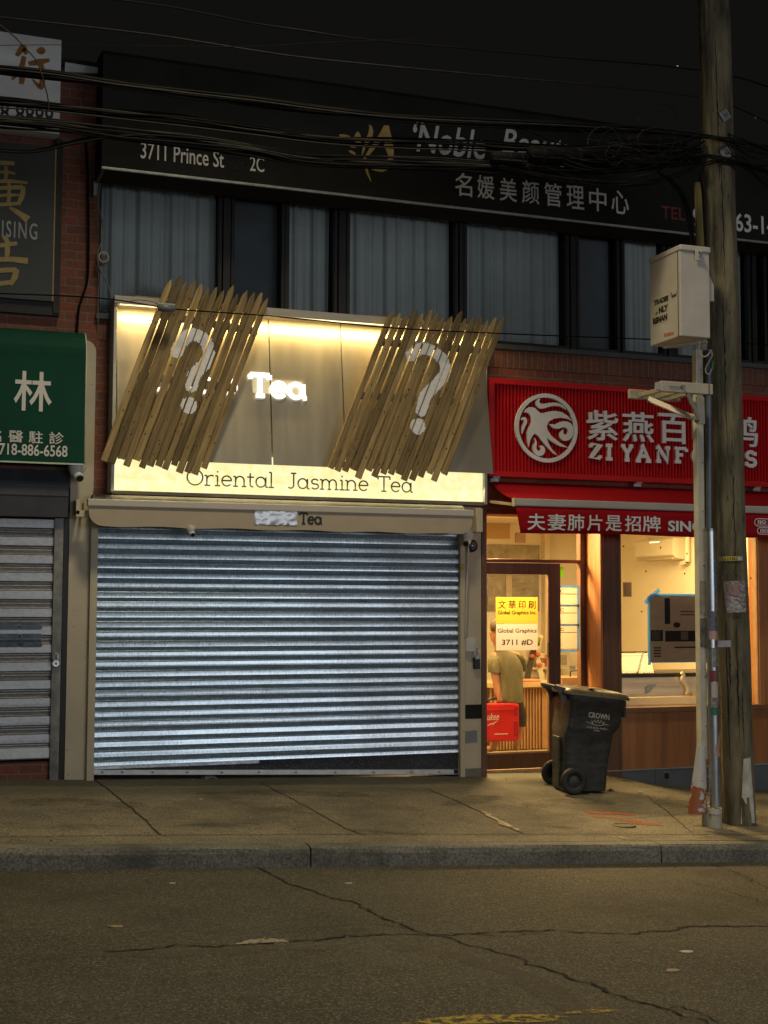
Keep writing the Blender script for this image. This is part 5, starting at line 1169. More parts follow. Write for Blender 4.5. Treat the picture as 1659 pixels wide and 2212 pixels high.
mb = MB(); c0 = V(1600, 1500, .3).x; c1 = V(1613, 1500, .3).x; mb.box(c0, c1, .28, .34, zs1, cz(1414)); mb.box(c0 - .12, c0 - .0005, .285, .335, cz(1424), cz(1414.5)); mb.build('end_post', TRIM, DC, .003)
for px, m2 in ((1412, 0), (1624, 0)): pass
for px, py, w_, tilt_ in ((1413, 1485, .10, .5), (1615, 1485, .1, .5)):
    pass
BTRI = M('blue_grey_film', (.22, .27, .33), .5)
for x0_, x1_ in ((1394, 1419), (1602, 1622)):
    mb = MB(); pl_ = [V(x0_, 1500, Yk - .014), V(x1_ - 14, 1494, Yk - .014), V(x1_, 1478, Yk - .014), V(x0_ + 4, 1480, Yk - .014)]
    mb.prism([(q.x, q.z) for q in pl_], XZ(Yk - .0135), 0, .002); mb.build('film_patch', BTRI, DC)
HOSE = M('white_hose', (.66, .60, .45), .4)
o = tag(MB().tube(spline([V(x, y, .2) for x, y in ((1472, 1453), (1477, 1459), (1473, 1466), (1478, 1474), (1484, 1484), (1485, 1494), (1481, 1501))], 5), .018, 8).build('hose', HOSE), 'white corrugated hose curling over the display case shelf', 'hose')
q = V(1491, 1502, .16)
o = thing('small_jar', q, 'tiny jar with a red label and green cap on the case shelf', 'jar')
MB().loft([[q + Vector((math.cos(t) * r, math.sin(t) * r, z)) for t in [2 * math.pi * i / 12 for i in range(12)]] for r, z in ((.022, -.035), (.022, .005), (.015, .012))], True).build('jar_body', M('jar_red', (.40, .06, .03), .4), o)
MB().loft([[q + Vector((math.cos(t) * r, math.sin(t) * r, z)) for t in [2 * math.pi * i / 12 for i in range(12)]] for r, z in ((.017, .0125), (.017, .035), (.01, .04))], True).build('jar_cap', M('jar_green', (.10, .28, .10), .4), o)
# slatted counter behind the door
Yo = 2.2
SC = thing('service_counter', V(1150, 1550, Yo), 'pale wooden counter with vertical slats behind the glass door', 'counter')
PALE = M('pale_wood', (.42, .24, .12), .5)
c0 = V(1060, 1550, Yo).x; c1 = V(1196, 1550, Yo).x; ct = V(1140, 1477, Yo).z
MB().box(c0, c1, Yo + .03, Yo + .6, zfl + .01, ct - .04).build('counter_body', M('dark_gap_wood', (.12, .05, .02), .7), SC)
MB().box(c0 - .03, c1 + .03, Yo - .05, Yo + .65, ct - .04, ct + .02).build('counter_top', M('counter_top_wood', (.62, .44, .24), .4), SC, .004)
mb = MB(); xx = c0
while xx < V(1168, 1550, Yo).x: mb.box(xx, xx + .022, Yo, Yo + .029, zfl + .012, ct - .06); xx += .040
mb.box(c0, V(1171, 1550, Yo).x, Yo - .004, Yo + .0295, ct - .06, ct - .041); mb.box(V(1171, 1550, Yo).x, c1, Yo - .004, Yo + .0295, zfl + .012, ct - .041); mb.build('slat', PALE, SC)
o = tag(MB().tube([V(1128, 1471, Yo - .02), V(1166, 1471.5, Yo - .02)], .028, 10).build('rolled_plan', M('pink_tube', (.62, .22, .12), .5)), 'pinkish red rolled tube lying on the slatted counter', 'tube')
# boxes on a wall shelf behind the counter
Ysx = Y1i - .16
o = thing('wall_shelf', V(1140, 1440, Ysx), 'thin pale shelf on the back wall behind the step ladder', 'shelf')
a = V(1090, 1446, Ysx); b = V(1215, 1442, Ysx); MB().box(a.x, b.x, Ysx - .12, Y1i - .001, a.z, a.z + .03).build('shelf_board', M('cream_shelf', (.66, .58, .40)), o)
mb = MB(); mb.box(a.x + .1, a.x + .13, Ysx - .1, Y1i - .001, a.z - .12, a.z - .001); mb.build('shelf_bracket', STL, o)
for k, (w_, h_, col, lab) in enumerate(((.16, .20, (.60, .52, .36), 'tall pale carton on the wall shelf behind the ladder'), (.22, .13, (.42, .30, .18), 'low tan carton beside the tall one on the wall shelf'), (.14, .17, (.55, .22, .12), 'reddish carton in the middle of the wall shelf'), (.20, .24, (.62, .56, .44), 'tallest cream carton on the wall shelf near the door stile'))):
    xx = a.x + .05 + k * .24; c_ = thing('carton', (xx, Ysx, a.z), lab, 'carton', 'cartons on the wall shelf')
    MB().box(xx, xx + w_, Ysx - .09, Ysx + .08, a.z + .0305, a.z + .03 + h_).build('carton_body', M('carton_' + 'abcd'[k], col, .8, var=.08), c_, .004)
    MB().box(xx + w_ * .2, xx + w_ * .8, Ysx - .0925, Ysx - .0902, a.z + .05, a.z + .03 + h_ * .7).build('carton_print', M('carton_print_' + 'abcd'[k], tuple(x * .55 for x in col), .8, var=.3, scale=40), c_)
# step ladder behind the counter
LD = thing('step_ladder', V(1150, 1450, 3.2), 'white aluminium step ladder with black printed rail behind the counter', 'ladder')
LW = M('ladder_white', (.62, .55, .42), .4)
Yl = 3.2
def lb(x0, y0, x1, y1, wd, mat, name, Y=Yl, d=.03): return MB().bar(V(x0, y0, Y), V(x1, y1, Y), wd, d, (0, 1, 0)).build(name, mat, LD, .003)
lb(1121, 1490, 1143, 1392, .07, LW, 'rail'); lb(1127, 1520, 1153, 1400, .075, M('ladder_black', (.06, .05, .04), .5), 'rail', Yl - .06); lb(1176, 1490, 1156, 1400, .07, LW, 'rail', Yl - .05); lb(1150, 1400, 1160, 1370, .12, LW, 'top_cap', Yl - .08, .15)
for yy in (1415, 1436, 1457): lb(1128, yy, 1172, yy + 1, .06, LW, 'step', Yl + .06, .12)
for x_, y_ in ((1128, 1420), (1151, 1418), (1163, 1414), (1167, 1437)):
    q = V(x_, y_, Yl - .11); mb = MB(); mb.loft([[q + Vector((math.cos(t) * r, yq, math.sin(t) * r)) for t in [2 * math.pi * i / 12 for i in range(12)]] for r, yq in ((.03, .04), (.03, 0), (.018, -.004))], True); mb.build('red_badge', M('badge_red', (.45, .10, .05), .4), LD)
q = V(1155, 1384, 2.6)
o = thing('tape_roll', q, 'green and yellow roll of tape resting on the ladder top', 'tape roll')
ax_ = Vector((.35, .2, .9)).normalized(); u_ = ax_.cross(Vector((0, 1, 0))).normalized(); v_ = ax_.cross(u_)
MB().loft([[q + ax_ * h + (u_ * math.cos(t) + v_ * math.sin(t)) * r for t in [2 * math.pi * i / 18 for i in range(18)]] for r, h in ((.045, .045), (.075, .045), (.075, -.045), (.045, -.045))], False, True).build('tape_body', M('olive_tape', (.16, .18, .04), .5), o)
MB().loft([[q + ax_ * h + (u_ * math.cos(t) + v_ * math.sin(t)) * r for t in [2 * math.pi * i / 18 for i in range(18)]] for r, h in ((.04, .047), (.046, .047), (.046, -.047), (.04, -.047))], False, True).build('tape_core', M('yellow_core', (.6, .45, .1), .5), o)
# papers on the door glass
Yp = YD - .013
PY = TR('yellow_poster_paper', (.62, .44, .06), .32); PW = TR('white_notice_paper', (.66, .56, .53), .34); INK = M('brown_ink', (.06, .04, .02), .8)
def poster(name, x0, y0, x1, y1, mat, label, cat, texts):
    a = V(x0, y1, Yp); b = V(x1, y0, Yp); t = thing(name, a, label, cat)
    MB().add([(a.x, Yp - .002, a.z), (b.x, Yp - .002, a.z), (b.x, Yp - .002, b.z), (a.x, Yp - .002, b.z)], [(0, 1, 2, 3)]).build('paper', mat, t, fixn=False)
    for s, p0, p1, bo in texts:
        c = V(*p0, Yp - .003); d = V(*p1, Yp - .003); put_text(s, XZ(Yp - .0022), c.x, c.z, d.x, d.z, .0012, bold=bo).build('lettering', INK, t, fixn=False)
poster('yellow_poster', 1071, 1290, 1161, 1347, PY, 'yellow printed poster on the door glass above the white notice', 'poster', (('文 華 印 刷', (1076, 1315), (1157, 1297), .012), ('Global Graphics Inc.', (1075, 1330), (1159, 1319), .03)))
poster('white_notice', 1071.5, 1347.5, 1161, 1405, PW, 'white notice on the door glass with a street number in large figures', 'notice', (('Global Graphics', (1075, 1370), (1159, 1357.5), .02), ('3711 #D', (1084, 1395), (1151, 1381), .02)))
# permits with blue tape on the side light
PT = TR('permit_paper', (.62, .50, .38))
for i, (y0, y1, lab) in enumerate(((1270, 1308, 'topmost of the three taped permits in the side light'), (1311, 1350, 'middle one of the three taped permits in the side light'), (1353, 1401, 'lowest of the three taped permits in the side light'))):
    Yq = YD - .003; a = V(1205, y1, Yq); b = V(1246.5, y0, Yq); t = thing('permit', a, lab, 'permit', 'permits taped in the side light')
    MB().add([(a.x, Yq - .002, a.z), (b.x, Yq - .002, a.z), (b.x, Yq - .002, b.z), (a.x, Yq - .002, b.z)], [(0, 1, 2, 3)]).build('paper', PT, t, fixn=False)
    c = V(1209, y0 + 10, Yq); d = V(1218, y0 + 3, Yq); put_text('C', XZ(Yq - .0022), c.x, c.z, d.x, d.z, .001, bold=.03).build('lettering', INK, t, fixn=False)
    mb = MB(); c = V(1207, y0 + 14, Yq); d = V(1246, y0 + 12.4, Yq); mb.box(c.x, d.x, Yq - .0032, Yq - .0021, c.z, d.z); mb.build('heading_rule', INK, t)
    mb = MB(); c = V(1205, y0 - 1.0, Yq); d = V(1247, y0 - 5.0, Yq); mb.box(c.x, d.x, Yq - .005, Yq - .0035, c.z, d.z); mb.build('tape', TR('blue_tape', (.32, .58, .85), .6), t)
    mb = MB(); c = V(1246.7, y1 + 4, Yq); d = V(1251, y0 - 5, Yq); mb.box(c.x, d.x, Yq - .0048, Yq - .0034, c.z, d.z); mb.build('tape', TR('blue_tape', (.32, .58, .85), .6), t)
    if i == 2: mb = MB(); c = V(1205, 1408, Yq); d = V(1246, 1403, Yq); mb.box(c.x, d.x, Yq - .0046, Yq - .0033, c.z, d.z); mb.build('tape', TR('blue_tape', (.32, .58, .85), .6), t)
sheet('green_sticker', 1206, 1225, 1217, 1246, YD - .003, TR('lime_paper', (.36, .60, .03)), 'narrow lime green sticker at the top of the side light', 'sticker')
sheet('blue_sticker', 1230, 1438, 1243, 1447, 1.6, M('blue_grey_film', (.2, .2, .4)), 'small violet label above the wire rack inside the shop', 'label')
o = tag(MB().tube(spline([V(x, y, 1.3) for x, y in ((1232, 1462), (1232, 1453), (1235, 1449.5), (1250, 1449.5), (1251, 1462))], 4), .008, 6).build('wire_rack', M('dark_handle', (.05, .03, .02))), 'thin bent wire rack sticking up behind the bin lid inside the shop', 'wire rack')
o = MB().box(V(1206, 1470, 1.45).x, V(1262, 1470, 1.45).x, 1.35, 1.75, zfl, V(1230, 1463, 1.4).z).build('stand', M('pale_wood', (.42, .24, .12)), None, .006); o.name = 'side_stand'; tag(o, 'plain wooden stand inside the shop behind the side light', 'stand')

# ------------------------------------------------------------------ the person with the red case
def skin_body(name, joints, edges, mat, parent, sub=2):
    me = bpy.data.meshes.new(name); me.from_pydata([j[0] for j in joints], edges, []); o = bpy.data.objects.new(name, me); C.objects.link(o)
    sk = o.modifiers.new('Skin', 'SKIN'); sk.use_smooth_shade = True
    for i, j in enumerate(joints):
        r_ = j[1]; me.skin_vertices[0].data[i].radius = r_ if isinstance(r_, tuple) else (r_, r_)
    me.skin_vertices[0].data[0].use_root = True
    sb = o.modifiers.new('Subsurf', 'SUBSURF'); sb.levels = sub; sb.render_levels = sub
    ev = bpy.data.meshes.new_from_object(o.evaluated_get(bpy.context.evaluated_depsgraph_get()))
    bpy.data.objects.remove(o); bpy.data.meshes.remove(me)
    off = Vector((0, 0, 0)); p = parent
    while p is not None: off += p.location; p = p.parent
    ev.transform(Matrix.Translation(-off)); ev.materials.clear(); ev.materials.append(mat); ev.polygons.foreach_set('use_smooth', [True] * len(ev.polygons))
    b = bpy.data.objects.new(name, ev); C.objects.link(b); b.parent = parent; return b
YP = 1.15
def q(px, py, dy=0.0): return V(px, py, YP) + Vector((0, dy, 0))
foot = q(1100, 1624); foot.z = zfl
PER = thing('person', foot, 'person in an olive shirt and dark shorts seen from behind carrying a red case', 'person')
SKIN = M('skin', (.46, .23, .13), .55, var=.05)
J = [(q(1096, 1508), (.12, .09)), (q(1094, 1465), (.115, .085)), (q(1092, 1425), (.135, .085)), (q(1082, 1405), (.07, .06)), (q(1077, 1392), (.052, .055)), (q(1074, 1378, .0), (.072, .085)), (q(1072, 1358, .01), (.076, .095)), (q(1072, 1346, .01), (.05, .06)),
     (q(1069, 1418), .06), (q(1068, 1458, -.02), .052), (q(1071, 1492, -.05), .040),
     (q(1120, 1420, .03), .055), (q(1133, 1450, .16), .042), (q(1141, 1440, .36), .03),
     (q(1082, 1515), .085), (q(1076, 1562, -.01), .066), (q(1068, 1606), .044), (q(1066, 1619, .02), .038), (q(1061, 1621, .16), .03),
     (q(1110, 1515), .085), (q(1123, 1570, .02), .068), (q(1121, 1604, .06), .044), (q(1119, 1616, .08), .038), (q(1132, 1621, .16), .03)]
E_ = [(0, 1), (1, 2), (2, 3), (3, 4), (4, 5), (5, 6), (6, 7), (2, 8), (8, 9), (9, 10), (2, 11), (11, 12), (12, 13), (0, 14), (14, 15), (15, 16), (16, 17), (17, 18), (0, 19), (19, 20), (20, 21), (21, 22), (22, 23)]
# hand closed round the case handle: palm, four bent fingers and a thumb, on the same skeleton
hp = q(1073, 1503, -.06); J.append((hp, (.034, .02))); E_.append((10, len(J) - 1)); ih = len(J) - 1
for k in range(4):
    b0 = hp + Vector((-.024 + .016 * k, -.022, -.032)); b1 = b0 + Vector((0, .004, -.026 - .003 * (k in (1, 2)))); b2 = b1 + Vector((0, .026, -.006)); 
    for b_, r_ in ((b0, .0095), (b1, .009), (b2, .008)): J.append((b_, r_))
    E_.append((ih, len(J) - 3)); E_ += [(len(J) - 3, len(J) - 2), (len(J) - 2, len(J) - 1)]
t0 = hp + Vector((-.036, .02, -.012)); t1 = t0 + Vector((.004, .006, -.03)); J += [(t0, .0105), (t1, .009)]; E_ += [(ih, len(J) - 2), (len(J) - 2, len(J) - 1)]
skin_body('body', J, E_, SKIN, PER)
SHIRT = M('olive_shirt', (.17, .155, .085), .85, col2=(.09, .085, .048), scale=7, bump=1.0, bscale=7, stretch=(1.6, 1.6, .7))
def cloth(rings_, mat, name):
    mb = MB(); n = 20; rr = []
    rnd = random.Random(len(name))
    for px, py, dy, a_, b_ in rings_:
        c = q(px, py, dy); rr.append([c + Vector((math.cos(2 * math.pi * k / n) * a_ * (1 + .05 * math.sin(5 * k + py)), math.sin(2 * math.pi * k / n) * b_, rnd.uniform(-.006, .006))) for k in range(n)])
    return rr
mb = MB()
mb.loft(cloth([(1101, 1516, 0, .165, .135), (1101, 1505, 0, .170, .14), (1100, 1488, 0, .158, .13), (1099, 1465, 0, .158, .13), (1097, 1440, 0, .168, .125), (1094, 1424, 0, .165, .115), (1090, 1413, 0, .135, .10), (1085, 1406, 0, .085, .08), (1082, 1402, 0, .065, .068)], SHIRT, 'shirt'), True)
mb.loft(cloth([(1068, 1452, -.02, .075, .075), (1067, 1440, -.015, .076, .078), (1068, 1428, 0, .078, .08), (1073, 1417, 0, .07, .075), (1082, 1411, 0, .04, .06)], SHIRT, 'sleeve_a'), True)
mb.loft(cloth([(1134, 1450, .10, .068, .07), (1130, 1438, .07, .072, .072), (1124, 1426, .03, .076, .08), (1116, 1416, .0, .07, .075), (1106, 1411, 0, .04, .06)], SHIRT, 'sleeve_b'), True)
mb.build('shirt', SHIRT, PER)
SHRT = M('dark_shorts', (.035, .028, .02), .9, var=.1)
mb = MB()
mb.loft(cloth([(1080, 1566, -.01, .098, .10), (1081, 1545, 0, .105, .11), (1086, 1524, 0, .11, .12), (1093, 1508, 0, .10, .12)], SHRT, 'shorts_a'), True)
mb.loft(cloth([(1120, 1568, .02, .098, .10), (1118, 1545, .01, .105, .11), (1112, 1524, 0, .11, .12), (1107, 1508, 0, .10, .12)], SHRT, 'shorts_b'), True)
mb.build('shorts', SHRT, PER)
HAIR = M('dark_hair', (.05, .035, .02), .8, bump=.5, bscale=60, col2=(.13, .1, .06), scale=20)
mb = MB(); c = q(1072.5, 1354, -.015); mb.sphere(c, .098, 18, 12, .9, 1.0, 1.02); o = mb.build('hair', HAIR, PER)
bm = bmesh.new(); bm.from_mesh(o.data); cl = c - PER.location
bmesh.ops.delete(bm, geom=[v for v in bm.verts if (v.co - cl).z < -.055 or ((v.co - cl).y > .03 and (v.co - cl).z < .03)], context='VERTS'); bm.to_mesh(o.data); bm.free()
for s_ in (-1, 1):
    mb = MB(); mb.sphere(q(1073, 1366) + Vector((s_ * .078, .0, 0)), .026, 10, 8, .35, .7, 1.1); mb.build('ear', SKIN, PER)
f0 = q(1071, 1366, .1)
mb = MB(); mb.sphere(f0 + Vector((0, .0, 0)), .022, 10, 8, .7, 1, 1.2); mb.build('nose', SKIN, PER)
for s_ in (-1, 1): mb = MB(); mb.sphere(f0 + Vector((s_ * .03, -.012, .022)), .012, 8, 6); mb.build('eye', M('eye_white', (.6, .6, .58), .3), PER)
mb = MB(); mb.sphere(f0 + Vector((0, -.014, -.042)), .02, 8, 6, 1.2, .5, .35); mb.build('mouth', M('lip', (.35, .12, .09), .5), PER)
for px, py, dy in ((1066, 1620, .02), (1122, 1620, .08)):
    c = q(px, py, dy); mb = MB(); mb.loft([[Vector((c.x + u * .045 + (.05 if px > 1100 else -.01) * (t_), c.y - .06 + .24 * t_, zfl + z)) for u, z in ((-1, .0), (1, .0), (1, h), (.5, h * 1.3), (-.5, h * 1.3), (-1, h))] for t_, h in ((0, .03), (.2, .05), (.6, .045), (1, .02))], True); mb.build('sandal', M('dark_sandal', (.06, .035, .02), .7), PER)
# the red case in the hand
TB = thing('tool_case', q(1087, 1560, -.1), 'bright red hard tool case with a white script mark carried inside the door', 'tool case')
RC = M('red_plastic_case', (.55, .02, .02), .45, var=.05)
yb0, yb1 = YP - .14, YP - .01
a = V(1040, 1603, yb0); b = V(1122, 1519, yb0)
mb = MB(); rr = .035; pl = []
for cx_, cz_, a0 in ((b.x - rr, b.z - rr, 0), (a.x + rr, b.z - rr, 90), (a.x + rr, a.z + rr, 180), (b.x - rr, a.z + rr, 270)):
    pl += [(cx_ + rr * math.cos(R(a0 + t)), cz_ + rr * math.sin(R(a0 + t))) for t in (0, 30, 60, 90)]
mb.prism(pl, XZ(yb1), 0, yb1 - yb0); mb.build('case_shell', RC, TB, .012)
mb = MB(); w_ = b.x - a.x
for u in (.0, .55): mb.box(a.x + w_ * .86, a.x + w_ * .95, yb0 - .012, yb0 - .001, a.z + .06 + u * .4, a.z + .22 + u * .3)
mb.box(a.x + .02, b.x - .02, yb0 - .006, yb0 - .0012, b.z - .075, b.z - .065); mb.build('latch', M('dark_red', (.32, .012, .012), .5), TB, .003)
hh = V(1073, 1510, YP - .07); mb = MB(); mb.tube(spline([hh + Vector((-.11, 0, -.06)), hh + Vector((-.09, 0, -.002)), hh + Vector((.09, 0, -.002)), hh + Vector((.11, 0, -.06))], 5), .013, 8); mb.build('handle', M('black_plastic', (.012, .012, .013)), TB)
CW = M('case_white', (.7, .6, .55), .5)
c = V(1056, 1556, yb0); d = V(1078, 1542, yb0); put_text('aukee', XZ(yb0 - .001), V(1046, 1556, yb0).x, c.z, d.x, d.z + .012, .002, bold=.01, shear=.35).build('script_mark', CW, TB, fixn=False)
mb = MB(); p_ = [V(1050, 1569, yb0), V(1062, 1561, yb0), V(1061, 1564, yb0), V(1076, 1556, yb0), V(1063, 1567, yb0), V(1064, 1564, yb0)]; mb.prism([(v.x, v.z) for v in p_], XZ(yb0 - .001), 0, .002); mb.build('bolt_mark', CW, TB)
c = V(1068, 1587, yb0); d = V(1097, 1584, yb0); MB().box(c.x, d.x, yb0 - .003, yb0 - .001, c.z, d.z).build('small_print', CW, TB)
# ------------------------------------------------------------------ wheeled bin
BINB = M('black_bin_plastic', (.036, .040, .045), .48, var=.55, scale=9, stretch=(1, 1, 2.2), bump=.08, bscale=60)
BINT = M('bin_lettering', (.50, .50, .50), .7, col2=(.2, .2, .2), scale=60)
g0 = G(1238, 1716)
BIN = thing('wheeled_bin', (g0.x, g0.y, ground(g0.x, g0.y)), 'black wheeled rubbish bin with white lettering standing before the shop door', 'wheeled bin')
ang = R(-9.6); BIN.rotation_euler = (0, 0, ang)
YH = .28
def ring(x0, x1, hw, z, slope=0.0, rr=.05, n=5):
    cx, pts = .19, []
    for (sx, sy, a0) in ((1, 1, 0), (-1, 1, 90), (-1, -1, 180), (1, -1, 270)):
        ox = x1 - rr if sx > 0 else x0 + rr; oy = YH + sy * (hw - rr)
        for k in range(n + 1):
            t = R(a0 + 90 * k / n); x = ox + rr * math.cos(t); y = oy + rr * math.sin(t); pts.append(Vector((x, y, z + slope * (x - .0))))
    return pts
mb = MB(); mb.loft([ring(-.060, .360, .205, .015), ring(-.055, .385, .222, .30), ring(-.052, .43, .238, .545), ring(-.048, .465, .262, .59), ring(-.035, .49, .272, .64, -.01), ring(-.005, .515, .283, .86, -.09), ring(-.03, .54, .298, .875, -.11), ring(-.03, .54, .298, .925, -.11)], True)
body = mb.build('bin_body', BINB, BIN, .0, local=True)
mb = MB(); mb.box(-.085, -.06, YH - .10, YH + .10, .05, .52); [mb.box(x, x + .012, YH - .285, YH - .27, .60, .82) for x in (.02,)]; mb.build('wall_rib', BINB, BIN, .006, local=True)
BLID = M('bin_lid_scuff_and_glow', (.15, .115, .075), .42, col2=(.035, .030, .025), scale=6, bump=.1)  # tan patches: scuffs plus warm window reflection painted into the black plastic
top = []
for s_, h in ((1.06, .0), (1.07, .022), (1.0, .05), (.8, .068), (.45, .08), (.05, .083)):
    r_ = []
    for v in ring(-.05, .545, .30, .93, -.11): c = Vector((.22, YH, .93 - .022)); r_.append(Vector((c.x + (v.x - c.x) * s_, c.y + (v.y - c.y) * s_, .93 - .11 * (c.x + (v.x - c.x) * s_) + h)))
    top.append(r_)
mb = MB(); mb.loft(top, True); mb.build('lid', BLID, BIN, local=True)
mb = MB(); mb.box(.17, .24, YH - .28, YH - .18, .985, .990); mb.build('tape_patch', M('tan_tape', (.25, .19, .12), .7), BIN, local=True)
mb = MB(); mb.tube([(-.15, YH - .22, 1.005), (-.16, YH - .1, 1.01), (-.16, YH + .1, 1.01), (-.15, YH + .22, 1.005)], .014, 8)
for sy in (-.2, .2):
    mb.loft([[Vector((x, YH + sy + d, z)) for x, z, d in ((xa, za, -.014), (xa, za, .014), (xb, zb, .014), (xb, zb, -.014))] for xa, za, xb, zb in ((-.155, 1.02, -.16, .985), (-.09, 1.0, -.11, .95), (-.02, .985, -.085, .90), (-.02, .90, -.075, .82), (-.06, .84, -.085, .79))], True, smooth=False)
mb.build('handle', BINB, BIN, local=True)
MB().box(.535, .57, YH - .18, YH + .18, .70, .85).build('grab_bar', BINB, BIN, .01, local=True)
TYR = M('bin_tyre', (.020, .020, .021), .6, var=.2); HOLE = M('wheel_hole', (.004, .004, .004), .9)
for yc, sgn in ((-.025, -1), (.600, 1)):
    r0 = .126; c = Vector((0, yc, r0)); sec = [(.06, .028), (.11, .028), (.123, .022), (.126, .010), (.126, -.010), (.123, -.022), (.11, -.028), (.06, -.028)]
    rings = [[c + Vector((math.cos(t) * r, y, math.sin(t) * r)) for r, y in sec] for t in [2 * math.pi * i / 30 for i in range(30)]]
    wheel = MB().loft(rings, False, True).build('wheel', TYR, BIN, local=True)
    mb = MB(); mb.loft([[c + Vector((math.cos(t) * r, y * -1 * (1 if sgn < 0 else -1), math.sin(t) * r)) for t in [2 * math.pi * i / 30 for i in range(30)]] for r, y in ((.109, .019), (.103, .012), (.098, .008), (.045, .014), (.022, .024), (.001, .026))], False); mb.build('hub_disc', BINB, wheel, local=True)
    mb = MB()
    for i in range(9):
        t = 2 * math.pi * i / 9 + .2; u = Vector((math.cos(t), 0, math.sin(t))); w_ = Vector((-math.sin(t), 0, math.cos(t))); cc = c + u * .072 + Vector((0, sgn * .0145, 0))
        mb.add([cc - u * .022 - w_ * .008, cc - u * .022 + w_ * .008, cc + u * .022 + w_ * .013, cc + u * .022 - w_ * .013], [(0, 1, 2, 3)])
    mb.build('spoke_pattern', HOLE, wheel, local=True)
MB().tube([(0, .0, .115), (0, .575, .115)], .012, 10).build('axle', M('steel_bolt', (.25, .25, .25)), BIN, local=True)
def bz(zx, zy): return ((zx - 590) * .00063, (1900 - zy) * .000597)
def near(u, v, d):
    hw = .272 + (.283 - .272) * (v - .64) / .22 if v > .64 else .222 + (.272 - .222) * max(0, (v - .30)) / .34
    return Vector((u, YH - hw - .0015 - d, v))
a = bz(840, 700); b = bz(1168, 612); put_text('CROWN', near, a[0], a[1], b[0], b[1], .0015, bold=.03, slope=-.145).build('lettering', BINT, BIN, local=True, fixn=False)
a = bz(808, 868); b = bz(1135, 838); put_text('718-803-9400', near, a[0], a[1] , b[0], b[1], .0015, bold=.02, slope=-.12).build('lettering', BINT, BIN, local=True, fixn=False)
mb = MB()
crown = [bz(*p_) for p_ in ((885, 740), (905, 785), (940, 745), (960, 790), (990, 745), (1015, 795), (1035, 750), (1060, 800), (1092, 770), (1060, 830), (990, 835), (910, 815))]
mb.strip(crown + crown[:1], .006, near, 0, .0015)
for s0, s1 in (((800, 765), (900, 800)), ((1075, 815), (1165, 825))): mb.strip([bz(*s0), bz(*s1)], .008, near, 0, .0015, [.3, 1] if s0[0] < 900 else [1, .3])
mb.strip([bz(925, 905), bz(1020, 922)], .007, near, 0, .0015)
mb.build('crown_mark', BINT, BIN, local=True)

# ------------------------------------------------------------------ utility pole
POLEW = M('weathered_pole', (.215, .185, .115), .9, stretch=(4.5, 4.5, .8), scale=2.6, col2=(.042, .037, .024), bump=1.0, bscale=7, spots=(5, .07, (.03, .025, .015)))
gb = G(1593, 1784); YPL = gb.y + .12
pb = V(1593, 1776, YPL); pt = V(1539.5, -60, YPL); dp = (pb - CAM).dot(fwd)
rP = 38.0 * dp / F
UP = thing('utility_pole', (pb.x, pb.y, ground(pb.x, pb.y)), 'tall weathered timber utility pole at the kerb carrying the cable bundles', 'utility pole')
mb = MB(); rings = []
nz = 60
axp = (pt - pb).normalized()
for i in range(nz + 1):
    t = -.03 + 1.25 * i / nz; c = pb + (pt - pb) * t; k = 1 + .06 * max(0, 1 - i / 4) - .10 * t
    rings.append([c + Vector((math.cos(a_), math.sin(a_), 0)) * rP * k * (1 + .016 * math.sin(3 * a_ + i * .35) + .012 * math.sin(7 * a_ + i * .13) + .012 * math.sin(13 * a_ + 2 * math.sin(i * .4)) - (.06 if (j % 9 == (4 + (i // 14)) % 9 and (i * 7 + j) % 40 < 26) else 0)) for j, a_ in enumerate([2 * math.pi * q_ / 72 for q_ in range(72)])])
mb.loft(rings, True); mb.build('pole_shaft', POLEW, UP)
def on_pole(px, py, off=.0): 
    """point on the street side of the shaft seen at that place"""
    d = ray(px, py); best = None; lo, hi = 5.0, 16.0
    s = 5.0
    while s < 16:
        p = CAM + d * s; t = (p.z - pb.z) / (pt.z - pb.z); c = pb + (pt - pb) * t
        if math.hypot(p.x - c.x, p.y - c.y) < rP * (1.0 - .10 * t) * 1.02 + off: return p
        s += .004
    return V(px, py, YPL - rP)
def wrap_patch(name, pix, mat, parent, off=.004, n=8, m=8, crumple=0.0):
    (x0, y0), (x1, y1), (x2, y2), (x3, y3) = pix       # tl, tr, br, bl
    vs = []
    for i in range(n + 1):
        for j in range(m + 1):
            u, v = j / m, i / n; px = (x0 * (1 - u) + x1 * u) * (1 - v) + (x3 * (1 - u) + x2 * u) * v; py = (y0 * (1 - u) + y1 * u) * (1 - v) + (y3 * (1 - u) + y2 * u) * v
            vs.append(on_pole(px, py, off + random.uniform(0, crumple)))
    return MB().add(vs, [(i * (m + 1) + j, i * (m + 1) + j + 1, (i + 1) * (m + 1) + j + 1, (i + 1) * (m + 1) + j) for i in range(n) for j in range(m)], crumple == 0).build(name, mat, parent, fixn=False)
wrap_patch('white_paint_patch', ((1606, 1640), (1621, 1636), (1631, 1778), (1600, 1780)), M('flaking_white_paint', (.66, .66, .58), .8, col2=(.30, .29, .22), scale=14, stretch=(1, 1, .4)), UP, .004, 14, 6)
for y in (249, 331): 
    c = on_pole(1566 if y < 300 else 1568, y, .01); mb = MB(); mb.box(-.045, .045, -.008, .004, -.045, .045, Matrix.Translation(c) @ Matrix.Rotation(R(-35), 4, 'Y')); mb.build('square_washer', M('steel_plate', (.36, .37, .38)), UP, .002)
    mb = MB(); mb.sphere(c + Vector((0, -.012, 0)), .018, 8, 6); mb.build('bolt', M('steel_bolt', (.25, .25, .25)), UP)
rn = random.Random(5); mb = MB()
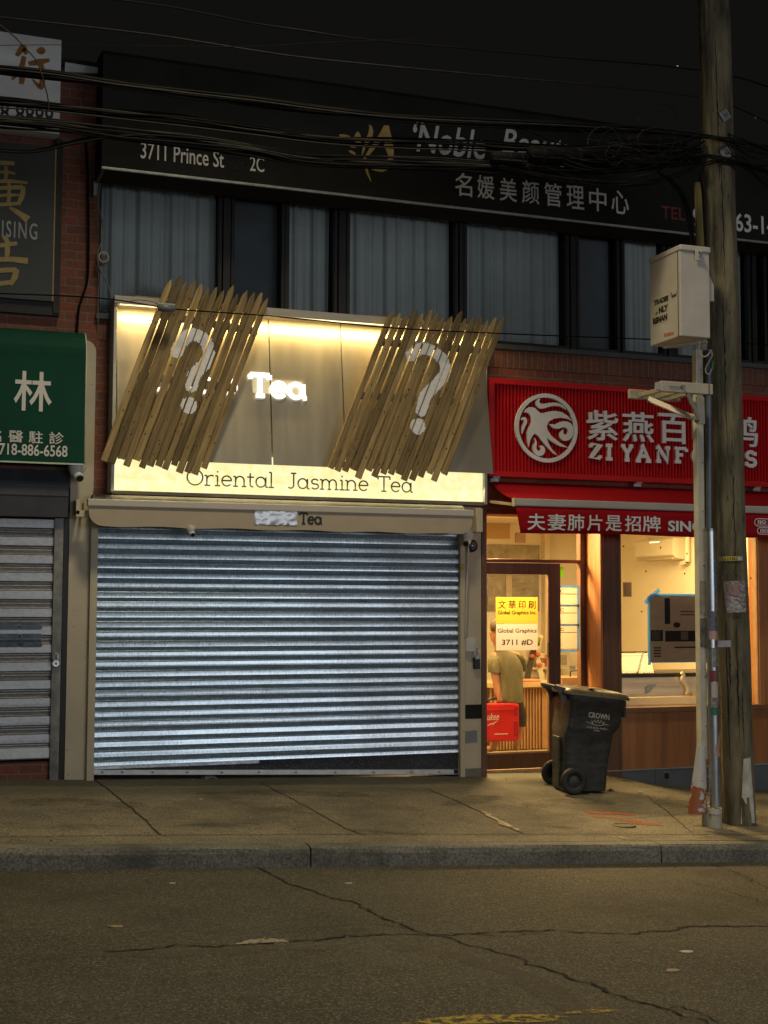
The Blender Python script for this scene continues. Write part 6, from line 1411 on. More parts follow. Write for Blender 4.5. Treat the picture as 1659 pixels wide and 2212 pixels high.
for _ in range(60):
    c = on_pole(rn.uniform(1535, 1615), rn.uniform(1180, 1560), .003); mb.box(c.x - rn.uniform(.003, .009), c.x + .003, c.y - .003, c.y + .004, c.z - .002, c.z + rn.uniform(.002, .004))
mb.build('staple_speck', M('rusty_staple', (.22, .17, .12), .5, .6), UP)
DKC = M('deep_split', (.010, .009, .007), 1)
for px, y0, y1, w0 in ((1561, 620, 1010, .007), (1580, 900, 1290, .006), (1590, 1330, 1620, .008), (1566, 1290, 1700, .006), (1545, 60, 420, .006), (1557, 300, 640, .005), (1603, 1480, 1610, .005), (1575, 1380, 1500, .007)):
    n_s = 26; vs = []
    for i in range(n_s + 1):
        t_ = i / n_s; yy = y0 + (y1 - y0) * t_; c = on_pole(px + (yy - y0) * .030 + rn.uniform(-1.2, 1.2), yy, .0035); h_ = w0 * math.sin(math.pi * t_) * rn.uniform(.4, 1.2)
        vs += [c + Vector((-h_, 0, 0)), c + Vector((h_, 0, 0))]
    MB().add(vs, [(2 * i, 2 * i + 1, 2 * i + 3, 2 * i + 2) for i in range(n_s)]).build('wood_split', DKC, UP, fixn=False)
t = thing('pole_number_plate', on_pole(1580, 1207, .01), 'narrow yellow plate with six black figures nailed to the timber pole', 'number plate')
wrap_patch('metal_strip', ((1553, 1202), (1604, 1202), (1604, 1210.5), (1554, 1212)), M('steel_plate', (.36, .37, .38)), t, .006, 2, 6)
wrap_patch('yellow_plate', ((1562, 1202.2), (1595, 1202.2), (1595, 1210.8), (1562, 1211.2)), M('plate_yellow', (.50, .40, .03), .5, var=.08), t, .010, 2, 6)
for k, ch in enumerate('025382'):
    c = on_pole(1566.5 + 5 * k, 1206.8, .0125); put_text(ch, lambda u, v, d: Vector((c.x + u, c.y - d - .002, c.z + v)), -.008, -.013, .008, .013, .001, bold=.03).build('figure', M('black_letter', (.02, .02, .02)), t, fixn=False)
t = thing('plastic_flyer', on_pole(1588, 1290, .02), 'crumpled clear plastic sleeve with a washed out flyer stapled to the timber pole', 'flyer')
wrap_patch('plastic_sleeve', ((1562, 1256), (1609, 1254), (1612, 1322), (1568, 1324)), M('shiny_plastic_sleeve', (.34, .31, .32), .16, var=.25, scale=30, col2=(.20, .17, .17), bump=.8, bscale=26), t, .012, 14, 10, .010)
wrap_patch('red_print', ((1568, 1262), (1600, 1261), (1596, 1288), (1574, 1284)), M('washed_print', (.26, .12, .15), .3, col2=(.22, .18, .14), scale=22), t, .021, 6, 6, .003)

# steel riser, conduits, guard and stickers on the street side
YR = YPL - rP * .75
CHN = M('cream_riser', (.50, .47, .38), .45, var=.10, scale=5, col2=(.36, .33, .26))
RZ = thing('riser_channel', V(1512, 1200, YR), 'cream painted steel riser channel clipped beside the timber pole', 'riser')
a = V(1508, 756, YR); b = V(1519, 1640, YR)
mb = MB(); mb.bar(b, a, .062, .05, (0, -1, 0)); mb.build('channel', CHN, RZ, .006)
mb = MB(); mb.bar(b + Vector((-.034, .004, 0)), a + Vector((-.034, .004, 0)), .010, .06, (0, -1, 0)); mb.build('channel_lip', M('cream_lip', (.55, .51, .40), .45), RZ)
mb = MB(); [mb.sphere(b.lerp(a, k) + Vector((.012, -.027, 0)), .007, 6, 4) for k in (.08, .2, .34, .47, .6, .72, .85, .95)]; mb.build('rivet', M('steel_bolt', (.25, .25, .25)), RZ)
def patch_bar(name, k0, k1, mat, wd=.064):
    return MB().bar(b.lerp(a, k0) + Vector((.0, -.0275, 0)), b.lerp(a, k1) + Vector((0, -.0275, 0)), wd, .003, (0, -1, 0)).build(name, mat, RZ)
patch_bar('torn_poster_layer', .27, .34, M('torn_poster', (.20, .18, .14), .8, col2=(.05, .045, .035), scale=30, stretch=(1, 1, .5)))
patch_bar('torn_poster_layer', .35, .43, M('peeled_paper', (.32, .29, .22), .8, col2=(.2, .18, .13), scale=12))
WS = thing('wooden_batten', V(1520, 900, YR + .03), 'thin mossy wooden batten behind the steel conduit on the pole', 'batten')
mb = MB(); mb.bar(V(1513, 532, YR + .035), V(1509, 395, YR + .035), .07, .03, (0, -1, 0)); mb.build('upper_strip', M('mossy_batten', (.20, .16, .06), .9, stretch=(6, 6, .6), scale=3, col2=(.12, .10, .035)), WS)
mb = MB(); mb.bar(V(1527, 1145, YR + .035), V(1519.5, 756, YR + .035), .05, .03, (0, -1, 0)); mb.build('lower_strip', M('mossy_batten', (.20, .16, .06), .9, stretch=(6, 6, .6), scale=3, col2=(.12, .10, .035)), WS)
CND = M('galvanised_conduit', (.42, .44, .47), .33, .85, var=.15, scale=8, stretch=(3, 3, .5))
CD = thing('steel_conduit', V(1540, 1500, YR), 'galvanised steel conduit covered in stickers beside the timber pole', 'conduit')
YC2 = YPL - rP - .02
c1 = V(1533.5, 1143, YC2); c2 = V(1545, 1742, YC2); c0 = V(1530.5, 756, YC2 + .02)
MB().tube([c0, c1 + Vector((0, .01, 0))], .026, 14).build('upper_pipe', M('blue_grey_pipe', (.10, .115, .14), .45, .3), CD)
MB().tube([c1, c1.lerp(c2, .5), c2], .046, 18).build('lower_pipe', CND, CD)
MB().tube([c1 + Vector((0, 0, .004)), c1 + Vector((0, 0, -.02))], .047, 18).build('pipe_collar', M('steel_bolt', (.25, .25, .25)), CD)
e = V(1543.5, 1762, YC2); MB().tube([V(1543.5, 1745, YC2), V(1543.5, 1757, YC2)], .061, 18).build('coupling', M('grey_white_pvc', (.46, .44, .38), .5), CD)
gz = V(1544, 1779, YC2); MB().tube([V(1544, 1757.2, YC2), gz + Vector((0, 0, -.05))], .057, 18).build('pipe_foot', M('dirty_pvc', (.38, .36, .30), .6, var=.15), CD)
s = V(1526, 1757, YC2 + .04); MB().tube([V(1526, 1742, YC2 + .04), V(1526, 1771, YC2 + .04) + Vector((0, 0, -.06))], .04, 14).build('pipe_stub', M('olive_pvc', (.24, .24, .17), .6), CD)
mb = MB(); k = V(1537, 1390, YC2); mb.tube([k + Vector((0, 0, .035)), k + Vector((0, 0, -.035))], .0485, 18); mb.box(k.x + .03, k.x + .17, YC2 - .03, YC2 - .024, k.z - .03, k.z + .025); mb.build('pipe_clamp', M('bright_clamp', (.5, .5, .49), .3, .9), CD)
def pipe_sticker(name, py, h, mat, a0=-150, a1=-30, r=.0468):
    k = (py - 1143) / (1742 - 1143); k2 = (py + h - 1143) / (1742 - 1143); A = c1.lerp(c2, k); B = c1.lerp(c2, k2); n = 8
    vs = [P_ + Vector((math.cos(R(a0 + (a1 - a0) * i / n)), math.sin(R(a0 + (a1 - a0) * i / n)), 0)) * r for P_ in (A, B) for i in range(n + 1)]
    return MB().add(vs, [(i, i + 1, n + 2 + i, n + 1 + i) for i in range(n)], True).build(name, mat, CD, fixn=False)
SKT = lambda nm, c, c2_=None, s=60: M(nm, c, .5, col2=c2_, scale=s) if c2_ else M(nm, c, .5, var=.1)
pipe_sticker('sticker', 1215, 68, SKT('blue_paper', (.02, .16, .30)), -85, -55); pipe_sticker('sticker', 1294, 40, SKT('scribbled_black', (.03, .03, .03), (.30, .30, .30), 40), -90, -20)
pipe_sticker('sticker', 1322, 70, SKT('faded_navy', (.035, .04, .075), (.16, .17, .22), 50), -160, -20); pipe_sticker('sticker', 1365, 20, SKT('pink_paper2', (.50, .30, .26), (.42, .25, .22), 50), -150, -30, .047)
pipe_sticker('sticker', 1398, 45, SKT('grey_scribble', (.30, .30, .29), (.06, .06, .06), 45), -120, -20); pipe_sticker('sticker', 1450, 24, SKT('red_label', (.30, .035, .04), (.05, .02, .02), 60), -150, -90)
pipe_sticker('sticker', 1475, 40, SKT('pale_label', (.42, .36, .33)), -140, -60); pipe_sticker('sticker', 1508, 24, SKT('black_white_label', (.36, .36, .36), (.04, .04, .04), 50), -150, -70)
pipe_sticker('sticker', 1530, 16, SKT('green_label', (.04, .20, .12), (.02, .07, .05), 70), -150, -70); pipe_sticker('sticker', 1569, 14, SKT('rust_label', (.22, .09, .05)), -70, -30); pipe_sticker('sticker', 1588, 20, SKT('coral_label', (.45, .14, .09), (.40, .36, .33), 50), -75, -30)
pipe_sticker('sticker', 1609, 26, SKT('round_label', (.40, .38, .34), (.36, .06, .05), 46), -110, -35)
# flared guard with rust at its foot
GD = thing('cable_guard', V(1512, 1700, YC2), 'flared white steel cable guard rusting at its foot beside the conduit', 'cable guard')
A = V(1518.5, 1611, YC2 + .03); B = V(1509, 1758, YC2 + .03); rings = []
for t_, r_ in ((0, .042), (.35, .056), (.7, .074), (1, .090)):
    c = A.lerp(B, t_) + Vector((0, .03, 0)); rings.append([c + Vector((math.cos(R(a_)) * r_, math.sin(R(a_)) * r_ * .9, 0)) for a_ in range(180, 361, 15)] + [c + Vector((math.cos(R(a_)) * (r_ - .006), math.sin(R(a_)) * (r_ - .006) * .9, 0)) for a_ in range(360, 179, -15)])
GM = M('rusty_white_steel', (.46, .45, .43), .5, var=.08, scale=6)
n_ = GM.node_tree.nodes; l_ = GM.node_tree.links; b_ = n_['Principled BSDF']; srcc = b_.inputs['Base Color'].links[0].from_socket
tc = n_.new('ShaderNodeTexCoord'); nzz = n_.new('ShaderNodeTexNoise'); nzz.inputs['Scale'].default_value = 13; nzz.inputs['Detail'].default_value = 6; l_.new(tc.outputs['Object'], nzz.inputs[0])
sx = n_.new('ShaderNodeSeparateXYZ'); l_.new(tc.outputs['Object'], sx.inputs[0]); m1 = n_.new('ShaderNodeMath'); m1.operation = 'MULTIPLY_ADD'; m1.inputs[1].default_value = -.75; m1.inputs[2].default_value = .10; l_.new(sx.outputs[2], m1.inputs[0])
m2 = n_.new('ShaderNodeMath'); l_.new(m1.outputs[0], m2.inputs[0]); l_.new(nzz.outputs['Fac'], m2.inputs[1])
rp = n_.new('ShaderNodeValToRGB'); rp.color_ramp.elements[0].position = .60; rp.color_ramp.elements[1].position = .65; l_.new(m2.outputs[0], rp.inputs[0])
mx = n_.new('ShaderNodeMix'); mx.data_type = 'RGBA'; l_.new(rp.outputs[0], mx.inputs[0]); l_.new(srcc, mx.inputs[6]); mx.inputs[7].default_value = (.26, .085, .035, 1); l_.new(mx.outputs[2], b_.inputs['Base Color'])
MB().loft(rings, True, smooth=False).build('guard_shell', GM, GD)
mb = MB(); [mb.sphere(A.lerp(B, k) + Vector((.03 + .035 * k, -.03 - .03 * k, 0)), .008, 6, 4) for k in (.2, .45, .72, .95)]; mb.build('bolt', M('steel_bolt', (.25, .25, .25)), GD)

# equipment cabinet on the pole
YBn = YPL - .30
CAB = M('beige_grey_cabinet', (.50, .47, .43), .5, var=.09, scale=3, col2=(.40, .365, .32), spots=(7, .035, (.16, .09, .05)))
XBl = V(1470, 640, YBn).x; XBr = V(1533.5, 640, YBn).x; YBf = VX(1404, 640, XBl).y
zt_ = V(1471, 541, YBn).z; zb_ = V(1469, 725, YBn).z
EB = thing('equipment_cabinet', (XBl, YBn, zb_), 'beige metal equipment cabinet with a torn slogan sticker mounted on the timber pole', 'cabinet')
MB().box(XBl, XBr, YBn, YBf, zb_, zt_).build('cabinet_shell', CAB, EB, .006)
MB().box(XBl - .006, XBr + .008, YBn - .012, YBf + .008, zt_ + .001, zt_ + .052).build('cabinet_lid', CAB, EB, .010)
q = V(1507, 549, YBn); mb = MB(); mb.box(q.x - .035, q.x + .03, YBn - .02, YBn - .0125, q.z - .06, q.z + .03); mb.build('latch', CAB, EB, .006)
mb = MB(); mb.tube([q + Vector((0, -.022, .015)), q + Vector((.012, -.034, -.005)), q + Vector((0, -.022, -.03))], .010, 6); mb.build('latch_bolt', M('steel_bolt', (.25, .25, .25)), EB)
dY = YBf - YBn
MB().box(XBl - .0045, XBl - .0005, YBn + .032, YBn + .036, zb_, zt_).build('door_gap', M('black_rubber', (.01, .01, .01)), EB)
c = VX(1454, 633, XBl - .005); MB().box(XBl - .014, XBl - .001, c.y - .05, c.y + .03, c.z - .02, c.z + .025).build('door_lock', CAB, EB, .004)
MB().box(XBl - .019, XBl - .0145, c.y + .004, c.y + .016, c.z - .006, c.z + .006).build('keyhole', M('steel_bolt', (.25, .25, .25)), EB)
mb = MB(); v0 = V(1534.5, 596, YBn + .1); mb.prism([(0, 0), (.055, -.10), (.055, -.24), (0, -.24)], lambda u, v, d: Vector((XBr + .001 + u, YBn + .02 + d, v0.z + v)), 0, .12); mb.build('side_hood', CAB, EB, .004)
fnB = lambda u, v, d: Vector((XBl - d, u, v))      # on the side facing along the street; u runs along the wall depth
def sidept(px, py): p_ = VX(px, py, XBl - .002); return (p_.y, p_.z)
mb = MB(); mb.prism([sidept(*p_) for p_ in ((1411, 644), (1446, 633), (1444, 660), (1443.5, 678), (1440, 694), (1409.5, 705))], fnB, .0005, .0025); mb.build('sticker', M('white_sticker_paper', (.46, .43, .34), .6, var=.06), EB)
SI = M('black_letter', (.02, .02, .02))
for s_, tl, br in (('TRADES', (1413, 661.8), (1443.8, 637)), ('NLY', (1423.4, 678.5), (1443.4, 656.2)), ('REMAN', (1410.7, 702.3), (1441.5, 676.5))):
    a_ = sidept(*tl); b_ = sidept(*br)
    put_text(s_, lambda u, v, d: Vector((XBl - .0026 - d, u, v)), a_[0], a_[1], b_[0], b_[1], .001, bold=.08).build('lettering', SI, EB, fixn=False)
c = sidept(1418, 678); mb = MB(); mb.prism([(c[0] + .02, c[1]), (c[0] - .005, c[1] + .018), (c[0] - .03, c[1] + .012), (c[0] - .012, c[1] - .004), (c[0] - .02, c[1] - .016)], fnB, .0026, .0035); mb.build('bird_mark', M('dull_green_mark', (.08, .12, .05), .6), EB)
mb = MB()
for k in range(5):
    if k == 1: pass
    x_ = (1436, 1441, 1445, 1449, 1453.5)[k]; a_ = sidept(x_ - 1.3, 728 - k * 1.0); b_ = sidept(x_ + 1.3, 720 - k * 1.0); mb.prism([(a_[0], a_[1]), (b_[0], a_[1]), (b_[0], b_[1]), (a_[0], b_[1])], fnB, .0006, .0016)
mb.build('orange_figures', M('orange_figure', (.40, .07, .02), .6), EB)
mb = MB(); mb.bar((XBl + .10, YBf - .05, zb_ - .012), (XBr + .03, YBn + .10, zb_ - .012), .03, .022); mb.build('mount_strap', M('cream_riser', (.50, .47, .38)), EB)
def cabl(name, pix, Y, r, mat, label, cat='cable', group=None, n=6): return flex(name, pix, Y, r, mat, label, cat, group, n)
cabl('loose_lead', [(1511, 735), (1511, 755), (1515, 768), (1524, 770), (1532, 763), (1536, 755)], YBn + .05, .006, M('white_lead', (.46, .44, .37), .5), 'white looped lead below the equipment cabinet')
cabl('loose_lead', [(1536, 758), (1538, 768), (1530, 783), (1524, 797), (1526, 806), (1532, 808), (1536, 800), (1538, 790)], YBn + .1, .006, M('white_lead', (.46, .44, .37)), 'white hanging lead with a green plug below the cabinet')
c = V(1538, 790, YBn + .1); o = tag(MB().tube([c + Vector((0, 0, -.03)), c + Vector((.008, 0, .04))], .011, 8).build('plug', M('green_plug', (.06, .22, .05), .4)), 'small green plug on the hanging lead beside the pole', 'plug')

# bracket frame below the cabinet
BRM = M('bracket_cream', (.46, .42, .33), .5, .2, var=.12, scale=6, col2=(.36, .31, .23), spots=(4, .06, (.16, .07, .03)))
BK = thing('pole_bracket', V(1460, 850, YBn), 'empty cream steel mounting bracket with braces on the pole below the cabinet', 'bracket')
fb = V(1417, 834, YBn); fr_ = V(1537, 842, YBn); zc_ = (fb.z + fr_.z) / 2; hb = .045
XL_ = fb.x; XR_ = fr_.x; yb_ = VX(1358, 851, XL_ - .0).y
zc2 = VX(1358, 851, XL_).z
MB().box(XL_ + .035, XR_, YBn - .025, YBn + .025, zc_ - hb, zc_ + hb).build('front_channel', BRM, BK, .006)
MB().box(XL_, XL_ + .034, YBn - .018, YBn + .018, zc_ - hb * .7, zc_ + hb * .7).build('channel_end', M('dull_end', (.36, .36, .33), .5), BK)
MB().box(XL_, XR_ - .03, yb_ - .02, yb_ + .02, zc_ - hb * .9, zc_ + hb * .9).build('back_channel', BRM, BK, .006)
for dx_ in (.10, .27, .42):
    mb = MB(); mb.bar((XL_ + dx_, YBn + .026, zc_ - .012), (XL_ + dx_, yb_ - .021, zc_ - .012), .045, .035); mb.build('cross_bar', BRM, BK, .003)
ft = V(1509, 902, YBn + .06)
mb = MB(); mb.bar((XL_ + .30, YBn, zc_ - hb), ft, .035, .02, (0, 1, 0)); mb.build('brace', BRM, BK, .003)
mb = MB(); mb.bar((XL_ + .16, yb_ - .05, zc_ - hb * .9), ft + Vector((-.01, .05, 0)), .05, .02, (0, 1, 0)); mb.build('brace', BRM, BK, .003)
mb = MB(); pl0 = V(1512, 858, YBn + .07); pl1 = V(1514, 916, YBn + .07); mb.bar(pl1, pl0, .075, .02, (0, -1, 0)); mb.build('bracket_plate', BRM, BK, .003)
mb = MB(); c = V(1475, 836, YBn - .03); mb.tube([c, c + Vector((0, -.02, 0))], .018, 8); mb.box(c.x - .13, c.x - .018, YBn - .033, YBn - .027, c.z - .002, c.z + .004); c2_ = V(1505, 908, YBn + .04); mb.sphere(c2_, .022, 8, 6); mb.build('hook_bolt', M('steel_bolt', (.25, .25, .25)), BK)
MB().box(XR_ - .045, XR_ - .036, YBn - .0268, YBn + .0268, zc_ - hb - .002, zc_ + hb + .002).build('rust_band', M('rust', (.16, .06, .02), .8), BK)

# ------------------------------------------------------------------ overhead cables
CF = M('faded_cable', (.014, .0135, .013), .7, spec=.12, var=.4, scale=12)
def bundle(n, pix, Y, spread, r, label, group, seed, fray=.25):
    rnd = random.Random(seed)
    for k in range(n):
        off = rnd.gauss(0, 1) * spread * .5; ph = rnd.uniform(0, 6); amp = rnd.uniform(.1, fray) * spread; dy = rnd.uniform(-.07, .07)
        pts = [V(x, y + off * (1 if 0 < i < len(pix) - 1 else .5) + amp * math.sin(ph + 1.7 * i), Y + dy) for i, (x, y) in enumerate(pix)]
        o = MB().tube(spline(pts, 5), r * rnd.uniform(.45, 1.1), 5).build('overhead_cable', CB if rnd.random() < .6 else CF, smooth=True)
        tag(o, label, 'cable', group)
YW = YPL - .05
bundle(2, [(-60, -40), (310, 3), (430, 22), (548, 47), (660, 64), (780, 80), (1000, 100), (1200, 120), (1400, 136), (1465, 142), (1512, 150)], YW, 5, .006, 'one of the two thin twisted wires highest above the street', 'topmost pair of wires', 1, .9)
bundle(1, [(-60, 28), (0, 36), (330, 74), (548, 108), (700, 128), (1097, 166), (1250, 180), (1400, 195), (1512, 210)], YW, 1, .008, 'single pale wire running second highest across the dark sky', 'second wire', 2)
bundle(1, [(-60, 99), (0, 98), (130, 97), (330, 99), (548, 100), (700, 92), (900, 84)], YW - .3, 1, .005, 'single nearly level wire crossing the top of the white panel sign', 'level wire', 3)
bundle(13, [(-60, 146), (0, 150), (130, 164), (260, 182), (400, 200), (548, 219), (700, 238), (850, 252), (1000, 262), (1200, 272), (1380, 280), (1515, 292)], YW, 13, .011, 'one cable of the thick bundle crossing the white panel sign', 'cables of the upper bundle', 4, .35)
bundle(9, [(-60, 216), (0, 220), (130, 232), (260, 246), (400, 260), (548, 280), (700, 300), (850, 308), (1000, 312), (1180, 322), (1350, 322), (1515, 330)], YW, 10, .010, 'one cable of the middle bundle crossing the address lettering', 'cables of the middle bundle', 5, .4)
bundle(15, [(-60, 262), (0, 262), (130, 272), (260, 291), (400, 306), (548, 325), (660, 345), (800, 352), (950, 356), (1097, 362), (1230, 366), (1350, 360), (1515, 345)], YW, 14, .010, 'one cable of the lowest thick bundle crossing the gold flower', 'cables of the lower bundle', 6, .4)
bundle(4, [(-60, 318), (60, 330), (150, 312), (240, 292), (330, 290), (470, 306)], YW, 5, .008, 'one of the loose cables dipping under the lowest bundle', 'loose dipping cables', 7, .6)
bundle(5, [(1080, 356), (1180, 376), (1290, 392), (1380, 392), (1450, 375), (1515, 352), (1560, 345), (1620, 352), (1700, 385)], YPL - rP - .06, 7, .007, 'one of the slack cables sagging beneath the black splice case', 'slack cables at the pole', 8, .7)
bundle(7, [(1500, 292), (1560, 300), (1610, 312), (1700, 345)], YPL - rP - .05, 12, .009, 'one of the cables leaving the pole high on its far side', 'cables past the pole', 9, .5)
bundle(4, [(1500, 335), (1560, 345), (1600, 358), (1660, 400), (1720, 430)], YPL - rP - .05, 9, .009, 'one of the cables leaving the pole low on its far side', 'lower cables past the pole', 10, .5)
bundle(1, [(1580, 165), (1610, 172), (1665, 190)], YW, 1, .008, 'wire leaving the pole high towards the dark street corner', 'wire past the pole', 11)
bundle(1, [(1584, 230), (1632, 252), (1700, 285)], YW, 1, .007, 'straight wire leaving the pole with a bright metal clip', 'clip wire', 12)
for pts, lab, r_ in (([(1290, 330), (1300, 295), (1330, 275), (1365, 274), (1395, 292), (1402, 325), (1385, 350), (1345, 358), (1305, 348), (1290, 330)], 'large loop of spare cable coiled beside the pole', .007),
                  ([(1375, 265), (1400, 235), (1435, 225), (1460, 245), (1462, 285)], 'thin loop of wire arching above the cables at the pole', .005),
                  ([(1370, 350), (1400, 328), (1440, 322), (1475, 335), (1495, 355)], 'looped cable end just before the pole', .006),
                  ([(1390, 375), (1430, 400), (1465, 412), (1485, 405)], 'short cable dipping before the pole', .005),
                  ([(1420, 370), (1450, 395), (1475, 430), (1488, 480), (1494, 530)], 'thick cable curving down from the bundle into the cabinet', .012),
                  ([(1440, 378), (1470, 410), (1488, 450), (1496, 500), (1501, 532)], 'second cable curving down beside the thick one into the cabinet', .009),
                  ([(1510, 372), (1516, 400), (1520, 450), (1524, 530)], 'black cable running straight down the pole above the cabinet', .011),
                  ([(-20, 40), (30, 78), (55, 105), (76, 128), (90, 160), (98, 190), (104, 215), (105, 240)], 'thin frayed wire hanging across the orange brush character', .005)):
    tag(MB().tube(spline([V(x, y, YW - .12) for x, y in pts], 6), r_, 5).build('overhead_cable', CB if r_ > .006 else CF, smooth=True), lab, 'cable')
rn = random.Random(77)
for k in range(14):
    x0 = rn.uniform(1080, 1380); x1 = rn.uniform(1440, 1560); y0 = rn.uniform(272, 372); y1 = rn.uniform(285, 365); sg = rn.uniform(6, 46)
    pts = [V(x0 + (x1 - x0) * t, y0 + (y1 - y0) * t + sg * math.sin(math.pi * t) + rn.uniform(-4, 4), YPL - rP - .08 - rn.uniform(0, .12)) for t in (0, .2, .4, .6, .8, 1)]
    tag(MB().tube(spline(pts, 5), rn.uniform(.003, .007), 5).build('overhead_cable', CB if k % 3 else CF, smooth=True), 'one of the many thin wires tangled loosely around the splice cases by the pole', 'cable', 'tangled wires by the pole')
for k in range(10):
    y0 = rn.uniform(285, 360); x1 = rn.uniform(1625, 1700); y1 = y0 + rn.uniform(15, 75); sg = rn.uniform(-25, 25)
    pts = [V(1572 + (x1 - 1572) * t, y0 + (y1 - y0) * t + sg * math.sin(math.pi * t), YPL - rP - .06 - rn.uniform(0, .1)) for t in (0, .3, .6, 1)]
    tag(MB().tube(spline(pts, 5), rn.uniform(.003, .006), 5).build('overhead_cable', CB if k % 3 else CF, smooth=True), 'one of the thin stray wires fanning out beyond the pole', 'cable', 'stray wires beyond the pole')
for k in range(7):
    cx, cy, rx, ry = rn.uniform(1290, 1450), rn.uniform(300, 345), rn.uniform(16, 42), rn.uniform(14, 36)
    pts = [V(cx + rx * math.cos(t + k), cy + ry * math.sin(t + k), YPL - rP - .1 - .01 * k) for t in [i * .6 for i in range(11)]]
    tag(MB().tube(spline(pts, 4), .004, 5).build('overhead_cable', CF if k % 2 else CB, smooth=True), 'one of the small coils of spare wire hanging among the splice cases', 'cable', 'coils of spare wire')
mb_col = M('splice_black', (.004, .004, .0045), .7, var=.3, spec=.05)
def splice(x0, y0, x1, y1, r, label):
    a = V(x0, y0, YW - .1); b = V(x1, y1, YW - .1); t = thing('splice_case', (a + b) / 2, label, 'splice case')
    MB().tube([a, a.lerp(b, .03), a.lerp(b, .97), b], [r * .55, r, r, r * .55], 14).build('case_shell', mb_col, t)
    mb = MB(); mb.bar(a.lerp(b, .02) + Vector((0, -r * .8, -r * .4)), a.lerp(b, .98) + Vector((0, -r * .8, -r * .4)), .012, .02); mb.build('case_seam', CF, t)
    [MB().tube([a.lerp(b, k), a.lerp(b, k + .03)], r * 1.06, 14).build('strap', M('strap_dark', (.008, .008, .008), .7, spec=.1), t) for k in (.12, .5, .85)]
splice(1140, 334, 1345, 344, .072, 'long black splice case hanging across the white script lettering'); splice(1352, 305, 1480, 318, .055, 'shorter black splice case close to the timber pole'); splice(1060, 340, 1135, 346, .05, 'small black splice case before the long one')
for px, py in ((1632, 253), (1463, 143)):
    c = V(px, py, YW - .02); tag(MB().sphere(c, .016, 8, 6).build('wire_clip', M('bright_steel', (.6, .6, .58))), 'bright metal clip on the wire past the pole' if px > 1600 else 'bright metal clip on the topmost wires before the pole', 'clip')

# ------------------------------------------------------------------ litter
RAG = M('pale_rag', (.40, .34, .22), .9, col2=(.22, .18, .11), scale=14, bump=.6, bscale=30)
def blob_strip(pix, wd, hgt, pick, zfn, mat, name, label, cat, seed):
    rnd = random.Random(seed); P_ = spline([pick(*q) for q in pix], 4); rings = []
    for i, p_ in enumerate(P_):
        k = math.sin(math.pi * (.08 + .84 * i / (len(P_) - 1))) * rnd.uniform(.6, 1.2); t = (P_[min(i + 1, len(P_) - 1)] - P_[max(i - 1, 0)]).normalized(); s_ = Vector((-t.y, t.x, 0))
        z = zfn(p_.x, p_.y); rings.append([Vector((p_.x, p_.y, z)) + s_ * wd * k * math.cos(a_) * rnd.uniform(.7, 1.2) + Vector((0, 0, max(-.004, hgt * k * math.sin(a_) * rnd.uniform(.6, 1.2)))) for a_ in [2 * math.pi * j / 9 for j in range(9)]])
    return tag(MB().loft(rings, True, smooth=False).build(name, mat), label, cat)
blob_strip([(510, 2040), (535, 2038), (560, 2035), (572, 2036), (595, 2034), (624, 2035)], .032, .022, RD, road_z, RAG, 'flattened_rag', 'dirty pale strip of flattened rag on the tar seam in the road', 'rag', 3)
blob_strip([(432, 1679), (445, 1681), (458, 1680), (468, 1682)], .03, .025, G, ground, M('grey_litter', (.25, .26, .26), .7, var=.3), 'crumpled_plastic', 'crumpled grey plastic against the foot of the wide shutter', 'litter', 4)
blob_strip([(1316, 1708), (1321, 1709), (1326, 1711)], .022, .04, G, ground, M('brown_litter', (.20, .14, .07), .8, var=.3), 'crumpled_leaf', 'crumpled brown leaf litter at the front foot of the wheeled bin', 'litter', 5)
PAP = M('pale_paper_scrap', (.48, .46, .38), .8)
LW_ = M('brown_scrap', (.30, .22, .12), .8)
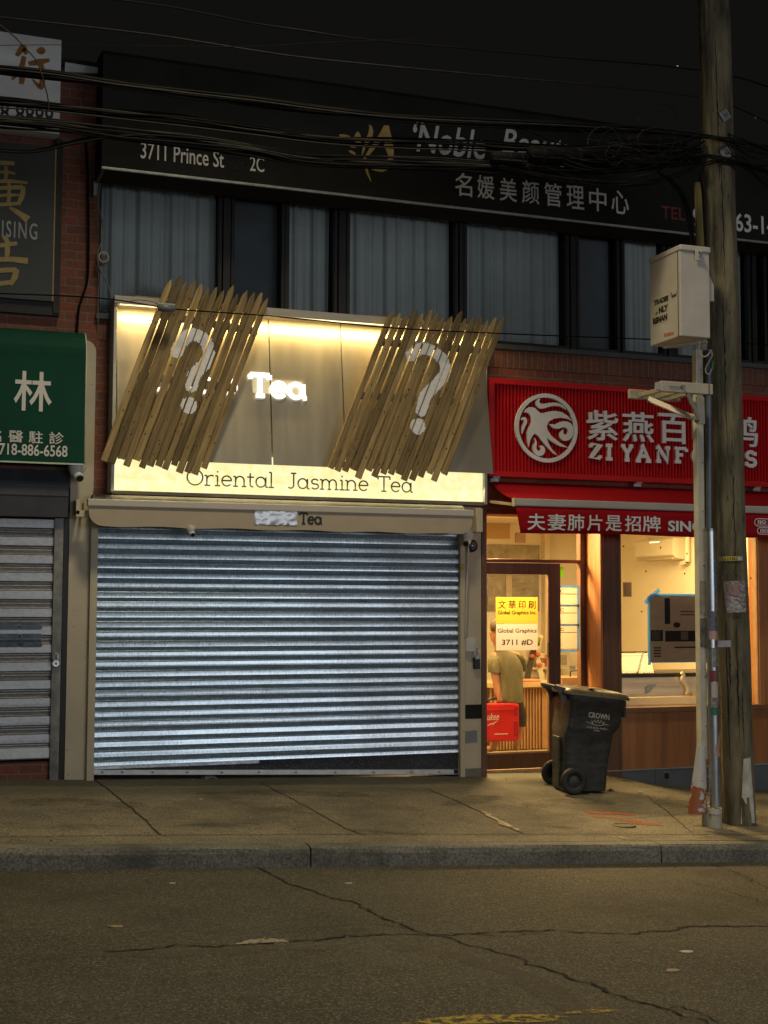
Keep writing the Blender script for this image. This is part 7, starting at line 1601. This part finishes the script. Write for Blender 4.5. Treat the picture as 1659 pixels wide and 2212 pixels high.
for i, (px, py, pk, zfn, s_, mat, lab) in enumerate((
        (580, 1857, RD, road_z, .03, PAP, 'small white paper scrap in the gutter nearest the kerb joint'), (705, 1866, RD, road_z, .035, PAP, 'flat white scrap on the road just out from the gutter'), (372, 1909, RD, road_z, .022, PAP, 'tiny pale cigarette end on the open road'),
        (752, 1909, RD, road_z, .04, M('pinkish_scrap', (.42, .30, .24), .8), 'pinkish paper scrap beside the long diagonal crack'), (1486, 2057, RD, road_z, .05, PAP, 'flat pale disc of gum trodden into the road'), (1453, 2098, RD, road_z, .05, LW_, 'tan stain like flat scrap on the road'),
        (350, 1860, RD, road_z, .03, LW_, 'brown leaf scrap in the gutter under the wide shutter'), (416, 1673 + 12, G, ground, .02, LW_, 'tiny brown crumb on the pavement before the wide shutter'), (434, 1727, G, ground, .018, PAP, 'tiny white crumb in the middle of the pavement'),
        (1383, 1715, G, ground, .03, PAP, 'white crumpled paper ball on the pavement behind the pole'), (1384 + 290, 1733, G, ground, .02, PAP, 'x'), (1370, 1733 + 0, G, ground, .0, PAP, 'x'), (1520 - 842, 1000, G, ground, 0, PAP, 'x'), (1320 + 358, 1733, G, ground, 0, PAP, 'x'),
        (1676 - 0, 1640, G, ground, 0, PAP, 'x'), (1320 - 0, 1865, RD, road_z, .02, PAP, 'small white scrap under the kerb near its second joint'), (1228, 1857, RD, road_z, .02, PAP, 'tiny white pebble in the gutter below the bin'), (250, 2003, RD, road_z, .05, LW_, 'faint tan mark on the open road'), (1383 + 0, 2025 + 60, RD, road_z, 0, PAP, 'x'))):
    if s_ == 0 or lab == 'x': continue
    p_ = pk(px, py); z = zfn(p_.x, p_.y); rnd = random.Random(i); n = 7
    pl = [(p_.x + math.cos(2 * math.pi * k / n) * s_ * rnd.uniform(.5, 1.1), p_.y + math.sin(2 * math.pi * k / n) * s_ * .6 * rnd.uniform(.6, 1.1)) for k in range(n)]
    tag(MB().prism(pl, lambda u, v, d: Vector((u, v, zfn(u, v) + d)), .001, .006 + (.02 if px == 1383 else 0)).build('paper_scrap', mat), lab, 'litter')
SPL = WORN('white_stain', (.42, .41, .36), .52, 26, .05)
for pts in ([(18, 1703), (40, 1701), (62, 1703)], [(1540, 1733 + 5), (1560, 1737)]):
    ground_line('dried_splash', pts, .05, SPL, sidewalk, G, ground, .005, .012, .04, .3)

# grit and crumbs gathered in the gutter and along the wall foot
rn = random.Random(21); mb = MB()
for k in range(420):
    if k < 260: x = rn.uniform(-.3, 8.5); y = YK - .015 - abs(rn.gauss(0, .10)); z = road_z(x, y)
    elif k < 340: x = rn.uniform(-.3, 8.5); y = -abs(rn.gauss(.06, .10)) - .10; z = ground(x, y)
    else: x = rn.uniform(.2, 8.0); y = rn.uniform(-3.3, -.2); z = ground(x, y)
    s_ = rn.uniform(.003, .011); a_ = rn.uniform(0, 6.3)
    if y < YK - .6: continue
    P_ = [(math.cos(a_ + t) * s_ * rn.uniform(.6, 1.3), math.sin(a_ + t) * s_ * rn.uniform(.5, 1)) for t in (0, 1.6, 3.1, 4.7)]
    mb.add([(x + u, y + v, z + .001) for u, v in P_] + [(x + P_[0][0] * .4, y + P_[0][1] * .4, z + s_ * .9)], [(0, 1, 4), (1, 2, 4), (2, 3, 4), (3, 0, 4), (0, 1, 2, 3)])
o = mb.build('gutter_grit', M('grit', (.16, .13, .09), .9, col2=(.05, .045, .035), scale=40)); o['kind'] = 'stuff'; o['label'] = 'fine grit and crumbs gathered along the gutter and the wall foot'
